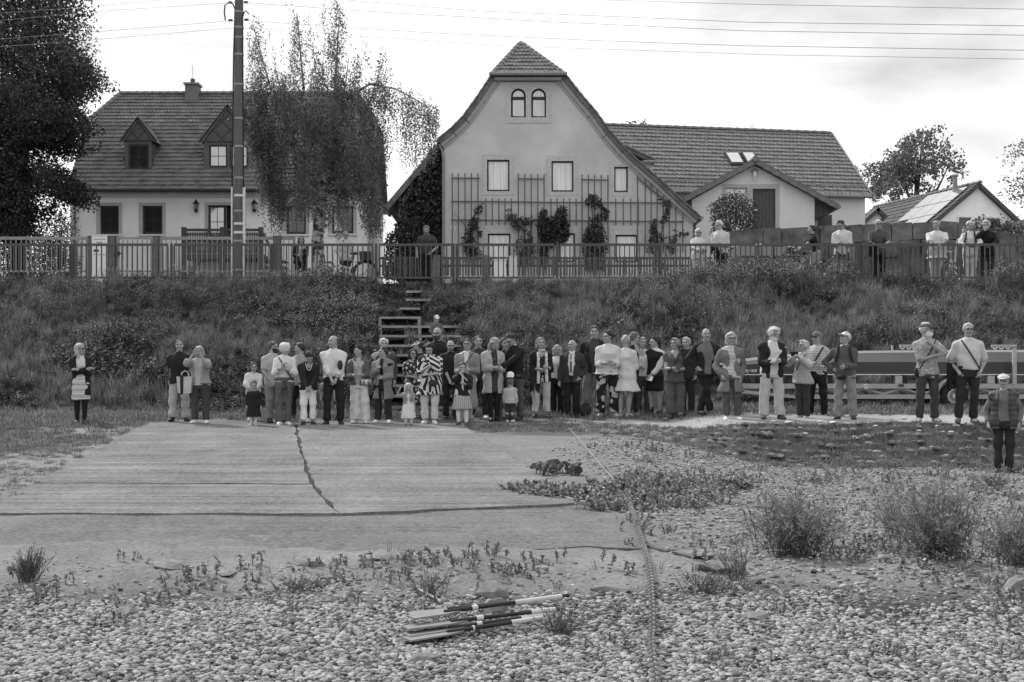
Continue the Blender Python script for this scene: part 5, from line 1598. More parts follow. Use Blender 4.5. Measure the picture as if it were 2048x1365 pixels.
def tuft_mesh(name, parts, mats):
	"""parts: list of (V, F, material index)"""
	V, Fs, mi = [], [], []
	for v, f, m in parts:
		b = len(V); V += [tuple(p) for p in v]; Fs += [tuple(i + b for i in q) for q in f]; mi += [m] * len(f)
	me = new_mesh(name, V, Fs)
	for m in mats: me.materials.append(m)
	me.polygons.foreach_set('material_index', np.array(mi, np.int32))
	return me
def weed(h, n, lw, seed, spread=.12, flower=0, mats=None):
	r = np.random.default_rng(seed); parts = []
	for s in range(5 if not flower else 6):
		an = r.uniform(0, 6.28); le = r.uniform(.05, .35) * h; hh = h * r.uniform(.6, 1)
		bx, by = r.normal(0, spread, 2); tx, ty = bx + le * math.cos(an), by + le * math.sin(an)
		mb = MB().tube([(bx, by, 0), (bx + (tx - bx) * .4, by + (ty - by) * .4, hh * .55), (tx, ty, hh)], .004, 3, False)
		parts.append((mb.v, mb.f, 1))
		t = r.uniform(.1, 1, n) ** .8
		c = np.stack([bx + (tx - bx) * t, by + (ty - by) * t, hh * t], -1) + r.normal(0, .045 * (h / .5), (n, 3))
		a = nrm(r.normal(0, 1, (n, 3)) * np.array([1, 1, .6])); b = nrm(np.cross(a, r.normal(0, 1, (n, 3)) * .4 + np.array([0, 0, 1])))
		v, f = leaf_quads(c, a, b, r.uniform(.6, 1.2, n) * lw * 1.7, r.uniform(.6, 1.2, n) * lw)
		parts.append((v, f, 0))
		if flower:
			k = flower
			c = np.array([tx, ty, hh]) + r.normal(0, .09, (k, 3)) * np.array([1, 1, .8])
			a = nrm(r.normal(0, 1, (k, 3))); b = nrm(np.cross(a, r.normal(0, 1, (k, 3))))
			v, f = leaf_quads(c, a, b, np.full(k, .022), np.full(k, .020))
			parts.append((v, f, 2))
	return tuft_mesh('weed', parts, mats or [lm_weed, m_stem, lm_white])
def gt(n, h, sp, lean, w, seed, m): 
	v, f = blades(n, h, sp, lean, w, seed); return tuft_mesh('tuft', [(v, f, 0)], [m])
KIND = [gt(46, .62, .16, .55, .011, 1, lm_grass), gt(50, .5, .2, .9, .011, 2, lm_grass), gt(40, .72, .14, .5, .009, 3, lm_grass2), gt(40, .55, .2, .7, .012, 4, lm_dark),
		weed(.5, 26, .045, 5), weed(.42, 30, .06, 6, .16), weed(.55, 24, .05, 7, .14, mats=[lm_dark, m_stem, lm_white]),
		weed(.62, 20, .035, 8, .12, 11), weed(.5, 18, .03, 9, .14, 8), gt(30, .5, .22, 1.3, .012, 10, lm_grass2)]

def place(n, xlo, xhi, dlo, dhi, keep, idxf, sclf, lift=-.03):
	d = RNG.uniform(dlo, dhi, n); x = RNG.uniform(xlo, xhi, n)
	k = keep(x, d); x, d = x[k], d[k]
	z = ground(x, d) + lift
	ii = idxf(x, d); s = sclf(x, d)
	rot = np.stack([RNG.normal(0, .12, len(x)), RNG.normal(0, .12, len(x)), RNG.uniform(0, 6.28, len(x))], -1)
	return np.stack([x, d, z], -1), rot, np.repeat(s[:, None], 3, 1), ii
def join(*a):
	return [np.concatenate(q) for q in zip(*a)]
def px_of(x, d): return CX + x * F / d
def py_of(z, d): return HZ - (z - CAMZ) * F / d
def stairs_clear(x, d):
	px = px_of(x, d); py = py_of(ground_smooth(x, d), d)
	lo = np.where(py > 640, 755, 800); hi = np.where(py > 650, 928, 850)
	return ~((px > lo) & (px < hi) & (py > 582) & (RNG.uniform(0, 1, len(x)) < np.where(py > 628, .94, .6)))
flowers_px = [(665, 585, 34), (640, 600, 45), (455, 612, 26), (505, 640, 26), (565, 600, 40), (962, 600, 26), (1066, 605, 14), (965, 645, 16), (350, 560, 60), (410, 520, 40), (280, 545, 50), (120, 615, 40), (200, 680, 30), (1500, 545, 40), (1420, 540, 60), (1600, 530, 40), (300, 640, 50), (720, 640, 30), (1290, 560, 60), (1850, 640, 20), (1950, 560, 40)]
def bank_idx(x, d):
	px = px_of(x, d); py = py_of(ground_smooth(x, d), d)
	n = vnoise(x, d, .55, 31) + .6 * vnoise(x, d, 1.6, 32); u = RNG.uniform(0, 1, len(x))
	ii = np.where(u < .36, 0, np.where(u < .6, 1, np.where(u < .78, 2, np.where(u < .86, 3, 9))))
	wd = n + .55 * np.exp(-((px - 800) / 190.) ** 2) - .12 + .25 * np.exp(-((px - 420) / 250.) ** 2)
	ii = np.where(RNG.uniform(-.25, .25, len(x)) < wd - .12, RNG.choice([4, 5, 6, 5, 3], len(x)), ii)
	for fx, fy, r in flowers_px:
		m = np.exp(-((px - fx) ** 2 + (py - 8 - fy) ** 2) / (r * r))
		ii = np.where(RNG.uniform(0, 1, len(x)) < m * .55, RNG.choice([7, 8], len(x)), ii)
	ii = np.where(RNG.uniform(0, 1, len(x)) < .03, 8, ii)
	return ii
def bank_scl(x, d):
	s = RNG.uniform(.55, 1.15, len(x)) * (.8 + .7 * vnoise(x, d, .7, 33))
	s *= .35 + .65 * ss(31.4, 33.2, d)
	px = px_of(x, d)
	top = ss(39.5, 40.6, d)
	s *= 1 + top * (.35 * np.exp(-((px - 1480) / 180.) ** 2) - .25 * np.exp(-((px - 830) / 60.) ** 2))
	return s
bank = place(15500, -19, 21, 31.6, 40.95, lambda x, d: stairs_clear(x, d) & (RNG.uniform(0, 1, len(x)) < .25 + .75 * ss(31.6, 33, d)) & ((d > 33.6) | (x < 3.6) | (x > 15)) , bank_idx, bank_scl)
verge = place(900, -19, 21, 41.25, 41.6, lambda x, d: (np.abs(px_of(x, d) - 830) > 75), bank_idx, lambda x, d: RNG.uniform(.25, .5, len(x)))
scatter('bank_vegetation', *join(bank, verge), KIND)
# a few tall flower plants rising in front of the railing
tallw = []
tall_spots = [(240, 548, 1.3), (265, 540, 1.1), (415, 560, 1.2), (360, 565, 1.3), (655, 560, 1.4), (668, 575, 1.4), (1395, 565, 1.6), (1420, 560, 1.4), (1372, 570, 1.3), (1450, 565, 1.1), (1582, 560, 1.5), (1596, 560, 1.3), (1665, 560, 1.7), (1540, 560, 1.3), (1600, 565, 1.3), (1490, 560, 1.2), (1700, 555, 1.2), (1780, 555, 1.0), (960, 625, 1.25), (972, 622, 1.2), (1066, 628, .9), (1990, 570, 1.3), (2030, 570, 1.4), (575, 560, 1.0), (530, 560, .9)]
pts, rots, scs, ids = [], [], [], []
for px, py, s in tall_spots:
	for q in range(3):
		d = min(hit(px, py), 40.7) + random.uniform(-.3, .2); x = X(px + random.uniform(-14, 14), d)
		pts.append((x, d, float(ground(x, d)) - .05)); rots.append((0, 0, random.uniform(0, 6.28))); scs.append((s,) * 3); ids.append(random.choice([7, 8, 2, 4]))
scatter('tall_weeds', np.array(pts), np.array(rots), np.array(scs), np.array(ids), KIND)

# short turf: left lawn and embankment slope
TURF = [gt(42, .07, .11, .8, .007, 21 + i, lm_short) for i in range(2)] + [gt(36, .13, .12, .8, .008, 24, lm_grass), gt(26, .11, .12, 1.0, .008, 25, lm_grass2)]
ridx = lambda x, d: RNG.choice([0, 0, 1, 1, 2, 3], len(x))
def ramp_l(d): return -7.48 + (29 - d) * .123
lawn = place(9000, -15, -5, 13.5, 32.6, lambda x, d: (x < ramp_l(d) - .03 + .25 * vnoise(x, d, 2, 3)) & (x > -.40 * d) & (RNG.uniform(0, 1, len(x)) < np.clip(1.25 * ss(15, 22, d) * (.55 + 1.4 * vnoise(x, d, .8, 1) * -1 + .3), .08, 1)), ridx, lambda x, d: RNG.uniform(.6, 1.3, len(x)) * (.6 + .6 * ss(20, 30, d)), -.01)
def emb_keep(x, d):
	e = d - d_edge(x) + .2 * vnoise(x, d, 1.4, 9)
	px = px_of(x, d)
	lo = -2.9 + 1.0 * (1 - ss(1.0, 3.0, x))
	return (px > 900 + (29.3 - d) * 26) & (e < .05) & (e > lo + .5 * vnoise(x, d, 1.0, 5)) & (px < 2150)
emb_ = place(5600, -1.3, 12, 22.5, 30, emb_keep, lambda x, d: RNG.choice([0, 1, 0, 1, 2, 3], len(x)), lambda x, d: RNG.uniform(.45, 1.25, len(x)), -.015)
foot = place(5200, -14, 14, 28.6, 33.0, lambda x, d: RNG.uniform(0, 1, len(x)) < ss(29.6, 31.4, d + 1.2 * ss(3, 4.4, x) + .6 * vnoise(x, d, .9, 2)), ridx, lambda x, d: RNG.uniform(.8, 1.9, len(x)), -.01)
scatter('turf', *join(lawn, emb_, foot), TURF)

# sunken rows of setting stones on the embankment
ex, ed, el = [], [], []
for q in range(620):
	x = 1.4 + 9.6 * random.random(); ex.append(x); ed.append(float(d_edge(x)) - .05 - 2.5 * random.random()); el.append(random.uniform(.035, .10))
ex, ed, el = np.array(ex), np.array(ed), np.array(el)
scatter('embankment_stones', np.stack([ex, ed, ground(ex, ed) + el * .12], -1), np.stack([RNG.normal(.3, .15, len(ex)), RNG.normal(0, .12, len(ex)), RNG.normal(0, .25, len(ex))], -1), np.stack([el, el * RNG.uniform(.7, 1.1, len(ex)), el * RNG.uniform(.6, .9, len(ex))], -1), RNG.integers(0, 5, len(ex)), MOSSY)
# weeds on the gravel, in the slab joints and on the sand
BW = [weed(.13, 22, .022, 41, .11, mats=[lm_willow, m_stem, lm_white]), weed(.10, 22, .028, 42, .13, mats=[lm_burr, m_stem, lm_white]), gt(18, .16, .08, .7, .005, 43, lm_grass2), weed(.09, 22, .022, 44, .13, mats=[lm_burr, m_stem, lm_white])]
def beach_keep(x, d):
	px = px_of(x, d)
	p = .36 * ss(1180, 1420, px + 120 * vnoise(x, d, 1, 4)) * (d < d_edge(x) - 2.4) * (d > 11.2)
	p = p + .5 * np.exp(-((px - 900) / 260.) ** 2 - ((d - 12.0) / 1.1) ** 2) + .35 * np.exp(-((d - 11.6) / .9) ** 2) * (px < 800)
	p = p + .12 * (px > 1150) * (d < 11.5)
	return (RNG.uniform(0, 1, len(x)) < p * np.clip(.5 + 1.6 * vnoise(x, d, 1.1, 12), .03, 1)) & (px > -40) & (px < 2100)
bw = place(8500, -6, 11, 8.8, 25, beach_keep, lambda x, d: RNG.choice([0, 0, 1, 2, 3, 2], len(x)), lambda x, d: RNG.uniform(.5, 1.25, len(x)), -.01)
# broad-leaved patch
def patch_keep(x, d):
	px = px_of(x, d); py = py_of(ground_smooth(x, d), d)
	m = ((px - 1330) / 165.) ** 2 + ((py - 990) / 36.) ** 2
	m2 = ((px - 1130) / 100.) ** 2 + ((py - 985) / 14.) ** 2
	m3 = ((px - 1220) / 70.) ** 2 + ((py - 1010) / 16.) ** 2
	return (np.minimum(np.minimum(m, m2), m3) + .9 * vnoise(x, d, 1.5, 13) < .95)
BURR = [weed(.2, 18, .055, 51, .12, mats=[lm_burr, m_stem, lm_white]), weed(.26, 18, .065, 52, .14, mats=[lm_burr, m_stem, lm_white])]
bp_ = place(9000, -.5, 5.5, 13, 22, patch_keep, lambda x, d: RNG.choice([4, 5], len(x)), lambda x, d: RNG.uniform(.3, .75, len(x)), -.02)
k = RNG.permutation(len(bp_[0]))[:210]
bp_ = tuple(q[k] for q in bp_)
# joints
jp = []
for a, b, n in (((588, 852), (684, 1031), 90), ((0, 1031.5), (680, 1033), 60), ((684, 1033.5), (1160, 1011), 50), ((300, 969.5), (620, 972), 14)):
	for q in range(n):
		t = random.random() ** .8; p = pl(a[0] + (b[0] - a[0]) * t, a[1] + (b[1] - a[1]) * t); jp.append((p.x + random.gauss(0, .03), p.y + random.gauss(0, .03), p.z - .01))
jp = np.array(jp)
jt = (jp, np.stack([np.zeros(len(jp)), np.zeros(len(jp)), RNG.uniform(0, 6.28, len(jp))], -1), np.repeat(RNG.uniform(.12, .38, len(jp))[:, None], 3, 1), RNG.choice([2, 3], len(jp)))
scatter('beach_weeds', *join(bw, bp_, jt), BW + BURR)

# ---------------------------------------------------------------- foliage crowns
def in_poly(px, py, poly):
	c = np.zeros(len(px), bool); n = len(poly)
	for i in range(n):
		x1, y1 = poly[i]; x2, y2 = poly[(i + 1) % n]
		with np.errstate(divide='ignore', invalid='ignore'):
			c ^= ((y1 > py) != (y2 > py)) & (px < (x2 - x1) * (py - y1) / (y2 - y1 + 1e-12) + x1)
	return c
def crown_pts(poly, d, depth, n, ns, thr, soft=9, seed=0):
	"""points through the volume of a crown whose silhouette is the polygon (pixels at distance d), clumped with gaps"""
	xs = [p[0] for p in poly]; ys = [p[1] for p in poly]
	px = RNG.uniform(min(xs) - soft, max(xs) + soft, n * 4); py = RNG.uniform(min(ys) - soft, max(ys) + soft, n * 4)
	dd = RNG.normal(0, 1, n * 4)
	dd = np.clip(dd, -1.8, 1.8) * depth * .5
	jx = px + RNG.normal(0, soft * .5, n * 4); jy = py + RNG.normal(0, soft * .5, n * 4)
	wx, wz = px * d / F, py * d / F
	nz = vnoise(wx + .37 * dd, wz, ns, 50 + seed) + .7 * vnoise(wx - dd * .5, wz + dd * .4, ns * 2.3, 51 + seed)
	k = in_poly(jx, jy, poly) & (nz > thr + RNG.normal(0, .06, n * 4))
	idx = np.nonzero(k)[0][:n]
	D = d + dd[idx]
	# keep true size at each depth
	return np.stack([(px[idx] - CX) * d / F, D, CAMZ - (py[idx] - HZ) * d / F], -1)
def foliage(name, c, l, w, m, parent, down=0., flat=0.):
	n = len(c); a, b = rand_dirs(n, down, flat)
	v, f = leaf_quads(c, a, b, RNG.uniform(.6, 1.25, n) * l, RNG.uniform(.7, 1.2, n) * w)
	return put(name, np_mesh(name, v, f), m, parent)
def limbs(parent, base, tips, r0, m, d, name='trunk', fork=.45):
	"""tapered trunk with limbs reaching into the crown"""
	mb = MB(); b = Vector(base[0]); t = Vector(base[1])
	mid = [b.lerp(t, q / 4) + Vector((random.uniform(-.06, .06), random.uniform(-.05, .05), 0)) * (q not in (0, 4)) for q in range(5)]
	mb.tube(mid, [r0 * (1 - .13 * q) for q in range(5)], 10)
	for tp in tips:
		s_ = b.lerp(t, random.uniform(fork, .95)); tp = Vector(tp)
		m1 = s_.lerp(tp, .5) + Vector((0, random.uniform(-.3, .3), (tp - s_).length * .08))
		mb.tube([s_, m1, tp], [r0 * .42, r0 * .25, .012], 6)
	return mb.put(name, m, parent)
def tree(label, d, base_px, top_px, poly_list, depth, n, leaf, m, r0, ns, thr, tips, name='tree', cat='tree', zb=None, flat=0., group=None, soft=9):
	zb = float(ground_smooth(X(base_px[0], d), d)) if zb is None else zb
	b = (X(base_px[0], d), d, zb - .2)
	t = thing(name, label, cat, (b[0], d, zb), group=group)
	limbs(t, (b, P(top_px[0], top_px[1], d)), [tuple(Vector(P(q[0], q[1], d)) + Vector((0, random.uniform(-depth * .4, depth * .4), 0))) for q in tips], r0, m_bark, d)
	c = np.concatenate([crown_pts(p, d, depth, int(n * w), ns, thr, soft, i) for i, (p, w) in enumerate(poly_list)])
	foliage('crown', c, leaf, leaf * .62, m, t, 0, flat)
	return t
# tall broad-leaved tree and dark conifer at the left edge
tree('tall broad-leaved tree at the left edge reaching out of the picture', 52, (40, 560), (60, -60), [
	([(-160, -120), (136, -120), (146, 20), (142, 70), (154, 100), (146, 125), (126, 140), (146, 165), (136, 215), (96, 235), (60, 260), (-160, 300)], 1.0),
	([(126, 115), (156, 95), (171, 118), (190, 145), (174, 160), (168, 185), (136, 190), (126, 215), (106, 225), (96, 150)], .12),
	([(106, 190), (136, 210), (126, 232), (96, 240)], .03)], 3.6, 46000, .14, lm_broad, .25, .8, -.19,
	[(0, -40), (86, -60), (116, 20), (136, 90), (176, 145), (126, 200), (-60, 60), (60, 60)])
tree('dark bushy conifer in front of the tall tree at the left edge', 49, (30, 560), (40, 190), [
	([(-160, 230), (0, 165), (60, 160), (81, 175), (106, 230), (96, 260), (121, 285), (86, 300), (76, 330), (60, 350), (40, 400), (-160, 430)], .55),
	([(86, 245), (126, 235), (151, 216), (164, 235), (164, 262), (146, 290), (116, 300), (81, 300)], .10),
	([(-160, 340), (40, 330), (70, 345), (76, 350), (81, 380), (116, 395), (106, 425), (91, 445), (60, 470), (-160, 500)], .35),
	([(126, 350), (141, 335), (154, 365), (158, 395), (141, 408), (124, 400), (121, 370)], .05),
	([(-160, 250), (40, 190), (60, 330), (30, 480), (-160, 500)], .3),
	([(81, 335), (121, 345), (126, 375), (106, 400), (76, 390)], .02)], 3.0, 62000, .125, lm_conif, .2, 1.2, -.235,
	[(146, 240), (136, 370), (96, 290), (86, 420), (-40, 300), (-40, 420)], name='conifer_tree', soft=5)
bushes = [('shrub', 'pale leafy shrub growing behind the garden fence beside the wide house', 48.5, [(95, 470), (108, 440), (130, 430), (148, 450), (150, 560), (80, 570)], 3000, .075, lm_ivy, 1.0),
		  ('hedge', 'dark hedge behind the garden fence at the left edge', 48.0, [(-160, 470), (60, 455), (110, 480), (145, 520), (150, 575), (-160, 575)], 16000, .085, lm_dark, 1.6),
		  ('shrub', 'rounded loose shrub growing in front of the porch window', 53.0, [(1418, 408), (1432, 408), (1442, 393), (1460, 387), (1482, 390), (1496, 405), (1510, 420), (1512, 455), (1500, 480), (1430, 480), (1428, 440)], 5200, .085, lm_vine, 1.2),
		  ('hedge', 'loose hedge on the old wall in front of the far gabled house', 60.0, [(1940, 450), (1955, 436), (1990, 440), (2020, 446), (2048, 455), (2100, 462), (2100, 490), (1940, 480)], 4200, .1, lm_ivy, .8)]
for nm, lab, d, poly, n, lf, m, dep in bushes:
	cx_ = sum(p[0] for p in poly) / len(poly); zb = float(ground_smooth(X(cx_, d), d))
	t = thing(nm, lab, 'bush' if nm == 'shrub' else 'hedge', (X(cx_, d), d, zb))
	mb = MB()
	for k in range(7):
		p = Vector(P(cx_ + random.uniform(-25, 25), 440 if nm == 'shrub' else 480, d)); mb.tube([(X(cx_ + random.uniform(-8, 8), d), d, zb - .1), tuple(p)], [.03, .008], 4)
	mb.put('stem', m_bark, t)
	foliage('foliage', crown_pts(poly, d, dep, n, 1.6, -.6 if n > 2900 else -.28, 6), lf, lf * .65, m, t)
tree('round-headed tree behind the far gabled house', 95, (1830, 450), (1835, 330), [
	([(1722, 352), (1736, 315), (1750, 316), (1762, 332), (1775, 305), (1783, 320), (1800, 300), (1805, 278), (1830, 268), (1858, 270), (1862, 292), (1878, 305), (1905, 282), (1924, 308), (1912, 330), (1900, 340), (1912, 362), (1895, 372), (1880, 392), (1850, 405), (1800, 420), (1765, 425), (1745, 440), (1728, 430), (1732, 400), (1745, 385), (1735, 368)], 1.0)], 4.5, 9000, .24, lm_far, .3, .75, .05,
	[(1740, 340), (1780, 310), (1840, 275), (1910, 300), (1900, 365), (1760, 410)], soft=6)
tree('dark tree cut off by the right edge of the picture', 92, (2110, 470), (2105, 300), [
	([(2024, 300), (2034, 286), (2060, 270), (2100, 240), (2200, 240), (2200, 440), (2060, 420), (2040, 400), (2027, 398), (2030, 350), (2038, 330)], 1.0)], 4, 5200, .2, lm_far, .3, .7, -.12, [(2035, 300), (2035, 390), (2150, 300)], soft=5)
for lab, px0, px1, py0 in (('few twigs of a treetop peeping over the long roof ridge beside the gable', 1243, 1297, 243), ('single twig of a treetop over the middle of the long roof ridge', 1498, 1511, 245)):
	tree(lab, 88, ((px0 + px1) / 2, 420), ((px0 + px1) / 2, 262), [([(px0, 268), (px0 + 5, py0 + 2), ((px0 + px1) / 2, py0 + 6), (px1 - 6, py0), (px1, 270)], 1.0)], 1.2, 260 if px1 - px0 > 30 else 110, .2, lm_broad, .15, .8, -.15, [(px0 + 6, py0 + 4), (px1 - 5, py0 + 3)], name='treetop', soft=3)

# ---------------------------------------------------------------- weeping birch
DB = 46.8
zb = float(ground_smooth(X(638, DB), DB))
bt = thing('birch_tree', 'tall weeping birch with white scarred trunk and hanging twigs in front of the wide house', 'tree', (X(638, DB), DB, zb))
mbk = bpy.data.materials.new('birch_bark'); mbk.use_nodes = True
nt = mbk.node_tree; b_ = nt.nodes['Principled BSDF']; b_.inputs['Roughness'].default_value = .8
tc = nt.nodes.new('ShaderNodeTexCoord'); mp = nt.nodes.new('ShaderNodeMapping'); mp.inputs['Scale'].default_value = (2.2, 2.2, 3.2)
no = nt.nodes.new('ShaderNodeTexNoise'); no.inputs['Scale'].default_value = 2.2; no.inputs['Detail'].default_value = 6
rp_ = nt.nodes.new('ShaderNodeValToRGB'); rp_.color_ramp.elements[0].position = .44; rp_.color_ramp.elements[0].color = (.03, .03, .03, 1); rp_.color_ramp.elements[1].position = .54; rp_.color_ramp.elements[1].color = (.42, .42, .42, 1)
for a, c in ((tc.outputs['Object'], mp.inputs[0]), (mp.outputs[0], no.inputs[0]), (no.outputs[0], rp_.inputs[0]), (rp_.outputs[0], b_.inputs[0])): nt.links.new(a, c)
mb = MB()
tk = [P(640, 565, DB), P(637, 520, DB), P(635, 480, DB), P(638, 440, DB), P(645, 380, DB)]
mb.tube(tk, [.27, .22, .20, .19, .15], 14)
for tip in ((515, 60), (595, 30), (672, 0), (763, 110), (700, 120), (560, 150)):
	a = Vector(P(643, 400, DB)); e = Vector(P(tip[0], tip[1], DB)) + Vector((0, random.uniform(-1, 1), 0))
	m1 = a.lerp(e, .45) + Vector(((e.x - a.x) * .18, random.uniform(-.4, .4), 0))
	mb.tube([a, m1, e], [.10, .05, .01], 7)
arm = [(690, 200), (740, 168), (790, 178), (825, 196), (852, 212), (872, 216)]
mb.tube([P(645, 390, DB), P(665, 280, DB)] + [P(x, y, DB) for x, y in arm], [.1, .07, .06, .045, .03, .022, .014, .008], 6)
mb.put('trunk', mbk, bt)
bot_x = [488, 505, 520, 535, 560, 580, 605, 640, 665, 690, 712, 735, 758, 772, 800, 830, 850, 872]
bot_y = [250, 300, 330, 470, 478, 435, 425, 455, 470, 418, 405, 480, 470, 330, 350, 370, 350, 275]
LC, LA = [], []
twig = MB()
def strand(px, py, dd, L_, sp=3.1, jit=2.2, w=1.0):
	d0 = DB
	y = py; x = px; sway = random.uniform(-.10, .10)
	end = min(py + L_, float(np.interp(px, bot_x, bot_y)) + random.gauss(0, 9))
	if end - py < 12: return
	n = int((end - py) / sp)
	t = np.arange(n) * sp
	xx = px + sway * t + RNG.normal(0, jit, n); yy = py + t + RNG.normal(0, 1.2, n)
	LC.append(np.stack([(xx - CX) * d0 / F, np.full(n, d0 + dd) + RNG.normal(0, .05, n), CAMZ - (yy - HZ) * d0 / F], -1))
	if random.random() < .12:
		twig.tube([((px - CX) * d0 / F, d0 + dd, Zp(py, d0)), ((px + sway * (end - py) - CX) * d0 / F, d0 + dd, Zp(end, d0))], .006, 3, False)
body_top = lambda x: np.interp(x, [488, 505, 530, 560, 600, 640, 690, 720, 750, 768], [215, 165, 165, 180, 165, 170, 160, 165, 180, 230])
for k in range(2900):
	if k % 24 == 0:      # a drooping clump of twigs
		c0 = random.uniform(490, 762); t0 = float(body_top(c0)); bt_ = float(np.interp(c0, bot_x, bot_y))
		dep = 2.2 * math.sqrt(max(.05, 1 - ((c0 - 630) / 150.) ** 2))
		c1 = random.uniform(t0 - 12, max(t0 + 10, bt_ - 60)); c2 = random.uniform(-dep, dep); cl_ = random.uniform(60, 150); cw = random.uniform(5, 13)
	strand(c0 + random.gauss(0, cw), c1 + abs(random.gauss(0, 14)), c2 + random.gauss(0, .22), cl_ * random.uniform(.4, 1))
for k in range(240):
	i = random.randrange(len(arm) - 1); q = random.random()
	px = arm[i][0] + (arm[i + 1][0] - arm[i][0]) * q; py = arm[i][1] + (arm[i + 1][1] - arm[i][1]) * q
	strand(px + random.gauss(0, 5), py + random.gauss(2, 6), random.gauss(0, .7), random.uniform(25, 170), 3.6, 3.2)
for (lx, y0, y1, w, n) in ((516, 32, 215, 28, 1300), (594, 10, 210, 26, 1200), (672, -25, 215, 36, 2100), (764, 92, 215, 24, 700), (555, 130, 220, 28, 700), (640, 90, 215, 27, 900), (712, 100, 215, 24, 800), (735, 60, 130, 12, 60), (620, 40, 110, 10, 70)):
	q = np.sort(RNG.uniform(0, 1, n) ** .62); yy = y0 + (y1 - y0) * q
	# twigs reach out sideways and droop
	out = RNG.normal(0, 1, n); ww = w * (.22 + .78 * q) * (.75 + .35 * np.sin(yy * .16 + lx))
	xx = lx + out * ww * .62 + 4 * np.sin(yy * .05 + lx); yy2 = yy + np.abs(out) * 9
	LC.append(np.stack([(xx - CX) * DB / F, DB + RNG.normal(0, .5, n), CAMZ - (yy2 - HZ) * DB / F], -1))
	k2 = n // 26
	for s_ in range(k2):
		strand(lx + random.gauss(0, w * .5), random.uniform(y0 + 30, y1), random.gauss(0, .6), random.uniform(18, 55), 3.0, 1.8)
c = np.concatenate(LC)
foliage('crown', c, .076, .052, lm_birch, bt, .9)
twig.put('twigs', m_bark, bt)['kind'] = 'stuff'

# ---------------------------------------------------------------- climbers
def climber(label, polys, d, dep, n, lf, m, stems, thr=-.2, cat='climbing plant', name='vine'):
	c0 = polys[0][0]
	t = thing(name, label, cat, (X(stems[0][0][0], d), d, Zp(stems[0][0][1], d)))
	mb = MB()
	for s_ in stems: mb.tube([P(x, y, d) for x, y in s_], [.022] * (len(s_) - 1) + [.006], 5)
	mb.put('stem', m_bark, t)
	c = np.concatenate([crown_pts(p, d, dep, int(n * w), 2.4, thr, 4, i) for i, (p, w) in enumerate(polys)])
	foliage('foliage', c, lf, lf * .8, m, t, .3)
D_ = D2 - .25
climber('vine climbing the left bay of the trellis', [([(930, 520), (926, 475), (938, 440), (952, 436), (955, 460), (962, 520)], .8), ([(945, 440), (950, 415), (966, 408), (958, 440)], .1), ([(905, 425), (918, 437), (930, 440), (915, 440)], .04), ([(955, 460), (968, 462), (964, 475), (955, 470)], .04)], D_, .3, 750, .12, lm_vine, [[(945, 540), (945, 440), (968, 405)], [(945, 470), (906, 424)]])
climber('vine reaching along the middle trellis rail left of the big leafy clump', [([(1012, 440), (1018, 428), (1045, 436), (1062, 436), (1078, 440), (1060, 450), (1040, 452), (1034, 470), (1030, 455)], .5), ([(1034, 455), (1062, 460), (1070, 500), (1060, 540), (1036, 540), (1032, 490)], .6), ([(1012, 436), (1018, 415), (1022, 410), (1020, 435)], .05)], D_, .25, 700, .12, leaf_mat('vine_leaf_pale', .10, .5, .2), [[(1050, 545), (1048, 460), (1016, 434)]], -.1)
climber('big dense leafy vine clump between the two ground floor windows', [([(1078, 440), (1085, 418), (1092, 425), (1098, 440), (1112, 430), (1122, 415), (1134, 418), (1132, 440), (1140, 470), (1128, 485), (1108, 488), (1095, 505), (1090, 540), (1080, 520), (1082, 480), (1076, 455)], 1.0)], D_, .4, 1900, .13, lm_vine, [[(1088, 550), (1092, 480), (1120, 420)], [(1092, 470), (1082, 425)]], -.45)
climber('vine rising in a thin arch right of the middle ground floor window', [([(1168, 520), (1165, 470), (1176, 450), (1190, 440), (1205, 450), (1212, 480), (1208, 540), (1172, 540)], .8), ([(1172, 400), (1180, 388), (1200, 398), (1202, 412), (1192, 420), (1182, 402), (1176, 412)], .12), ([(1200, 405), (1214, 420), (1218, 432), (1210, 440), (1190, 438), (1196, 425), (1206, 430)], .1), ([(1178, 440), (1192, 432), (1200, 445)], .05)], D_, .3, 1300, .12, lm_vine, [[(1188, 550), (1186, 450), (1182, 400), (1200, 404), (1216, 430)]], -.3)
climber('loose vine at the right end of the trellis under the low eave', [([(1296, 500), (1300, 465), (1318, 455), (1330, 465), (1350, 458), (1360, 470), (1352, 490), (1340, 540), (1300, 540)], .5), ([(1318, 400), (1335, 396), (1342, 410), (1336, 440), (1330, 470), (1324, 440), (1332, 415)], .2), ([(1304, 440), (1312, 434), (1310, 460), (1302, 465)], .1), ([(1345, 470), (1375, 462), (1378, 468), (1350, 480)], .06)], D_, .3, 900, .11, lm_vine, [[(1320, 550), (1322, 470), (1335, 405)], [(1322, 480), (1378, 464)]], -.05)
climber('thick ivy smothering the low wing beside the gable house', [([(770, 560), (772, 478), (790, 460), (800, 425), (812, 395), (840, 365), (852, 330), (872, 310), (884, 318), (885, 560)], 1.0), ([(818, 390), (835, 360), (860, 300), (878, 290), (884, 310), (850, 400)], .15)], DW - .35, .7, 9000, .13, lm_ivy, [[(840, 560), (845, 400), (872, 315)], [(830, 560), (800, 440)]], -.5, 'ivy', 'ivy')

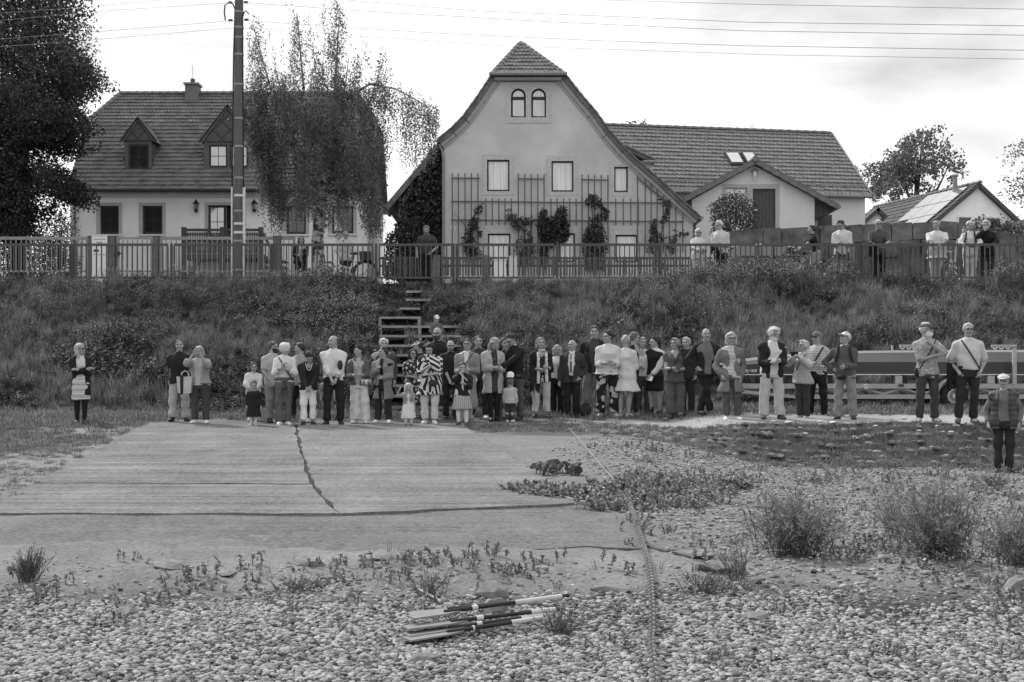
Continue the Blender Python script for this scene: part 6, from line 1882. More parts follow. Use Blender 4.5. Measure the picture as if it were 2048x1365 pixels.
# ---------------------------------------------------------------- shrubs on the beach
def shrub(label, px, py, stems, h, spread, nl, lf, m, dirn=(0, 0), name='willow_bush', cat='bush', dark=None):
	d = hit(px, py, 6); x = X(px, d); z = float(ground(x, d))
	t = thing(name, label, cat, (x, d, z))
	mb = MB(); cs, as_ = [], []
	for k in range(stems):
		a = random.uniform(0, 6.28); r = spread * random.uniform(.15, 1); hh = h * random.uniform(.45, 1) * (1.15 - .45 * r / spread)
		b0 = Vector((random.gauss(0, spread * .22), random.gauss(0, spread * .22), -.02))
		e = Vector((b0.x + r * math.cos(a) + dirn[0] * hh, b0.y + r * math.sin(a) + dirn[1] * hh, hh))
		m1 = b0.lerp(e, .5) + Vector((0, 0, hh * .12))
		mb.tube([b0, m1, e], [.0035, .003, .0012], 3, False)
		q = np.sort(RNG.uniform(.12, 1.02, nl)); ax = np.array((e - b0).normalized())
		p = np.array(b0)[None] * ((1 - q) ** 2)[:, None] + 2 * ((1 - q) * q)[:, None] * np.array(m1 + (m1 - b0.lerp(e, .5)))[None] + (q ** 2)[:, None] * np.array(e)[None]
		aa = nrm(ax[None] * .8 + RNG.normal(0, .55, (nl, 3)))
		cs.append(p + aa * lf * .45); as_.append(aa)
	c, a = np.concatenate(cs), np.concatenate(as_)
	b = nrm(np.cross(a, RNG.normal(0, 1, a.shape)))
	v, f = leaf_quads(c, a, b, RNG.uniform(.6, 1.25, len(c)) * lf, RNG.uniform(.7, 1.2, len(c)) * lf * .17)
	M_ = Matrix.Identity(4)
	mb.put('stem', m_stem, t, M_, local=True)
	put('foliage', np_mesh('foliage', v, f), m, t, M_, local=True)
shrub('dense young willow bush in the middle of the gravel beach', 1585, 1118, 150, .60, .50, 30, .066, lm_willow)
shrub('tall young willow bush with stems leaning left near the right edge', 1880, 1130, 150, .76, .52, 30, .072, lm_willow, (-.18, 0))
shrub('willow bush cut off by the right edge of the picture', 2035, 1130, 110, .62, .44, 26, .068, lm_willow, (.05, 0))
shrub('thin willow shoots standing left of the tall leaning bush', 1790, 1075, 26, .60, .22, 26, .065, lm_willow, (-.2, 0))
shrub('low willow sprouts between the two big bushes on the gravel', 1475, 1165, 30, .36, .22, 18, .045, lm_willow)
shrub('small dark tussock alone on the sand at the left edge', 55, 1168, 90, .30, .17, 12, .04, lm_weed, (.1, 0), 'tussock', 'plant')
shrub('loose green plant on the sand behind the paddles', 860, 1195, 34, .26, .22, 14, .035, lm_weed, (0, 0), 'weed_plant', 'plant')
shrub('flat green plant below the slipway centre joint', 600, 1180, 46, .15, .30, 14, .03, lm_weed, (0, 0), 'weed_plant', 'plant')
shrub('bushy weed beside the paddle grips', 1120, 1262, 40, .22, .2, 14, .035, lm_weed, (.1, 0), 'weed_plant', 'plant')
shrub('wispy pale weed standing on the grass embankment near the woman in the vest', 1905, 925, 20, .42, .1, 16, .04, lm_willow, (0, 0), 'weed_plant', 'plant')
shrub('weed clump right of the chain on the bare sand', 1400, 1190, 40, .22, .24, 14, .035, lm_weed, (0, 0), 'weed_plant', 'plant')
shrub('dark leafy clump on the gravel below the woman in the vest', 1985, 975, 50, .25, .34, 12, .05, lm_weed, (0, 0), 'weed_plant', 'plant')
# big dark round leaves beside the slipway
for lab, spots in (('larger clump of big dark round leaves beside the slipway', [(1072, 925, .12), (1085, 930, .12), (1098, 917, .16), (1104, 914, .14), (1082, 944, .11), (1108, 934, .14), (1118, 940, .1), (1094, 942, .13), (1112, 925, .12), (1122, 928, .09)]), ('smaller clump of big dark round leaves right of the larger one', [(1140, 924, .11), (1148, 928, .12), (1154, 922, .10), (1143, 938, .1), (1156, 934, .09), (1136, 930, .09)])):
	d0 = hit(spots[0][0], 950, 8); t = thing('butterbur_plant', lab, 'plant', (X(spots[2][0], d0), d0, float(ground(X(spots[2][0], d0), d0))))
	leaf0 = 0
	for px, py, r in spots:
		d = d0 + random.uniform(-.35, .35); p = Vector(P(px, py, d)); g = float(ground(p.x, d))
		p.z = g + random.uniform(.05, .17)
		r *= .8; mb = MB(); n = 11; tilt = RX(random.uniform(-.1, 1.0)) @ RY(random.uniform(-.8, .8))
		ring_ = [tilt @ Vector((r * math.cos(6.28 * k / n + .28) * (.93 + .1 * (k % 2)), r * math.sin(6.28 * k / n + .28), .025 * math.sin(3 * k))) for k in range(n)]
		b = len(mb.v); mb.v.append(tuple(p + tilt @ Vector((0, 0, -.03)))); mb.v += [tuple(p + q) for q in ring_]
		mb.f += [(b, b + 1 + k, b + 1 + (k + 1) % n) for k in range(n)]
		mb.put('leaf', lm_burr_d, t)
		MB().tube([(p.x + random.uniform(-.05, .05), d, g - .02), tuple(p)], .006, 4).put('stalk', m_stem, t)
# ================================================================ people: bodies and clothes grown as continuous surfaces
def surface_nets(D, xs, ys, zs):
	"""continuous quad surface of the zero level of D on a (non-uniform) grid"""
	nx, ny, nz = D.shape
	S = D < 0
	corners = [(i, j, k) for i in (0, 1) for j in (0, 1) for k in (0, 1)]
	sl = lambda i, j, k: (slice(i, nx - 1 + i), slice(j, ny - 1 + j), slice(k, nz - 1 + k))
	cnt = sum(S[sl(*c)].astype(np.int8) for c in corners)
	act = (cnt > 0) & (cnt < 8)
	I, J, K = np.nonzero(act)
	n = len(I)
	acc = np.zeros((n, 3)); num = np.zeros(n)
	for a in corners:
		for ax in range(3):
			if a[ax]: continue
			b = list(a); b[ax] = 1
			da = D[I + a[0], J + a[1], K + a[2]]; db = D[I + b[0], J + b[1], K + b[2]]
			m = (da < 0) != (db < 0)
			t = np.where(m, da / np.where(m, da - db, 1), 0)
			pa = np.stack([xs[I + a[0]], ys[J + a[1]], zs[K + a[2]]], -1); pb = np.stack([xs[I + b[0]], ys[J + b[1]], zs[K + b[2]]], -1)
			acc += np.where(m[:, None], pa + (pb - pa) * t[:, None], 0); num += m
	V = acc / num[:, None]
	vid = np.full((nx - 1, ny - 1, nz - 1), -1, np.int64); vid[I, J, K] = np.arange(n)
	Fs = []
	for ax in range(3):
		o = [a for a in range(3) if a != ax]
		A = [slice(1, None)] * 3; A[ax] = slice(0, -1)
		lo = [slice(1, -1)] * 3; lo[ax] = slice(0, -1)
		hi = [slice(1, -1)] * 3; hi[ax] = slice(1, None)
		s0, s1 = S[tuple(lo)], S[tuple(hi)]
		cr = np.nonzero(s0 != s1)
		if len(cr[0]) == 0: continue
		idx = [c.copy() for c in cr]
		for q in o: idx[q] = idx[q] + 1
		def g(d1, d2):
			c = [a.copy() for a in idx]; c[o[0]] = c[o[0]] - d1; c[o[1]] = c[o[1]] - d2
			return vid[c[0], c[1], c[2]]
		q = np.stack([g(1, 1), g(0, 1), g(0, 0), g(1, 0)], -1)
		flip = s0[cr] if ax != 1 else ~s0[cr]
		q = np.where(flip[:, None], q, q[:, ::-1])
		Fs.append(q)
	F_ = np.concatenate(Fs); F_ = F_[(F_ >= 0).all(1)]
	return V, F_

class Field:
	def __init__(s, xs, ys, zs):
		s.xs, s.ys, s.zs = xs, ys, zs
		s.D = np.full((len(xs), len(ys), len(zs)), 1.0)
	def box(s, lo, hi):
		r = []
		for a, l, h in zip((s.xs, s.ys, s.zs), lo, hi):
			i = max(0, np.searchsorted(a, l) - 1); j = min(len(a), np.searchsorted(a, h) + 1)
			r.append(slice(i, max(j, i + 1)))
		return tuple(r)
	def grid(s, b):
		return s.xs[b[0]][:, None, None], s.ys[b[1]][None, :, None], s.zs[b[2]][None, None, :]
	def put(s, b, d, k):
		o = s.D[b]
		if k <= 0: s.D[b] = np.minimum(o, d); return
		h = np.clip(.5 + .5 * (o - d) / k, 0, 1)
		s.D[b] = o * (1 - h) + d * h - k * h * (1 - h)
	def cap(s, a, b, ra, rb, k=.02, cut=None):
		a, b = np.asarray(a, float), np.asarray(b, float); m = max(ra, rb) + .09
		bx = s.box(np.minimum(a, b) - m, np.maximum(a, b) + m); X_, Y_, Z_ = s.grid(bx)
		ba = b - a; L2 = max(ba @ ba, 1e-9)
		h = np.clip(((X_ - a[0]) * ba[0] + (Y_ - a[1]) * ba[1] + (Z_ - a[2]) * ba[2]) / L2, 0, 1)
		d = np.sqrt((X_ - a[0] - ba[0] * h) ** 2 + (Y_ - a[1] - ba[1] * h) ** 2 + (Z_ - a[2] - ba[2] * h) ** 2) - (ra + (rb - ra) * h)
		if cut is not None:
			p, n = cut; n = np.asarray(n, float); n = n / np.linalg.norm(n)
			d = np.maximum(d, (X_ - p[0]) * n[0] + (Y_ - p[1]) * n[1] + (Z_ - p[2]) * n[2])
		s.put(bx, d, k)
	def ell(s, c, r, R_=None, k=.02, cut=None):
		c = np.asarray(c, float); m = max(r) + .07
		bx = s.box(c - m, c + m); X_, Y_, Z_ = s.grid(bx)
		x, y, z = X_ - c[0], Y_ - c[1], Z_ - c[2]
		if R_ is not None:
			x, y, z = R_[0, 0] * x + R_[1, 0] * y + R_[2, 0] * z, R_[0, 1] * x + R_[1, 1] * y + R_[2, 1] * z, R_[0, 2] * x + R_[1, 2] * y + R_[2, 2] * z
		d = (np.sqrt((x / r[0]) ** 2 + (y / r[1]) ** 2 + (z / r[2]) ** 2) - 1) * min(r)
		if cut is not None: d = np.maximum(d, cut(x, y, z))
		s.put(bx, d, k)
	def loft(s, prof, k=.02, pleat=0, amp=0, infl=0.0, ztop=None, zbot=None, extra=None):
		p = np.asarray(prof, float); p = p[np.argsort(p[:, 0])]
		zb, zt = (p[0, 0] if zbot is None else zbot), (p[-1, 0] if ztop is None else ztop)
		rm = p[:, 1:3].max() + abs(p[:, 3:]).max() + .12 + infl
		bx = s.box((-rm, -rm, zb - .08), (rm, rm, zt + .08)); X_, Y_, Z_ = s.grid(bx)
		z = np.clip(Z_, p[0, 0], p[-1, 0])
		f = lambda i: np.interp(z, p[:, 0], p[:, i])
		rx, ry, cx, cy = f(1) + infl, f(2) + infl, f(3), f(4)
		x, y = X_ - cx, Y_ - cy
		if pleat:
			th = np.arctan2(y / ry, x / rx); q = 1 + amp * np.sin(pleat * th) * np.clip((p[-1, 0] - Z_) / max(p[-1, 0] - p[0, 0], .01), 0, 1)
			rx, ry = rx * q, ry * q
		d = (np.sqrt((x / rx) ** 2 + (y / ry) ** 2) - 1) * np.minimum(rx, ry)
		d = np.maximum(d, np.maximum(Z_ - zt, zb - Z_))
		if extra is not None: d = np.maximum(d, extra(X_, Y_, Z_))
		s.put(bx, d, k)
	def folds(s, amp, seed, f=28., out=1.0):
		s.D = s.D - amp * out
		r = np.random.default_rng(seed); X_, Y_, Z_ = s.xs[:, None, None], s.ys[None, :, None], s.zs[None, None, :]
		for _ in range(3):
			a = r.normal(0, 1, 3); a[2] *= 1.3
			a = a / np.linalg.norm(a) * f * r.uniform(.6, 1.3)
			s.D = s.D + amp * .6 * np.sin(X_ * a[0] + Y_ * a[1] + Z_ * a[2] + r.uniform(0, 6)).astype(float)
	def carve(s, fn):
		X_, Y_, Z_ = s.xs[:, None, None], s.ys[None, :, None], s.zs[None, None, :]
		s.D = np.maximum(s.D, fn(X_, Y_, Z_))
	def mesh(s, name):
		V, Fq = surface_nets(s.D, s.xs, s.ys, s.zs)
		me = np_mesh(name, V, Fq); smooth(me)
		return me

def v3(*a): return np.array(a, float)
def unit(a): return a / max(np.linalg.norm(a), 1e-9)
def ik(S, W, l1, l2, pole):
	d = W - S; L_ = np.linalg.norm(d)
	if L_ > (l1 + l2) * .995: W = S + d / L_ * (l1 + l2) * .995; d = W - S; L_ = np.linalg.norm(d)
	u = d / L_; a = (l1 * l1 - l2 * l2 + L_ * L_) / (2 * L_); h = math.sqrt(max(l1 * l1 - a * a, 0))
	p = pole - u * (pole @ u)
	return S + u * a + unit(p) * h, W
POSE = {'down': ((.150, -.02, .485), (.3, .6, 0)), 'behind': ((.02, .085, .50), (1, .6, 0)), 'clasp': ((.030, -.125, .50), (.6, .6, 0)),
		'belly': ((.045, -.145, .615), (.42, .6, -.6)), 'chest': ((.035, -.135, .70), (.45, .1, -.9)), 'fold': ((-.055, -.115, .66), (.6, -.05, -.8)),
		'phone': ((.055, -.15, .885), (.7, -.2, -.9)), 'pocket': ((.112, -.035, .505), (.7, .75, 0)), 'rail': ((.06, -.20, .60), (1, .2, -.3)),
		'face': ((.02, -.12, .85), (.8, -.2, -.8)), 'point': ((.06, -.16, .74), (1, 0, -.6)), 'low': ((.09, -.10, .52), (1, .5, 0)), 'hip': ((.125, -.02, .56), (1, .4, 0)), 'shoulder_child': ((.05, -.17, .56), (1, .1, -.4)), 'up': ((.20, -.10, .90), (1, 0, -.6)), 'bag': ((.13, -.06, .62), (1, .5, -.2))}
SKIN = {}
def skin(v):
	return mat('skin', v, .6, .06, 9, 0, 40, spec=.25)
m_eye = mat('eye', .02, .3, .05, 9); m_brow = mat('eyebrow', .07, .8, .1, 9); m_lip = mat('lips', .14, .6, .1, 9)
m_glasses = mat('spectacle_frame', .03, .4, .1, 9); m_lens = mat('sun_lens', .015, .15, .1, 9, spec=.6)
NPEOPLE = 0
def person(px, py, top, label, sex='m', turn=0, head=(0, 0), w=1.0, d=None, arms=('down', 'down'), top_=None, over=None, legs=('trousers', .1), hair=('short', .06), shoes=.05,
		   beard=None, glasses=None, cap=None, skinv=.30, stance=.052, lean=0.0, feet=None, child=0, z=None, belly=0., extras=(), sit=False, group='onlookers at the slipway', tilt=0, hh=None, sink=0.0):
	"""one onlooker: feet at pixel (px, py), head top at pixel row top"""
	global NPEOPLE
	NPEOPLE += 1; seed = 100 + NPEOPLE
	q_ = random.Random(seed * 7); tilt = tilt + q_.uniform(-.035, .035); turn = turn + q_.uniform(-6, 6)
	if feet is None and not sit: feet = tuple((s_ * stance + q_.uniform(-.012, .012), q_.uniform(-.035, .03)) for s_ in (-1, 1))
	if d is None: d = hit(px, py, 24, 37)
	zf = Zp(py, d) if z is None else z
	H = Zp(top, d) - zf
	x0 = X(px, d)
	lam = math.atan2(x0, d)           # body frame turned so that "0" looks at the photographer
	root = thing('person', label, 'person', (x0, d, zf), R(turn) - lam * .6, group=group)
	if cap: H -= .02
	fem = sex == 'f'
	kid = child
	hd = hh or H * (.139 if not kid else (.20 if kid == 2 else .168))
	a = H
	# ---- skeleton (metres), facing -y
	sh_z = (.815 if not kid else (.735 if kid == 2 else .775)) * a
	hipz = (.515 if not kid else (.44 if kid == 2 else .485)) * a
	shw = (.108 if not fem else .098) * a * (1 + (w - 1) * .4) * (1.0 if not kid else 1.06)
	ty = lambda zz: -lean * max(0., zz - hipz)
	tx = lambda zz: tilt * max(0., zz - hipz)
	TZ = lambda f: hipz + (f - .515) / (.815 - .515) * (sh_z - hipz)    # fraction of adult height -> this body
	if fem: P0 = [(.455, .098, .068), (.515, .103, .074), (.565, .093, .066), (.62, .080, .060), (.68, .087, .064), (.735, .090, .076), (.772, .086, .061), (.795, .070, .050), (.815, .050, .041), (.845, .030, .032)]
	else: P0 = [(.455, .094, .066), (.515, .098, .070), (.565, .094, .067), (.62, .092, .066), (.68, .099, .070), (.735, .105, .074), (.772, .098, .064), (.795, .082, .053), (.815, .058, .044), (.845, .035, .036)]
	kw = 1.12 if kid == 2 else 1.0
	wf = lambda f: 1 + (w - 1) * (1 if f < .66 else (.75 if f < .75 else .45))
	prof = [(TZ(f), rx * a * wf(f) * kw, ry * a * wf(f) * kw + (belly * a * math.exp(-((f - .60) / .06) ** 2) * .5), tx(TZ(f)), ty(TZ(f)) - (belly * a * .5 * math.exp(-((f - .60) / .06) ** 2))) for f, rx, ry in P0]
	lu, lf_ = .168 * a * (1 if not kid else .92), .148 * a * (1 if not kid else .92)
	J = {}
	rr = random.Random(seed)
	for s, nm in ((-1, 0), (1, 1)):
		S_ = v3(s * shw + tx(sh_z), ty(sh_z) + .008 * a, sh_z - .040 * a)
		po = arms[nm]
		if isinstance(po, str): W_, pl__ = POSE[po]
		else: W_, pl__ = po
		W_ = v3(s * W_[0] * a + tx(TZ(.6)) * .5, W_[1] * a * (1 + .5 * (w - 1)) + ty(sh_z) * .8 - belly * a * .5 * (W_[1] < -.05), hipz + (W_[2] * a - .515 * a) * ((sh_z - hipz) / (.3 * a)))
		W_ = W_ + v3(rr.uniform(-.012, .012), rr.uniform(-.01, .01), rr.uniform(-.02, .02)) * a
		E_, W_ = ik(S_, W_, lu, lf_, v3(s * pl__[0], pl__[1], pl__[2]))
		J['S', s], J['E', s], J['W', s] = S_, E_, W_
		hx, fx = s * .05 * a * w, s * stance * a
		fy = 0
		if feet: fx, fy = feet[nm][0] * a, feet[nm][1] * a
		A_ = v3(fx, fy + .012 * a, .045 * a); Hp = v3(hx, 0, hipz - .015 * a)
		kn = (Hp + A_) / 2 + v3(s * .006 * a, -.012 * a, .015 * a)
		if sit: kn = v3(hx * 1.3, -.24 * a, hipz + .02 * a); A_ = v3(hx * 1.2, -.22 * a, hipz - .25 * a)
		J['H', s], J['K', s], J['A', s] = Hp, kn, A_
	# ---- head frame
	piv = v3(tx(sh_z + .05 * a), ty(sh_z + .05 * a) + .008 * a, sh_z + .043 * a if not kid else sh_z + .03 * a)
	hy, hp = R(head[0]), R(head[1])
	Rm = np.array((Matrix.Rotation(hy, 3, 'Z') @ Matrix.Rotation(hp, 3, 'X')))   # pitch > 0 looks down... facing -y
	hc = piv + Rm @ v3(0, -.05 * hd, 0) + v3(0, 0, 0) + Rm @ v3(0, 0, .50 * hd)
	def HP(x, y, z_): return hc + Rm @ (v3(x, y, z_) * hd)
	top_now = (hc + Rm @ v3(0, .06, .5) * hd)[2]
	# ---- grids
	allp = np.array([J[k] for k in J] + [hc])
	lo, hi = allp.min(0) - v3(.2, .2, .2), allp.max(0) + v3(.2, .2, .2)
	lo[0] = min(lo[0], -.2 * a * w); hi[0] = max(hi[0], .2 * a * w); lo[1] = min(lo[1], -.17 * a * w - belly * a); hi[1] = max(hi[1], .16 * a * w)
	lo[2] = -.03; hi[2] = max(hc[2] + .62 * hd, hi[2] - .05)
	cb = .0185 if a > 1.3 else .013
	ch_ = .0115 if a > 1.3 else .0095
	def ax(l, h, c, fine, rad):
		a1 = np.arange(l, c - rad, cb); a2 = np.arange(c - rad, c + rad, fine); a3 = np.arange(c + rad, h + cb, cb)
		return np.unique(np.concatenate([a1, a2, a3]).round(5))
	bxs, bys = ax(lo[0], hi[0], hc[0], ch_, .55 * hd), ax(lo[1], hi[1], hc[1], ch_, .62 * hd)
	bzs = np.unique(np.concatenate([np.arange(lo[2], hc[2] - .6 * hd, cb * 1.15), np.arange(hc[2] - .6 * hd, hi[2], ch_)]).round(5))
	cc = .021 if a > 1.3 else .015
	cxs, cys, czs = np.arange(lo[0], hi[0], cc), np.arange(lo[1], hi[1], cc), np.arange(lo[2], hi[2] - .2 * hd, cc)
	# ---- body
	B = Field(bxs, bys, bzs)
	B.loft(prof, .03)
	for s in (-1, 1):
		S_, E_, W_, Hp, kn, A_ = (J[k, s] for k in 'SEWHKA')
		aw = .9 + .1 * w if not kid else 1.0
		B.cap(v3(tx(sh_z) + s * .034 * a, S_[1], sh_z + .004 * a), S_, .022 * a, .034 * a * aw, .03)
		B.cap(S_, E_, (.033 if not fem else .029) * a * aw * w ** .5, .024 * a * aw * w ** .5, .02); B.cap(E_, W_, .024 * a * aw, .0155 * a * aw, .015)
		lw_ = (.9 + .1 * w) if not kid else 1.05
		B.cap(Hp, kn, .053 * a * lw_, .035 * a * lw_, .03); B.cap(kn, A_, .034 * a * lw_, .022 * a * lw_, .02)
		B.cap(kn * .65 + A_ * .35 + v3(0, .012 * a, 0), kn * .4 + A_ * .6 + v3(0, .008 * a, 0), .033 * a * lw_, .024 * a * lw_, .02)
		hdir = unit(unit(W_ - E_) + v3(0, -.05, -.1))
		B.cap(W_, W_ + hdir * .05 * a, .0165 * a, .0195 * a, .012)
	B.cap(v3(piv[0], piv[1] + .004 * a, sh_z - .01 * a), HP(0, .1, -.25), .036 * a if not fem else .030 * a, .25 * hd if not fem else .21 * hd, .03)
	B.ell(HP(0, .06, .12), v3(.325, .40, .375) * hd, Rm, .02)
	B.ell(HP(0, -.10, -.14), v3(.265, .30, .335) * hd, Rm, .03)
	B.ell(HP(0, -.24, -.39), v3(.125, .12, .10) * hd, Rm, .025)
	B.cap(HP(0, -.37, .06), HP(0, -.475, -.12), .030 * hd, .060 * hd, .012)
	B.ell(HP(0, -.30, .10), v3(.22, .10, .055) * hd, Rm, .02)
	for s in (-1, 1):
		B.ell(HP(s * .335, .03, -.03), v3(.045, .09, .13) * hd, Rm, .008)
		B.ell(HP(s * .15, -.30, -.13), v3(.10, .09, .09) * hd, Rm, .02)
	# eye sockets and mouth line: shallow hollows
	for s in (-1, 1):
		c_ = HP(s * .15, -.43, .055); bx_ = B.box(c_ - .2 * hd, c_ + .2 * hd); X_, Y_, Z_ = B.grid(bx_)
		d_ = (np.sqrt(((X_ - c_[0]) / .115) ** 2 + ((Y_ - c_[1]) / .12) ** 2 + ((Z_ - c_[2]) / .075) ** 2) / hd - 1) * .08 * hd
		B.D[bx_] = np.maximum(B.D[bx_], -d_)
	V, Fq = surface_nets(B.D, B.xs, B.ys, B.zs)
	nb_ = len(Fq)
	mb = MB()
	Rh = Matrix([list(q) for q in Rm]).to_4x4()
	def mark(c, r, nu=7, nv=5):
		mb.ell(tuple(c), r, nu, nv, Rh)
	marks = []
	for s in (-1, 1): mark(HP(s * .145, -.345, .035), v3(.062, .034, .034) * hd)
	n_eye = len(mb.f)
	for s in (-1, 1): mark(HP(s * .15, -.385, .118), v3(.10, .032, .026) * hd)
	n_brow = len(mb.f)
	mark(HP(0, -.405, -.245), v3(.105, .030, .024) * hd)
	n_lip = len(mb.f)
	# hands: four unequal fingers and a thumb, curled
	for s in (-1, 1):
		E_, W_ = J['E', s], J['W', s]
		f = unit(unit(W_ - E_) + v3(0, -.05, -.1)); inw = unit(v3(-s, -.25, -.1) - f * (v3(-s, -.25, -.1) @ f))   # palm normal (inwards)
		if arms[0 if s < 0 else 1] == 'phone' : inw = unit(v3(-s, .1, .2) - f * (v3(-s, .1, .2) @ f))
		u = np.cross(f, inw)
		k0 = W_ + f * .058 * a
		for i, (off, ln) in enumerate(((-.6, .030), (-.2, .038), (.2, .036), (.6, .028))):
			p0 = k0 + u * off * .026 * a
			p1 = p0 + (f * .85 + inw * .45) * ln * .55 * a; p2 = p1 + (f * .35 + inw * .85) * ln * .5 * a
			mb.tube([tuple(p0 - f * .012 * a), tuple(p0), tuple(p1), tuple(p2)], [.0058 * a, .0056 * a, .005 * a, .0038 * a], 5)
		t0 = W_ + f * .02 * a + u * -.016 * a; t1 = t0 + (f * .5 - u * .6 + inw * .4) * .026 * a; t2 = t1 + (f * .75 + inw * .4) * .02 * a
		mb.tube([tuple(t0), tuple(t1), tuple(t2)], [.0068 * a, .006 * a, .0044 * a], 5)
	allv = [tuple(q) for q in V] + mb.v
	fc = [tuple(q) for q in Fq.tolist()] + [tuple(i + len(V) for i in q) for q in mb.f]
	me = new_mesh('body', allv, fc)
	for m in (skin(skinv), m_eye, m_brow if hair[1] < .3 else mat('pale_brow', .2, .8, .1, 9), m_lip): me.materials.append(m)
	mi = np.zeros(len(fc), np.int32); mi[nb_:nb_ + n_eye] = 1; mi[nb_ + n_eye:nb_ + n_brow] = 2; mi[nb_ + n_brow:nb_ + n_lip] = 3
	me.polygons.foreach_set('material_index', mi); smooth(me)
	Id = Matrix.Identity(4)
	put('body', me, None, root, Id, local=True)
	def cloth(name, fld, m, amp=.007, f=26.):
		if amp: fld.folds(amp, seed + len(name), f)
		return put(name, fld.mesh(name), m, root, Id, local=True)
	def sleeve(Fd, s, upto, r_in, flare=0.0):
		"""arm tube covering a share of the arm: 1 = to the elbow, 2 = to the wrist"""
		S_, E_, W_ = J['S', s], J['E', s], J['W', s]
		aw = w ** .5
		Fd.cap(v3(tx(sh_z) + s * .036 * a, S_[1], sh_z + .004 * a), S_, .022 * a + r_in, .033 * a * aw + r_in, .03)
		if upto <= 0: return
		if upto <= 1.0:
			e = S_ + (E_ - S_) * upto
			Fd.cap(S_, E_, .032 * a * aw + r_in, .028 * a * aw + r_in + flare, .02, (e, E_ - S_))
		else:
			e = E_ + (W_ - E_) * (upto - 1)
			Fd.cap(S_, E_, .032 * a * aw + r_in, .026 * a * aw + r_in, .02)
			Fd.cap(E_, W_, .0255 * a * aw + r_in, .019 * a * aw + r_in + flare, .015, (e, W_ - E_))
	def torso(Fd, infl, hem, topz=None, front=None, flare=0.0, pleat=0, amp=0):
		pr = [list(q) for q in prof]
		hz = TZ(hem) if hem > .455 else hem / .455 * TZ(.455)
		pr = [q for q in pr if q[0] >= hz - .001]
		low = prof[0]
		wid = np.interp(hz, [q[0] for q in prof], [q[1] for q in prof]); dep = np.interp(hz, [q[0] for q in prof], [q[2] for q in prof])
		cy_ = np.interp(hz, [q[0] for q in prof], [q[4] for q in prof])
		pr.insert(0, [hz, wid + flare * a, dep + flare * a * .8, tx(hz), cy_])
		if hem < .53 and kind not in ('skirt',):
			for s in (-1, 1):
				Hp, kn = J['H', s], J['K', s]; lw_ = (.9 + .1 * w) if not kid else 1.05
				fr = front
				if fr is None: Fd.cap(Hp + v3(0, 0, .02 * a), Hp * .7 + kn * .3, .055 * a * lw_ + infl, .050 * a * lw_ + infl, .035, ((0, 0, hz), (0, 0, -1)))
		Fd.loft(pr, .03, infl=infl, extra=front, pleat=pleat, amp=amp)
	# ---- legs
	kind, lv = legs[0], legs[1]; lo_ = legs[2] if len(legs) > 2 else {}
	lm = lo_.get('mat') or mat('cloth_leg_%.2f' % lv, lv, .85, .16, 7, .9, 13, stretch=(1.6, 1.6, 1))
	if kind in ('trousers', 'tights', 'shorts'):
		Fd = Field(cxs, cys, np.arange(lo[2], hipz + .25 * a, cc))
		t_ = {'tights': .003, 'trousers': .006, 'shorts': .02}[kind] * (1 if not kid else .7); wide = lo_.get('wide', 0.0); end = lo_.get('end', .97)
		for s in (-1, 1):
			Hp, kn, A_ = J['H', s], J['K', s], J['A', s]
			lw_ = (.9 + .1 * w) if not kid else 1.05
			if kind == 'shorts':
				Fd.cap(Hp, kn, .058 * a * lw_ + t_, .046 * a * lw_ + t_, .025, (Hp + (kn - Hp) * .9, kn - Hp)); continue
			Fd.cap(Hp, kn, .054 * a * lw_ + t_, .038 * a * lw_ + t_ + wide * .5, .03)
			e = kn + (A_ - kn) * end
			if kind == 'tights': Fd.cap(kn * .65 + A_ * .35 + v3(0, .012 * a, 0), kn * .4 + A_ * .6 + v3(0, .008 * a, 0), .034 * a * lw_, .026 * a * lw_, .02)
			Fd.cap(kn, A_ - v3(0, 0, .02 * a), (.036 * a * lw_ + t_ + wide * .5), ((.023 if kind == 'tights' else .034) * a * lw_ + t_ * .8 + wide), .02, (e, A_ - kn))
		Fd.loft([(q[0], q[1], q[2], q[3], q[4]) for q in prof if q[0] < TZ(.60)], .03, infl=.006 + t_ * .3)
		if top_ and top_[0] != 'none':
			ht_ = (top_[2] if len(top_) > 2 else {}).get('hem', .49)
			if ht_ < .52 and kind != 'shorts':
				zc_ = TZ(ht_) + .03 * a
				Fd.carve(lambda X_, Y_, Z_: Z_ - zc_ + 0 * X_ + 0 * Y_)
		cloth(kind if kind != 'tights' else 'tights', Fd, lm, .0 if kind == 'tights' else (.008 if not kid else .004), 30.)
	if kind == 'bare' or lo_.get('socks'):
		sv, shh = lo_.get('socks', (.0, 0))
		if shh:
			Fd = Field(cxs, cys, np.arange(-.02, hipz, cc * .8))
			for s in (-1, 1):
				kn, A_ = J['K', s], J['A', s]; e = A_ + (kn - A_) * shh
				Fd.cap(A_ - v3(0, 0, .03 * a), kn, .027 * a, .040 * a, .01, (e, kn - A_))
			cloth('socks', Fd, mat('knit_%.2f' % sv, sv, .9, .06, 9), 0)
	# ---- shoes
	sm_ = mat('shoe_%.2f' % shoes, shoes, .6, .12, 9, spec=.4)
	boot = lo_.get('boot', 0)
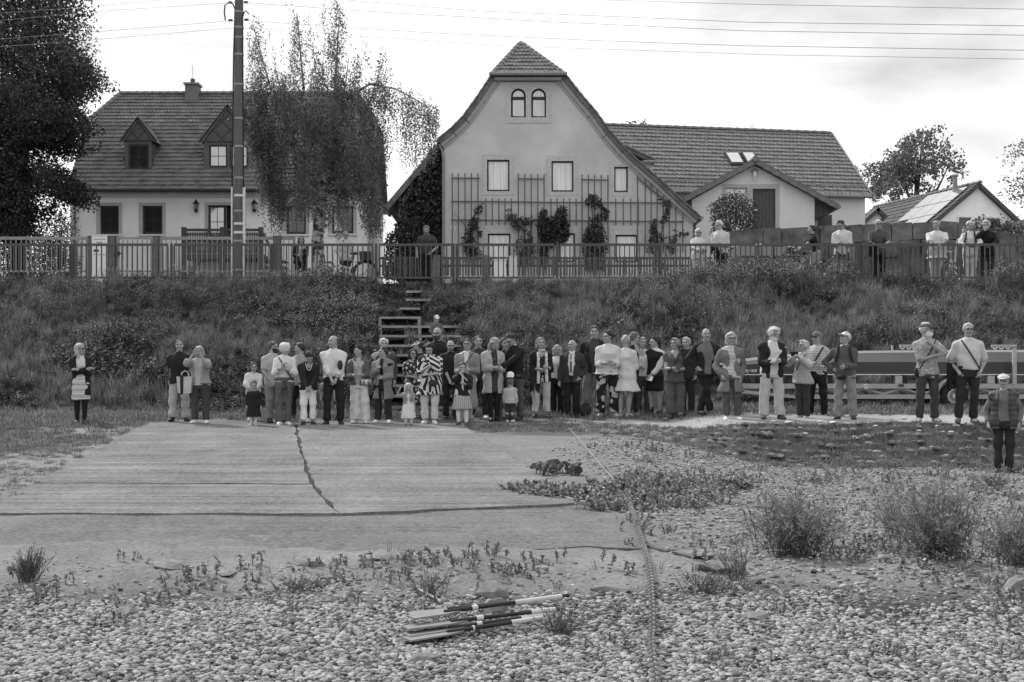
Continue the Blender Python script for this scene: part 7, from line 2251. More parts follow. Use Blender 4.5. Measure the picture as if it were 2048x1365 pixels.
	for s in (-1, 1):
		A_ = J['A', s]; an = s * R(14)
		if sit: toe = A_ + v3(0, -.10 * a, -.03 * a)
		dirv = v3(math.sin(an), -math.cos(an), 0)
		Fd = Field(np.arange(A_[0] - .12 * a, A_[0] + .12 * a, .012 * max(a / 1.7, .6)), np.arange(A_[1] - .17 * a, A_[1] + .1 * a, .012 * max(a / 1.7, .6)), np.arange(A_[2] - .06 * a, A_[2] + (.10 + boot) * a, .010 * max(a / 1.7, .6)))
		base = v3(A_[0], A_[1], A_[2] - .028 * a)
		Fd.cap(base + v3(0, .016 * a, 0), base + dirv * .06 * a, .026 * a, .027 * a, .02); Fd.cap(base + dirv * .05 * a, base + dirv * .105 * a + v3(0, 0, -.004 * a), .027 * a, .020 * a, .02)
		Fd.cap(base, A_ + v3(0, .002, (.018 + boot) * a), .025 * a, .027 * a, .02, (A_ + v3(0, 0, (.006 + boot) * a), (0, 0, 1)))
		zb_ = A_[2] - .046 * a
		Fd.carve(lambda X_, Y_, Z_: (zb_ - Z_) + 0 * X_ + 0 * Y_)
		sh_o = put('shoe', Fd.mesh('shoe'), sm_, root, Id, local=True)
	# ---- upper clothes
	if top_:
		tk, tv = top_[0], top_[1]; to = top_[2] if len(top_) > 2 else {}
		tm = to.get('mat') or mat('cloth_top_%.2f' % tv, min(tv, .56), .85, .10, 6, .9, 12)
		Fd = Field(cxs, cys, czs)
		inf = to.get('inf', .013 if a > 1.3 else .010) - .006; hem = to.get('hem', .49); sl_ = to.get('sl', .55)
		if over and (over[2] if len(over) > 2 else {}).get('sl', 1.95) > .3: sl_ = 0
		torso(Fd, inf, hem, flare=to.get('flare', .006), pleat=to.get('pleat', 0), amp=to.get('amp', 0))
		for s in (-1, 1): sleeve(Fd, s, sl_, .004 + inf * .3, to.get('cuff', .006))
		nz = sh_z + .012 * a
		nk = to.get('neck', 0.03)
		Fd.carve(lambda X_, Y_, Z_: Z_ - (sh_z + .032 * a) + 0 * X_ + 0 * Y_)
		if to.get('vneck'):
			Fd.carve(lambda X_, Y_, Z_: np.minimum(np.minimum(.05 * a - np.abs(X_ - tx(sh_z)) - (nz - Z_) * .55, -(Y_ - ty(sh_z) + .0)), (Z_ - (nz - .10 * a))) )
		cloth(to.get('name', 'shirt'), Fd, tm, to.get('fold', .0075 if a > 1.3 else .0045), to.get('ff', 24.))
		if to.get('collar'):
			Fd = Field(np.arange(-.09 * a, .09 * a, .011) + tx(sh_z), np.arange(-.1 * a, .09 * a, .011) + ty(sh_z), np.arange(sh_z - .04 * a, sh_z + .07 * a, .010))
			cz = sh_z + .02 * a; cy0 = piv[1]
			Fd.loft([(cz - .03 * a, .058 * a, .055 * a, piv[0], cy0 - .004 * a), (cz + .018 * a, .043 * a, .043 * a, piv[0], cy0)], 0, extra=lambda X_, Y_, Z_: np.maximum(.03 * a - np.sqrt(((X_ - piv[0])) ** 2 + (Y_ - cy0) ** 2), .014 * a - np.abs(X_ - piv[0]) - (Y_ - cy0 > 0) * 1.0))
			put('collar', Fd.mesh('collar'), to.get('cmat') or mat('collar_%.2f' % to['collar'], to['collar'], .8, .06, 8), root, Id, local=True)
		if to.get('placket'):
			mbp = MB()
			for q in range(6):
				zz = TZ(.55 + .038 * q); yf = np.interp(zz, [p_[0] for p_ in prof], [p_[4] - p_[2] for p_ in prof]) - inf - .008
				mbp.ell((tx(zz), yf, zz), (.006, .004, .006), 6, 4)
			mbp.put('buttons', mat('button', to['placket'], .5, .1, 9), root, Id, local=True)
	if over:
		ov = over[1]; oo = over[2] if len(over) > 2 else {}
		om = oo.get('mat') or mat('cloth_over_%.2f' % ov, min(ov, .56), .85, .12, 6, .9, 12)
		Fd = Field(cxs, cys, czs)
		inf = oo.get('inf', .026 if a > 1.3 else .018) - .008; gap = oo.get('gap', .04); hem = oo.get('hem', .47)
		def front(X_, Y_, Z_):
			cy_ = np.interp(Z_, [p_[0] for p_ in prof], [p_[4] for p_ in prof])
			g_ = gap * a * (1 + oo.get('spread', .6) * np.clip((Z_ - TZ(.62)) / (.2 * a), -.6, 1.2))
			g_ = np.minimum(g_, .066 * a)
			return np.minimum(g_ - np.abs(X_ - tx(TZ(.7))), -(Y_ - cy_ + .015 * a))
		torso(Fd, inf, hem, front=front if gap > 0 else None, flare=oo.get('flare', .012), pleat=oo.get('pleat', 0), amp=oo.get('amp', 0))
		for s in (-1, 1): sleeve(Fd, s, oo.get('sl', 1.95), .012, oo.get('cuff', .004))
		nz = sh_z + .030 * a
		Fd.carve(lambda X_, Y_, Z_: Z_ - nz + 0 * X_ + 0 * Y_)
		cloth(oo.get('name', 'jacket'), Fd, om, oo.get('fold', .009), 22.)
		if oo.get('lapel') is not None:
			Fd = Field(np.arange(-.10 * a, .10 * a, .012) + tx(sh_z), np.arange(-.13 * a, .10 * a, .012) + ty(sh_z), np.arange(sh_z - .12 * a, sh_z + .05 * a, .012))
			Fd.loft([(sh_z - .012 * a, .075 * a, .066 * a, piv[0], piv[1] - .006 * a), (sh_z + .03 * a, .048 * a, .050 * a, piv[0], piv[1])], 0, extra=lambda X_, Y_, Z_: np.maximum(.038 * a - np.sqrt((X_ - piv[0]) ** 2 + (Y_ - piv[1]) ** 2), np.minimum(.03 * a - np.abs(X_ - piv[0]), -(Y_ - piv[1]))))
			put('collar', Fd.mesh('collar'), mat('lapel_%.2f' % oo['lapel'], oo['lapel'], .85, .1, 8), root, Id, local=True)
	# ---- skirts and dresses
	if kind in ('skirt', 'bare_skirt') or lo_.get('skirt'):
		sk = lo_.get('skirt'); zt_, zb_, fl, ple, amp, smt = sk
		Zt, Zb = (TZ(zt_) if zt_ > .455 else zt_ / .455 * TZ(.455)), zb_ / .455 * TZ(.455)
		wd = np.interp(Zt, [q[0] for q in prof], [q[1] for q in prof]); dp = np.interp(Zt, [q[0] for q in prof], [q[2] for q in prof])
		hipw = max(prof[1][1], wd)
		Fd = Field(cxs, cys, np.arange(Zb - .05, Zt + .06, cc))
		mid = (TZ(.515) if Zt > TZ(.53) else Zt - .02 * a)
		pr = [(Zb, hipw + fl * a, (hipw * .78 + fl * a), 0, 0), (min(mid, Zt - .01), hipw + .006 + fl * a * .15, hipw * .78 + .006 + fl * a * .15, 0, 0), (Zt, wd + .014, dp + .014, tx(Zt), ty(Zt))]
		Fd.loft(pr, 0, pleat=ple, amp=amp)
		cloth('skirt', Fd, smt, .004, 24.)
	# ---- hair, beard, glasses, headgear
	hk, hv = hair
	hm = mat('hair_%.2f' % hv, hv, .6, .6, 30, .8, 60, spec=.35, stretch=(3, 3, .8))
	if hk != 'bald':
		g0 = .0115 if a > 1.3 else .010
		ln_ = {'long': 1.5, 'bob': .75, 'pony': 1.2, 'curly': .7, 'longback': 1.5}.get(hk, .6)
		Fd = Field(np.arange(hc[0] - .68 * hd, hc[0] + .68 * hd, g0), np.arange(hc[1] - .75 * hd, hc[1] + .85 * hd, g0), np.arange(hc[2] - ln_ * hd, hc[2] + .72 * hd, g0))
		t_ = {'short': .05, 'bald_ring': .03, 'crop': .022, 'curly': .12, 'bob': .06, 'long': .06, 'bun': .035, 'pony': .04, 'wave': .06, 'longback': .06}.get(hk, .05)
		r_ = v3(.335 + t_, .41 + t_, .385 + t_) * hd
		if hk == 'bald_ring':
			cut = lambda x, y, z_: np.maximum(np.maximum(z_ - .08 * hd, -.34 * hd - z_), -(y * .9 + z_ * .3 - .02 * hd))
		elif hk in ('curly',):
			cut = lambda x, y, z_: np.maximum(-(y * .72 + z_ * .69 + .06 * hd), -.42 * hd - z_)
		else:
			cut = lambda x, y, z_: np.maximum(-(y * .8 + z_ * .6 + .10 * hd), -.42 * hd - z_)
		Fd.ell(HP(0, .06, .12), r_, Rm, 0, cut)
		if hk in ('long', 'longback'):
			for s in (-1, 1): 
				Fd.cap(HP(s * .33, .10, .12), HP(s * .36, .08, -.35), .13 * hd, .14 * hd, .03)
				fy_ = -.10 if hk == 'long' else .22
				Fd.cap(HP(s * .36, .08, -.3), HP(s * .33, fy_, -.95), .14 * hd, .09 * hd, .03)
			Fd.cap(HP(0, .32, .05), HP(0, .34, -.9), .26 * hd, .20 * hd, .04)
		if hk == 'bob':
			for s in (-1, 1): Fd.cap(HP(s * .33, .08, .15), HP(s * .35, .04, -.36), .13 * hd, .13 * hd, .03)
			Fd.cap(HP(0, .30, .1), HP(0, .30, -.36), .26 * hd, .22 * hd, .04)
		if hk == 'wave':
			for s in (-1, 1): Fd.ell(HP(s * .27, .05, .10), v3(.16, .30, .30) * hd, Rm, .02, lambda x, y, z_: -(y + .26 * hd) + 0 * x)
			Fd.ell(HP(0, .2, .1), v3(.33, .36, .38) * hd, Rm, .02); Fd.ell(HP(0, -.18, .43), v3(.27, .16, .10) * hd, Rm, .02)
		if hk == 'bun': Fd.ell(HP(0, .50, .10), v3(.17, .15, .17) * hd, Rm, .02)
		if hk == 'pony':
			Fd.ell(HP(0, .38, .38), v3(.10, .12, .10) * hd, Rm, .02); Fd.cap(HP(0, .46, .36), HP(0, .52, -.2), .12 * hd, .13 * hd, .03); Fd.cap(HP(0, .52, -.2), HP(.1, .46, -1.0), .13 * hd, .05 * hd, .03)
		if hk == 'curly': Fd.folds(.055 * hd, seed, 95., 0)
		else: Fd.folds(.026 * hd, seed, 75., .5)
		put('hair', Fd.mesh('hair'), hm, root, Id, local=True)
	if beard is not None:
		bv, bl = beard
		Fd = Field(np.arange(hc[0] - .5 * hd, hc[0] + .5 * hd, .010), np.arange(hc[1] - .6 * hd, hc[1] + .5 * hd, .010), np.arange(hc[2] - .75 * hd, hc[2] + .1 * hd, .010))
		if bl == 'moustache':
			Fd.cap(HP(-.10, -.415, -.20), HP(.10, -.415, -.20), .035 * hd, .035 * hd, 0)
		else:
			Fd.ell(HP(0, -.11, -.16 - bl * .3), v3(.29, .325, .36 + bl * .3) * hd, Rm, 0, lambda x, y, z_: np.maximum(z_ - .02 * hd - .35 * np.maximum(np.abs(x) - .05 * hd, 0) , y - .12 * hd))
			Fd.folds(.016 * hd, seed, 90., .4)
		put('beard', Fd.mesh('beard'), mat('beard_%.2f' % bv, bv, .8, .3, 30, .4, 60), root, Id, local=True)
	if glasses:
		mg = MB(); M3 = Rh
		for s in (-1, 1):
			if glasses == 'sun': mg.ell(tuple(HP(s * .16, -.43, .035)), v3(.135, .03, .09) * hd, 8, 6, Rh)
			else: mg.ring(tuple(HP(s * .16, -.43, .03)), .115 * hd, .011 * hd, Rh, 10, 4, 1.1, .85)
			mg.tube([tuple(HP(s * .28, -.41, .05)), tuple(HP(s * .36, -.05, .05))], .014 * hd, 4)
		mg.tube([tuple(HP(-.05, -.44, .05)), tuple(HP(.05, -.44, .05))], .014 * hd, 4)
		mg.put('glasses', m_lens if glasses == 'sun' else m_glasses, root, Id, local=True)
	if cap:
		ck, cv_ = cap; cm = mat('cap_%.2f' % cv_, cv_, .85, .1, 9)
		Fd = Field(np.arange(hc[0] - .7 * hd, hc[0] + .7 * hd, .010), np.arange(hc[1] - .95 * hd, hc[1] + .7 * hd, .010), np.arange(hc[2] - .2 * hd, hc[2] + .75 * hd, .009))
		if ck == 'base':
			Fd.ell(HP(0, .05, .16), v3(.385, .46, .40) * hd, Rm, 0, lambda x, y, z_: .02 * hd - z_ + 0 * x)
			Fd.ell(HP(0, -.50, .19), v3(.26, .30, .035) * hd, Rm, .008)
		else:
			Fd.ell(HP(0, .04, .27), v3(.44, .50, .24) * hd, Rm, 0, lambda x, y, z_: -.05 * hd - z_ + 0 * x)
			Fd.ell(HP(0, -.42, .20), v3(.27, .18, .035) * hd, Rm, .01)
		put('cap', Fd.mesh('cap'), cm, root, Id, local=True)
	# ---- extras fixed to the clothes
	Wr = WM[root]
	yfront = lambda zz: float(np.interp(zz, [p_[0] for p_ in prof], [p_[4] - p_[2] for p_ in prof]))
	info = dict(root=root, J=J, a=a, w=w, hd=hd, TZ=TZ, HP=HP, W=Wr, yf=yfront, sh_z=sh_z, hipz=hipz, tx=tx, ty=ty, Rm=Rh)
	for e in extras: e(info)
	return info

# ---- things carried: separate objects standing where the hands are
def held(i, name, label, cat, build, at, m, group=None):
	p = i['W'] @ Vector(tuple(at)); t = None
	mb = MB(); build(mb)
	me = mb.mesh(name)
	rot = i['W'].to_3x3().to_4x4()
	o = put(name, me, m, None, T(*p) @ rot)
	return tag(o, label, cat, group)
m_phone = mat('phone_case', .03, .3, .1, 9, spec=.5)
def phone(label, m=None, up=False, wide=True, off=(0, -.06, .03), at=None, sc=1.0, tiltx=0.6):
	def f(i):
		a, J = i['a'], i['J']
		p = (J['W', -1] + J['W', 1]) / 2 + v3(*off) if at is None else J['W', at] + v3(*off)
		q = (.08 if wide else .04) * sc; r_ = (.04 if wide else .075) * sc
		held(i, 'smartphone', label, 'phone', lambda mb: mb.box(-q, q, -.006, .006, -r_, r_, RX(0 if up else -tiltx)), p, m or m_phone, 'phones in the hands of onlookers')
	return f
def strap(v, side=1, wid=.018, to=None):
	"""bag strap crossing the chest from one shoulder to the other hip"""
	def f(i):
		a, TZ = i['a'], i['TZ']; w = i['w']
		pts = []
		for t in np.linspace(0, 1, 9):
			z = TZ(.825 - .29 * t); x = side * (.075 - .175 * t) * a
			rx = .1 * a * w; yy = i['yf'](z) * math.sqrt(max(0.05, 1 - (x / (rx * 1.25)) ** 2)) - .030
			pts.append((x + i['tx'](z), yy, z))
		mb = MB()
		for p_, q_ in zip(pts, pts[1:]):
			mb.slab([(p_[0] - wid, p_[1], p_[2]), (p_[0] + wid, p_[1], p_[2] + wid * .3), (q_[0] + wid, q_[1], q_[2] + wid * .3), (q_[0] - wid, q_[1], q_[2])], .006)
		put('strap', mb.mesh('strap'), mat('strap_%.2f' % v, v, .8, .1, 9), i['root'], Matrix.Identity(4), local=True)
	return f
def straps2(v):
	def f(i):
		a, TZ = i['a'], i['TZ']
		for s in (-1, 1):
			mb = MB(); pts = []
			for t in np.linspace(0, 1, 6):
				z = TZ(.835 - .18 * t); x = s * (.062 + .035 * t * t) * a
				pts.append((x, i['yf'](z) * (.75 + .2 * (1 - t)) - .035, z))
			for p_, q_ in zip(pts, pts[1:]):
				mb.slab([(p_[0] - .025, p_[1], p_[2]), (p_[0] + .025, p_[1], p_[2]), (q_[0] + .025, q_[1], q_[2]), (q_[0] - .025, q_[1], q_[2])], .012)
			put('strap', mb.mesh('strap'), mat('strap_%.2f' % v, v, .8, .1, 9), i['root'], Matrix.Identity(4), local=True)
	return f
def bag(label, v, at, size, name='handbag', pat=None, v2=.6, rnd=True, m=None, handle=.0, cat='bag'):
	def f(i):
		a = i['a']; p = v3(at[0] * a, at[1] * a, at[2] * a); sx, sy, sz = size
		def b(mb):
			if rnd: mb.ell((0, 0, 0), (sx, sy, sz), 12, 8)
			else: mb.prism([(-sx * .8, -sz), (sx * .8, -sz), (sx, sz), (-sx, sz)], -sy, sy)
			if handle:
				mb.tube([(-sx * .5, 0, sz * .9), (-sx * .4, 0, sz + handle * .7), (0, 0, sz + handle), (sx * .4, 0, sz + handle * .7), (sx * .5, 0, sz * .9)], .012, 5)
		held(i, name, label, cat, b, p, m or mat('bag_%.2f' % v, v, .7, .15, 8, .2, 40, pat=pat, v2=v2, k=60.))
	return f
def paper(label, at=1, off=(0, -.05, -.04), sz=(.06, .085), v=.75, name='leaflet', cat='paper', rot=.4):
	def f(i):
		p = i['J']['W', at] + v3(*off)
		held(i, name, label, cat, lambda mb: mb.box(-sz[0], sz[0], -.003, .003, -sz[1], sz[1], RX(-rot) @ RY(.2)), p, mat('paper_%.2f' % v, v, .8, .04, 9))
	return f
def scarf(m):
	def f(i):
		a, TZ = i['a'], i['TZ']; mb = MB()
		sz = i['sh_z']
		mb.ring((0, i['ty'](sz) + .0, sz + .025 * a), .038 * a, .013 * a, RX(R(80)), 14, 6)
		for s, en in ((-1, .43), (1, .45)):
			pts = [(s * .05 * a, i['yf'](TZ(z)) - .045, TZ(z) if z > .455 else z * a) for z in (.82, .76, .70, .64, .58, .52)] 
			pts.append((s * .055 * a, i['yf'](TZ(.5)) - .05, en * a))
			mb.tube(pts, [.03] * 3 + [.036] * 4, 7)
		put('scarf', mb.mesh('scarf'), m, i['root'], Matrix.Identity(4), local=True)
	return f
def wrap_cloth(label_name, v, kind='tied'):
	"""garment knotted round the waist with hanging sleeves"""
	def f(i):
		a, TZ = i['a'], i['TZ']; mb = MB()
		z = TZ(.56)
		mb.ring((0, i['ty'](z), z), .10 * a, .026 * a, RX(R(90)), 16, 6, 1.0, .78)
		for s in (-1, 1):
			mb.tube([(s * .01, i['yf'](z) - .04, z), (s * .05 * a, i['yf'](z) - .05, z - .10 * a), (s * .065 * a, i['yf'](z) - .04, z - .2 * a)], [.03, .036, .04], 6)
		mb.box(-.1 * a, .1 * a, .075 * a, .1 * a, z - .24 * a, z)
		put(label_name, mb.mesh(label_name), mat('cloth_tied_%.2f' % v, v, .85, .15, 7, .3, 30), i['root'], Matrix.Identity(4), local=True)
	return f
def tie(v):
	def f(i):
		a, TZ = i['a'], i['TZ']; mb = MB()
		pts = [TZ(z) for z in (.815, .79, .70, .60, .565)]; ws = [.016, .012, .024, .03, .004]
		y = [i['yf'](z) - .026 for z in pts]
		for k in range(4):
			mb.slab([(-ws[k], y[k], pts[k]), (ws[k], y[k], pts[k]), (ws[k + 1], y[k + 1], pts[k + 1]), (-ws[k + 1], y[k + 1], pts[k + 1])][::-1], .006)
		put('tie', mb.mesh('tie'), mat('tie_%.2f' % v, v, .7, .3, 60), i['root'], Matrix.Identity(4), local=True)
	return f
def belt(v):
	def f(i):
		a, TZ = i['a'], i['TZ']; z = TZ(.535); mb = MB()
		rx, ry = .098 * a * i['w'] + .024, .07 * a * i['w'] + .022
		mb.ring((0, i['ty'](z), z), 1.0, .008, RX(R(90)), 20, 4, rx, ry)
		n = len(mb.v)
		mb.v = [(x, y, z + (zz - z) * 2.4) for x, y, zz in mb.v]
		put('belt', mb.mesh('belt'), mat('leather_%.2f' % v, v, .5, .1, 9), i['root'], Matrix.Identity(4), local=True)
	return f
def necklace(v):
	def f(i):
		a = i['a']; sz = i['sh_z']; pts = [(s * .045 * a, i['yf'](sz - (.02 + .10 * (1 - abs(s))) * a) - .035, sz + .01 * a - .10 * a * (1 - abs(s) ** 2)) for s in np.linspace(-1, 1, 9)]
		put('necklace', MB().tube(pts, .007, 5).mesh('necklace'), mat('silver', v, .3, .1, 9, spec=.6), i['root'], Matrix.Identity(4), local=True)
	return f
def watch(side=1, v=.6):
	def f(i):
		W_, E_ = i['J']['W', side], i['J']['E', side]; dr = unit(W_ - E_); p = W_ - dr * .02
		put('watch', MB().tube([tuple(p - dr * .012), tuple(p + dr * .012)], .034 * i['a'] / 1.75 + .001, 10).mesh('watch'), mat('watch_%.2f' % v, v, .3, .1, 9), i['root'], Matrix.Identity(4), local=True)
	return f
def arm_cloth(label, v, side=1, ln=.5, name='folded_jacket'):
	"""garment hanging over a forearm: a thing of its own"""
	def f(i):
		J, a = i['J'], i['a']; p = (J['W', side] + J['E', side]) / 2
		def b(mb):
			r = random.Random(5); n = 9
			for sgn in (-1, 1):
				for k in range(n):
					x0 = -.11 + .22 * k / n; x1 = x0 + .22 / n; y = sgn * .045
					l0, l1 = ln * (.8 + .25 * math.sin(k * 1.3 + sgn)), ln * (.8 + .25 * math.sin((k + 1) * 1.3 + sgn))
					dy0, dy1 = .02 * math.sin(k * 2.1), .02 * math.sin((k + 1) * 2.1)
					mb.slab([(x0, y + dy0, -l0), (x1, y + dy1, -l1), (x1, sgn * .02, .045), (x0, sgn * .02, .045)], .015)
		held(i, name, label, 'jacket', b, p, mat('cloth_held_%.2f' % v, v, .85, .15, 7, .3, 30))
	return f
# ================================================================ the crowd on the slipway, left to right
zeb = mat('zebra_cloth', .58, .8, .05, 6, .8, 12, pat='zebra', v2=.015, k=62.)
stripe_skirt = mat('striped_knit', .30, .9, .1, 6, pat='widestripe', v2=.62, k=52.)
floral_b = mat('floral_black', .015, .8, .1, 6, pat='floral', v2=.42, k=6.5)
floral_s = mat('floral_small', .03, .8, .1, 6, pat='specks', v2=.45, k=16.)
fine_stripe = mat('fine_stripe', .66, .8, .05, 6, pat='hstripe', v2=.14, k=230.)
fine_stripe2 = mat('thin_striped_tee', .58, .8, .05, 6, pat='hstripe', v2=.2, k=190.)
band_knit = mat('banded_knit', .62, .85, .05, 6)
speck_shirt = mat('leaf_print_shirt', .26, .8, .15, 8, pat='specks', v2=.44, k=22.)
dot_scarf = mat('dotted_scarf', .68, .8, .05, 6, pat='dots', v2=.04, k=26.)
small_check = mat('small_check_shirt', .46, .8, .06, 6, pat='check', v2=.54, k=240.)
pleat_m = mat('pleated_skirt', .22, .8, .06, 6, pat='pleat_shade', v2=.40, k=150.)
dark_print = mat('dark_print_dress', .03, .8, .1, 6, pat='specks', v2=.10, k=34.)
quilt = mat('quilted_vest', .05, .6, .1, 6, pat='hstripe', v2=.025, k=75., spec=.4)

person(162, 848, 687, 'woman at far left with long pale hair, sunglasses, folded arms and striped skirt', 'f', 12, (45, 0), arms=('fold', 'fold'), top_=('t', .52, dict(sl=.5, hem=.50)), over=('c', .012, dict(gap=.048, hem=.36, sl=1.95, spread=.2, name='cardigan')),
	   legs=('tights', .012, dict(skirt=(.56, .30, .008, 0, 0, stripe_skirt), boot=.03)), hair=('long', .40), shoes=.015, glasses='sun', stance=.035)
person(358, 843, 679, 'man in dark polo shirt and pale trousers with his hands behind his back', 'm', 8, (-4, 0), 1.05, arms=('behind', 'behind'), top_=('polo', .016, dict(hem=.47, sl=.75, collar=.016)), legs=('trousers', .40, dict(wide=.012)), hair=('crop', .09), shoes=.02, stance=.075)
person(400, 847, 693, 'woman in a draped pale poncho holding a phone up in front of her face', 'f', -8, (0, 8), 1.08, arms=('phone', 'phone'), top_=('t', .40, dict(hem=.50, sl=1.2, flare=.02)), over=('poncho', .24, dict(gap=.05, sl=1.25, hem=.52, inf=.035, flare=.03, cuff=.05, name='poncho', fold=.012)),
	   legs=('trousers', .055), hair=('bob', .34), shoes=.72, stance=.07, extras=(phone('silver phone held up sideways by the woman in the poncho', m_metal, True, True, (0, -.07, .07)),
	   bag('pale canvas tote bag with a broad dark stripe hanging beside the woman in the poncho', .45, (-.17, -.10, .50), (.16, .07, .17), 'tote_bag', rnd=False, handle=.12), bag('dark handle band of the tote bag beside the poncho woman', .02, (-.20, -.147, .50), (.035, .006, .20), 'bag_band', rnd=False)))
person(506, 842, 722, 'girl in white denim jacket standing with her hands on the small girl before her', 'f', 6, (6, 4), child=1, arms=('shoulder_child', 'shoulder_child'), top_=('t', .6, dict(sl=1.0)), over=('j', .70, dict(gap=.0, hem=.47, name='denim_jacket', lapel=.72)), legs=('trousers', .55), hair=('longback', .07), shoes=.5)
person(507, 852, 758, 'smallest girl in black dress with pale knee socks before the girl in denim', 'f', 0, (8, 12), child=2, arms=('down', 'down'), top_=('t', .015, dict(sl=1.9, hem=.46)), legs=('bare', .31, dict(skirt=(.60, .24, .045, 14, .03, mat('black_dress', .013, .85)), socks=(.55, .75))), hair=('bun', .10), shoes=.45,
	   extras=(lambda i: put('neckerchief', MB().ring((0, 0, i['sh_z'] + .02), .055, .025, RX(R(90)), 12, 6).mesh('neckerchief'), mat('kerchief', .24, .9, .3, 20), i['root'], Matrix.Identity(4), local=True),))
person(547, 845, 683, 'bearded man with glasses in grey T-shirt and pale jeans looking to the right', 'm', 35, (42, 0), 1.08, arms=('low', 'clasp'), top_=('tee', .34, dict(hem=.45, sl=.8)), legs=('trousers', .20, dict(wide=.006)), hair=('crop', .07), beard=(.03, .15), glasses='clear', shoes=.03, stance=.075)
person(568, 851, 686, 'white-haired woman in white sweater looking away, a jacket knotted round her waist', 'f', 5, (120, 4), arms=('chest', ((.0, -.13, .69), (1, .2, -.6))), top_=('sweater', .74, dict(sl=1.5, hem=.53, flare=.014)), legs=('trousers', .11), hair=('wave', .70), shoes=.66, stance=.045, extras=(wrap_cloth('knotted_jacket', .085), strap(.03, -1, .012)))
person(600, 844, 686, 'dark-haired man in open pale shirt half hidden between two women, looking left', 'm', -20, (-55, 2), 1.05, arms=('down', 'down'), top_=('shirt', .27, dict(sl=1.1, hem=.46, collar=.27)), legs=('trousers', .02), hair=('short', .03), shoes=.7, stance=.12)
person(617, 851, 700, 'woman with dark curly hair bowing her head, dark jacket over cropped white trousers', 'f', 2, (4, 48), arms=('clasp', 'clasp'), top_=('t', .012, dict(sl=.3, hem=.5, vneck=1)), over=('j', .018, dict(gap=.045, hem=.47, spread=-.5, name='jacket')), legs=('trousers', .68, dict(end=.86)), hair=('curly', .022), shoes=.02, extras=(necklace(.6),), stance=.058)
person(655, 839, 745, 'child in shorts almost hidden behind the tall man in the white shirt', 'c', 0, (0, 0), child=1, top_=('t', .3, {}), legs=('shorts', .2, dict(socks=(.6, .3))), hair=('short', .1), shoes=.66)
person(668, 850, 671, 'tall man in white shirt with clasped hands and a dark hat under his arm', 'm', 0, (-48, -3), 1.12, arms=('clasp', 'clasp'), top_=('shirt', .60, dict(sl=1.6, hem=.50, collar=.62, placket=.4, flare=.0)), legs=('trousers', .016, dict(wide=.004)), hair=('bald_ring', .09), shoes=.03, stance=.075, belly=.012,
	   extras=(bag('dark hat pressed under the arm of the tall man in the white shirt', .03, (.075, -.115, .665), (.055, .05, .10), 'hat', cat='hat'), watch(1, .05)))
person(718, 847, 692, 'woman with dark curls in denim jacket and wide pale trousers looking left', 'f', -14, (-45, -4), arms=('belly', 'belly'), top_=('t', .34, dict(sl=.5, hem=.52)), over=('denim', .10, dict(gap=.05, hem=.50, sl=1.7, name='denim_jacket', lapel=.10)), legs=('trousers', .62, dict(wide=.045)), hair=('curly', .02), shoes=.6, feet=((-.05, 0), (.085, 0)),
	   extras=(bag('small woven bag with zigzag pattern on the hip of the woman in wide trousers', .15, (.10, -.10, .535), (.085, .03, .055), 'shoulder_bag', 'check', .65, rnd=False), strap(.6, -1, .007)))
person(767, 838, 677, 'white-haired old man with moustache standing behind the woman in the long cardigan', 'm', 0, (5, 0), arms=('down', 'down'), top_=('t', .3, {}), over=('j', .06, dict(gap=.02)), legs=('trousers', .04), hair=('short', .72), beard=(.5, 'moustache'), shoes=.03)
person(766, 847, 694, 'woman with dark tied-back hair in long grey cardigan and dark jeans, looking left', 'f', -12, (-42, -4), 1.1, arms=('chest', 'belly'), top_=('t', .015, dict(sl=.3, hem=.48)), over=('cardigan', .19, dict(gap=.035, hem=.32, sl=1.9, spread=-.4, name='cardigan')), legs=('trousers', .03), hair=('bun', .035), shoes=.7, stance=.075)
person(826, 838, 698, 'dark-haired woman with glasses in a dark flowered dress behind the zebra-patterned tunic', 'f', 10, (0, 2), 1.1, arms=('belly', 'belly'), top_=('t', .03, dict(sl=.9, hem=.5, mat=floral_s, cuff=.02)), legs=('bare', .31, dict(skirt=(.60, .20, .03, 10, .03, floral_s))), hair=('longback', .025), glasses='clear', shoes=.02)
person(839, 836, 681, 'youth with two-tone cap turned to the left behind the black-haired woman', 'm', -30, (-50, 4), arms=('down', 'down'), top_=('t', .04, {}), legs=('trousers', .03), hair=('short', .03), cap=('base', .5), shoes=.05)
person(817, 853, 764, 'blonde toddler in white dress waving one hand', 'f', 6, (6, 2), child=2, arms=('up', 'down'), top_=('t', .60, dict(sl=.35, hem=.46)), over=('vest', .24, dict(gap=.03, hem=.58, sl=.0, name='waistcoat')), legs=('tights', .66, dict(skirt=(.62, .22, .05, 12, .04, mat('white_dress', .58, .85)))), hair=('bob', .52), shoes=.10)
person(860, 849, 684, 'woman with black bobbed hair looking down in a black and white zebra-striped tunic', 'f', -4, (-10, 34), 1.28, arms=('chest', 'belly'), top_=('tunic', .62, dict(sl=1.25, hem=.36, flare=.03, mat=zeb, cuff=.02, inf=.02, name='tunic')), legs=('trousers', .58, dict(end=.90)), hair=('bob', .013), shoes=.70, stance=.06, belly=.01,
	   extras=(bag('small dark shoulder bag on the belly of the woman in the zebra tunic', .03, (.045, -.17, .50), (.095, .045, .07), 'shoulder_bag'), strap(.03, -1, .014)))
person(875, 827, 655, 'bald bearded man in black at the foot of the stairs below the child', 'm', 0, (-22, 4), 1.12, d=32.6, arms=('belly', 'belly'), top_=('tee', .013, dict(sl=.9)), legs=('trousers', .03), hair=('bald', .1), beard=(.05, .2), glasses='clear', shoes=.03)
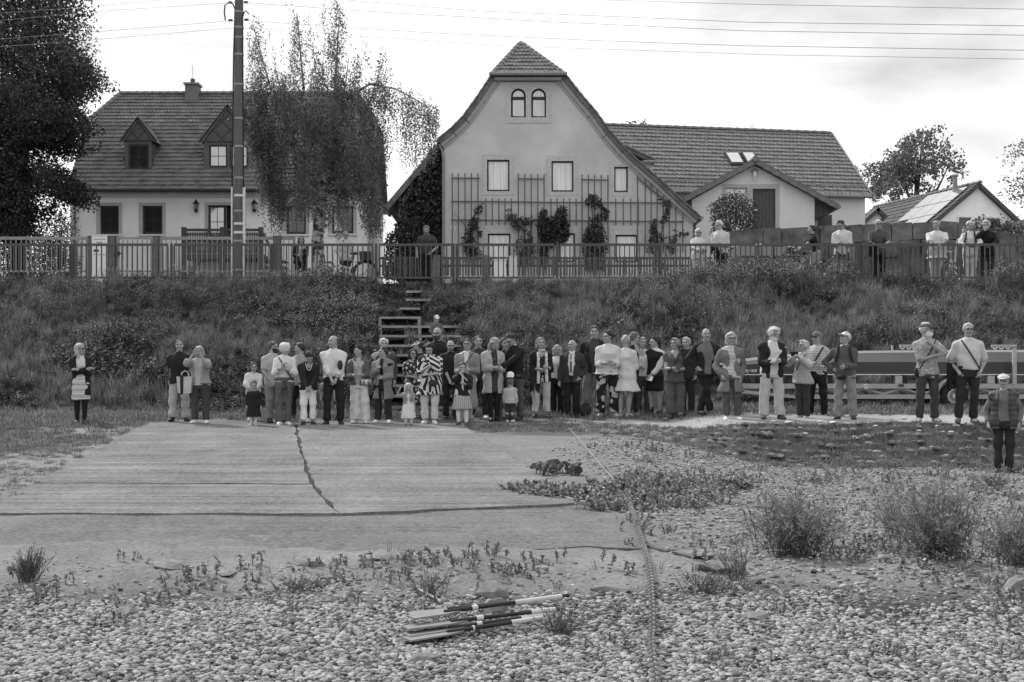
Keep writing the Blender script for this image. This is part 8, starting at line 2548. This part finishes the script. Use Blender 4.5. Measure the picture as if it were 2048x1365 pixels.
person(873, 705, 626, 'small child with a white cap sitting high behind the bald bearded man', 'c', 6, (10, 14), child=2, d=33.1, arms=('low', 'low'), top_=('t', .10, dict(sl=1.9, hem=.48)), legs=('trousers', .12), hair=('short', .06), cap=('base', .66), shoes=.1, sit=True)
person(902, 839, 681, 'bald man with glasses in black sweater clasping his hands in front', 'm', 6, (-6, 5), 1.05, arms=('clasp', 'clasp'), top_=('tee', .013, dict(sl=1.2, hem=.47)), legs=('trousers', .016), hair=('bald', .1), glasses='clear', beard=(.14, .02), shoes=.02)
person(933, 846, 677, 'woman with glasses and tied hair in a very long grey cardigan with a bag strap', 'f', -4, (-6, 0), 1.05, arms=('belly', 'belly'), top_=('blouse', .6, dict(sl=.4, hem=.5)), over=('cardigan', .20, dict(gap=.03, hem=.17, sl=1.9, spread=.1, name='cardigan', flare=.02)), legs=('bare', .31), hair=('bun', .05), glasses='clear', shoes=.12, extras=(strap(.02, 1, .010),), stance=.04)
person(924, 852, 722, 'girl in dark cardigan and pleated pale skirt holding a stick in both hands', 'f', 8, (-4, 6), child=1, arms=('face', 'chest'), top_=('t', .58, dict(sl=.3, hem=.5)), over=('cardigan', .016, dict(gap=.018, hem=.50, sl=1.85, name='cardigan')), legs=('tights', .66, dict(skirt=(.54, .27, .05, 26, .035, pleat_m))), hair=('bun', .05), shoes=.03,
	   extras=(lambda i: held(i, 'flag_stick', 'short pale stick held slanting by the girl in the pleated skirt', 'stick', lambda mb: mb.tube([(-.08, -.02, .10), (.08, -.03, -.06)], .008, 5), (i['J']['W', -1] + i['J']['W', 1]) / 2 + v3(0, -.05, .02), m_band), bag('dark bag hanging behind the elbow of the girl in the pleated skirt', .02, (-.16, -.02, .52), (.06, .05, .06), 'handbag')))
person(957, 838, 672, 'smiling man with short dark hair and pale sneakers behind the woman in the trench coat', 'm', 0, (6, 2), arms=('down', 'down'), top_=('tee', .035, dict(sl=.8)), legs=('trousers', .03), hair=('crop', .05), shoes=.70, stance=.085)
person(986, 843, 673, 'woman with long fair hair in a pale trench coat bending over her phone', 'f', 14, (12, 40), arms=('belly', 'belly'), top_=('dress', .03, dict(sl=.3, hem=.34, mat=dark_print, name='dress')), over=('coat', .36, dict(gap=.04, hem=.33, sl=1.85, spread=0, name='trench_coat', lapel=.36, flare=.03)), legs=('tights', .014, dict(boot=.03)), hair=('long', .30), shoes=.014, feet=((-.02, 0), (.04, -.02)), extras=(phone('dark phone in the hands of the woman in the trench coat', None, False, False, (0, -.07, .02)),))
person(1007, 838, 676, 'dark-haired person in grey sweater hidden behind the bending man', 'f', 10, (10, 2), arms=('belly', 'down'), top_=('t', .05, dict(sl=1.9)), legs=('trousers', .11), hair=('longback', .03), shoes=.02, stance=.07)
person(1031, 841, 664, 'tall man in black sweater and grey jeans bending down towards a toddler', 'm', -38, (-6, 36), 1.06, arms=(((.10, -.2, .60), (1, .3, 0)), ((-.02, -.2, .58), (1, .3, -.2))), top_=('sweater', .013, dict(sl=1.85, hem=.48, collar=.7)), legs=('trousers', .075), hair=('short', .03), glasses='clear', shoes=.03, lean=.16)
person(1020, 844, 753, 'toddler in pale long-sleeved shirt seen from behind', 'c', 172, (0, 0), child=2, arms=('down', 'down'), top_=('t', .44, dict(sl=1.9, hem=.45)), legs=('trousers', .04), hair=('short', .13), shoes=.74,
	   extras=(lambda i: held(i, 'sun_hat', 'white sun hat held over the toddler seen from behind', 'hat', lambda mb: mb.ell((0, 0, 0), (.085, .09, .075), 10, 7).ell((0, .02, -.04), (.09, .11, .02), 10, 4), i['HP'](0, .0, .82), m_white),))
person(1083, 836, 676, 'smiling woman with a dotted white scarf over a dark cardigan', 'f', 4, (6, -4), 1.05, arms=('belly', 'belly'), top_=('t', .03, dict(sl=.4, hem=.5, vneck=1)), over=('cardigan', .014, dict(gap=.04, hem=.45, sl=1.3, name='cardigan')), legs=('trousers', .44, dict(end=.84)), hair=('bob', .26), shoes=.02, extras=(scarf(dot_scarf), arm_cloth('dark jacket draped over the arms of the woman with the dotted scarf', .025, -1, .5)), stance=.075)
person(1114, 832, 691, 'blonde woman in white sweater with one broad black band', 'f', 4, (2, 2), arms=('behind', 'behind'), top_=('sweater', .66, dict(sl=1.9, hem=.50, mat=band_knit)), legs=('trousers', .014), hair=('bob', .42), shoes=.02,
	   extras=(lambda i: put('black_band', MB().ring((0, i['ty'](i['TZ'](.62)), i['TZ'](.62)), 1.0, .012, RX(R(90)), 20, 4, .084 * i['a'] + .022, .062 * i['a'] + .022).mesh('black_band'), m_black, i['root'], Matrix.Identity(4), local=True),))
person(1143, 835, 680, 'bald elderly man in dark suit and tie with one hand in his pocket', 'm', -6, (-32, -2), 1.1, arms=('down', 'pocket'), top_=('shirt', .72, dict(sl=.5, hem=.50, collar=.74)), over=('suit', .035, dict(gap=.035, hem=.45, sl=1.92, spread=.4, name='suit_jacket', lapel=.035)), legs=('trousers', .014, dict(wide=.012)), hair=('bald_ring', .55), shoes=.012, extras=(tie(.12),), stance=.07, belly=.015)
person(1188, 829, 652, 'tall young man in black jacket standing behind at the foot of the bank', 'm', -4, (4, 0), 1.08, d=31.6, arms=('pocket', 'pocket'), top_=('tee', .05, dict(sl=.5)), over=('jacket', .016, dict(gap=.04, hem=.47, name='jacket', lapel=.016)), legs=('trousers', .26), hair=('short', .06), shoes=.03, stance=.09)
person(1215, 835, 662, 'dark-haired woman with a bun in pale blouse and flowered black trousers', 'f', 4, (-62, -2), 1.16, arms=('belly', 'belly'), top_=('blouse', .56, dict(sl=1.55, hem=.50, flare=.04, cuff=.035, inf=.022, name='blouse')), legs=('trousers', .015, dict(mat=floral_b, wide=.03, end=.9)), hair=('bun', .022), glasses='clear', shoes=.66, stance=.085, extras=(phone('dark phone in the hands of the woman in flowered trousers', None, False, True, (0, -.06, .02)),))
person(1252, 835, 671, 'woman with cropped fair hair in a loose white dress seen from behind', 'f', 150, (25, 4), 1.14, arms=('belly', 'belly'), top_=('dress', .74, dict(sl=1.6, hem=.32, flare=.065, inf=.02, name='dress', pleat=16, amp=.02, cuff=.03)), legs=('bare', .31), hair=('short', .36), shoes=.55, stance=.045, extras=(paper('folded pale leaflet in the hand of the woman in the white dress', -1, (0, -.05, .03)),))
person(1270, 832, 665, 'man with glasses in dark clothes largely hidden behind the woman in the white dress', 'm', 40, (45, 2), arms=('down', 'down'), top_=('t', .3, {}), over=('j', .02, dict(gap=.02)), legs=('trousers', .06), hair=('short', .12), glasses='clear', shoes=.03)
person(1286, 832, 675, 'grey-haired man with moustache in open white shirt and dark trousers', 'm', 8, (12, 0), 1.05, arms=('down', 'down'), top_=('shirt', .66, dict(sl=1.8, hem=.47, collar=.68, vneck=1)), legs=('trousers', .06), hair=('short', .33), beard=(.2, 'moustache'), shoes=.04)
person(1310, 833, 673, 'young woman with long dark ponytail in black pinafore dress and white sleeves', 'f', -30, (-30, 4), arms=(((.10, -.12, .60), (1, .3, -.2)), 'clasp'), top_=('blouse', .68, dict(sl=1.85, hem=.54, collar=.7)), over=('pinafore', .010, dict(gap=.0, hem=.5, sl=0, name='pinafore')), legs=('bare', .31, dict(skirt=(.56, .32, .012, 0, 0, mat('black_pinafore', .010, .85)), boot=.07)), hair=('pony', .018), shoes=.012, extras=(paper('white leaflet held low by the young woman in the pinafore dress', 1, (.01, -.05, -.07), (.065, .055)),), stance=.04)
person(1352, 836, 677, 'woman with short grey hair and glasses in grey tunic and wide trousers holding a tablet', 'f', -4, (-34, -6), 1.25, arms=('belly', 'belly'), top_=('tunic', .085, dict(sl=.5, hem=.46, vneck=1, inf=.02, flare=.012, name='tunic')), legs=('trousers', .10, dict(wide=.04)), hair=('wave', .26), glasses='clear', shoes=.08, stance=.055, belly=.02, extras=(phone('dark tablet held in both hands by the woman in the grey tunic', None, False, True, (0, -.07, .03), sc=1.3), strap(.03, 1, .012)))
person(1374, 831, 675, 'grey-haired man in dark jacket peering over the shoulder of the woman with the tablet', 'm', -4, (-14, 2), 1.05, arms=('pocket', 'pocket'), top_=('t', .03, {}), over=('jacket', .022, dict(gap=.0, hem=.47, name='jacket', lapel=.022)), legs=('trousers', .02), hair=('short', .40), shoes=.2)
person(1413, 829, 657, 'tall bald man in dark blazer with crossed legs leaning on the boat trailer', 'm', 6, (-4, 0), 1.04, d=29.6, arms=('hip', 'behind'), top_=('sweater', .13, dict(sl=.4, hem=.475)), over=('blazer', .013, dict(gap=.05, hem=.46, spread=.3, name='blazer')), legs=('trousers', .012), hair=('bald', .1), beard=(.16, 'moustache'), shoes=.02, feet=((.045, -.03), (-.075, .03)))
person(1462, 842, 665, 'fair-haired woman with glasses in a grey trench coat with hands in its pockets', 'f', 4, (4, 3), 1.06, d=28.2, arms=('pocket', 'pocket'), top_=('tee', .58, dict(sl=.4, hem=.49, mat=fine_stripe)), over=('coat', .15, dict(gap=.035, hem=.33, sl=1.95, spread=0, name='trench_coat', lapel=.15, flare=.03)), legs=('trousers', .075, dict(end=.90)), hair=('bob', .46), glasses='clear', shoes=.76, feet=((-.05, -.01), (.075, -.02)))
person(1543, 839, 654, 'white-bearded man with pale hair in open dark rain jacket and cargo trousers', 'm', 8, (26, 18), 1.14, d=28.0, arms=('belly', 'belly'), top_=('shirt', .56, dict(sl=.5, hem=.48, collar=.6, placket=.35)), over=('jacket', .016, dict(gap=.05, hem=.45, sl=1.9, spread=.1, name='rain_jacket', lapel=.55)), legs=('trousers', .42, dict(wide=.028)), hair=('wave', .58), beard=(.58, .28), shoes=.05, stance=.08, belly=.01, extras=(phone('pale phone in the hands of the white-bearded man', m_band, False, True, (0, -.05, .03)),))
person(1605, 839, 681, 'short woman with pale cropped hair and scarf photographing with her phone', 'f', -28, (-30, -6), 1.06, d=28.4, arms=(((.02, -.20, .80), (1, -.1, -.8)), ((.06, -.15, .76), (1, .1, -.8))), top_=('t', .5, dict(sl=.4)), over=('jacket', .36, dict(gap=.0, hem=.46, name='jacket', flare=.025, lapel=.40)), legs=('trousers', .04), hair=('wave', .45), glasses='clear', shoes=.34, extras=(phone('dark phone with bright screen image held up by the short woman in the pale jacket', None, True, True, (-.03, -.05, .08)), strap(.04, 1, .010)), stance=.045)
person(1634, 837, 662, 'man with cap and glasses in striped long-sleeved shirt behind the woman taking a picture', 'm', -10, (-30, 0), .98, d=29.2, arms=('belly', 'belly'), top_=('shirt', .62, dict(sl=1.5, hem=.51, mat=fine_stripe2)), legs=('trousers', .010), hair=('short', .2), glasses='clear', cap=('base', .10), shoes=.4, stance=.075, extras=(strap(.03, 1, .020), watch(1, .6)))
person(1690, 841, 662, 'man with white cap looking up, in dark sweater with backpack straps and belt bag', 'm', -10, (-38, -16), 1.08, d=28.0, arms=('hip', 'belly'), top_=('sweater', .085, dict(sl=1.9, hem=.475, collar=.62)), legs=('trousers', .22, dict(wide=.014)), hair=('short', .4), glasses='clear', cap=('base', .62), shoes=.03, stance=.085, belly=.025, extras=(straps2(.02), paper('small dark folder in the hand of the man with the white cap', 1, (-.05, -.05, .02), (.08, .05), .02, 'folder', 'folder', .9), bag('black belt bag on the front of the man with the white cap', .012, (-.02, -.135, .485), (.095, .05, .055), 'belt_bag')))
person(1855, 845, 644, 'white-bearded man with flat cap in patterned shirt holding his folded arms', 'm', 6, (55, -4), 1.04, d=26.6, arms=('fold', ((.02, -.13, .76), (1, 0, -.7))), top_=('shirt', .30, dict(sl=1.0, hem=.45, collar=.32, mat=speck_shirt)), legs=('trousers', .05), hair=('short', .55), beard=(.6, .2), glasses='clear', cap=('flat', .10), shoes=.26, stance=.075, extras=(bag('dark shoulder bag at the hip of the man with the flat cap', .02, (-.11, -.02, .50), (.06, .05, .10), 'shoulder_bag'), strap(.02, 1, .012)))
person(1936, 846, 646, 'grey-haired man in pale short-sleeved shirt with hands in the pockets of dark jeans', 'm', 0, (8, 0), 1.1, d=26.5, arms=('pocket', 'pocket'), top_=('shirt', .46, dict(sl=.95, hem=.535, collar=.48, placket=.6, mat=small_check, inf=.016)), legs=('trousers', .025), hair=('crop', .45), glasses='clear', shoes=.10, feet=((-.10, -.05), (.055, .02)), belly=.02, extras=(belt(.012), strap(.03, -1, .014), watch(1, .5), arm_cloth('dark garment hanging down beside the jeans of the man in the short-sleeved shirt', .016, -1, .45)))
person(2008, 946, 746, 'woman with pale peaked cap and glasses in quilted vest standing lowest at the right edge', 'f', -6, (-14, 4), 1.14, d=23.3, arms=('down', 'down'), top_=('sweater', .13, dict(sl=1.9, hem=.49)), over=('vest', .05, dict(gap=.055, hem=.45, sl=0, spread=0, inf=.04, name='quilted_vest', mat=quilt, lapel=.2)), legs=('trousers', .022), hair=('short', .4), glasses='clear', cap=('flat', .52), shoes=.04, stance=.06, extras=(phone('dark phone held low in the hand of the woman in the quilted vest', None, False, False, (0, -.03, -.07), at=-1),))
# ---- people on the street behind the railing
ZS = float(ground_smooth(0, 41.8))
up_ = dict(group='onlookers behind the railing')
def upper(px, top, label, sex='m', h=None, d=41.75, **k):
	zf = ZS if h is None else Zp(top, d) - h
	py = HZ - (zf - CAMZ) * F / d
	return person(px, py, top, label, sex, d=d, z=zf, group='onlookers behind the railing', **k)
upper(601, 472, 'woman in dark hooded jacket behind the railing beside the birch trunk', 'f', d=42.3, turn=6, head=(14, 2), arms=('belly', 'belly'), top_=('t', .3, dict(sl=.5)), over=('jacket', .012, dict(gap=.03, hem=.46, name='jacket', lapel=.012)), legs=('trousers', .02), hair=('longback', .08), glasses='clear', shoes=.03, w=1.1)
upper(692, 463, 'person in pale jacket and sunglasses standing by the white bicycle', 'f', d=42.4, turn=0, head=(0, 4), arms=('low', 'low'), top_=('t', .4, {}), over=('jacket', .36, dict(gap=0, hem=.47, name='jacket', lapel=.08)), legs=('trousers', .05), hair=('bun', .25), glasses='sun', shoes=.05)
upper(852, 451, 'man in dark T-shirt standing at the top of the stairs behind the railing', 'm', turn=-4, head=(-2, 22), arms=('down', 'low'), top_=('tee', .045, dict(sl=.8)), legs=('trousers', .02), hair=('short', .16), beard=(.2, .0), shoes=.03, w=1.1)
upper(1397, 458, 'white-haired woman with glasses in white jacket leaning on the railing', 'f', turn=18, head=(14, 6), arms=('rail', 'belly'), top_=('t', .6, {}), over=('jacket', .66, dict(gap=0, hem=.47, name='jacket', lapel=.68)), legs=('trousers', .5), hair=('bob', .66), glasses='clear', shoes=.5)
upper(1441, 441, 'white-haired man in pale shirt with a dark jacket over his arm', 'm', turn=-22, head=(-30, 12), arms=('belly', 'belly'), top_=('shirt', .50, dict(sl=1.8, hem=.5, collar=.52)), legs=('trousers', .016), hair=('short', .64), glasses='clear', beard=(.4, .0), shoes=.03, extras=(arm_cloth('dark jacket over the arm of the white-haired man at the railing', .02, -1, .25),))
upper(1632, 451, 'woman with dark ponytail sitting on a bicycle behind the railing', 'f', h=1.70, d=41.8, turn=-78, head=(-8, 2), arms=(((.10, -.26, .60), (1, .3, -.2)), ((.10, -.26, .60), (1, .3, -.2))), top_=('tee', .012, dict(sl=.8)), legs=('shorts', .30), hair=('bun', .03), shoes=.03, lean=.22)
upper(1684, 440, 'young man with dark hair in pale polo shirt looking down over the railing', 'm', turn=-12, head=(-28, 30), arms=('belly', 'belly'), top_=('polo', .58, dict(sl=1.0, hem=.47, collar=.5)), legs=('trousers', .11), hair=('short', .035), glasses='clear', shoes=.04, lean=.06)
upper(1756, 440, 'bald man with sunglasses and dark shirt leaning on the railing', 'm', turn=4, head=(-4, 4), arms=('rail', 'rail'), top_=('tee', .07, dict(sl=1.0, hem=.46)), legs=('trousers', .016), hair=('crop', .55), glasses='sun', shoes=.03, lean=.08, w=1.08, extras=(arm_cloth('black jacket hanging from the shoulder of the bald man at the railing', .015, -1, .35),))
upper(1874, 443, 'heavy man in white short-sleeved shirt leaning his forearms on the railing', 'm', turn=-4, head=(-22, 16), arms=('rail', 'rail'), top_=('shirt', .70, dict(sl=1.0, hem=.42, inf=.03, flare=.02)), legs=('trousers', .40), hair=('short', .35), shoes=.2, lean=.12, w=1.30, belly=.02, extras=(phone('small dark phone in the hand of the heavy man at the railing', None, True, False, (0, -.04, .04), at=-1, sc=.8),))
upper(1940, 444, 'woman with white curly hair in white clothes behind the railing', 'f', turn=0, head=(0, 12), arms=('rail', 'rail'), top_=('jacket', .68, dict(sl=1.5, hem=.47)), legs=('trousers', .66), hair=('curly', .74), shoes=.6, lean=.05, extras=(straps2(.05),))
upper(1931, 455, 'person half hidden behind the woman with white curls', 'f', d=42.7, turn=-10, head=(-20, 0), arms=('down', 'down'), top_=('t', .3, {}), legs=('trousers', .1), hair=('short', .15), shoes=.1)
upper(1956, 461, 'fair-haired girl peeping out between the white-curled woman and the bearded man', 'f', d=42.5, turn=0, head=(-8, 2), child=1, arms=('down', 'down'), top_=('t', .35, dict(sl=1.6)), legs=('trousers', .2), hair=('longback', .3), shoes=.2)
upper(1973, 442, 'bearded man in black sweater resting his chin in his hand on the railing', 'm', turn=-6, head=(-6, 8), arms=('face', 'rail'), top_=('sweater', .010, dict(sl=1.9, hem=.46)), legs=('trousers', .03), hair=('wave', .50), beard=(.45, .1), shoes=.03, lean=.10, w=1.1)
# small things standing among the crowd
bx_, bd_ = X(1171, 30.9), 30.9
tag(MB().ell((bx_, bd_, float(ground(bx_, bd_)) + .16), (.13, .10, .17), 12, 9).tube([(bx_ - .05, bd_ - .09, float(ground(bx_, bd_)) + .28), (bx_, bd_ - .1, float(ground(bx_, bd_)) + .40), (bx_ + .05, bd_ - .09, float(ground(bx_, bd_)) + .28)], .012, 5).put('backpack', mat('backpack_cloth', .02, .7, .2, 9, .3, 30), sm=True), 'black backpack standing on the ground behind the man in the suit', 'backpack')
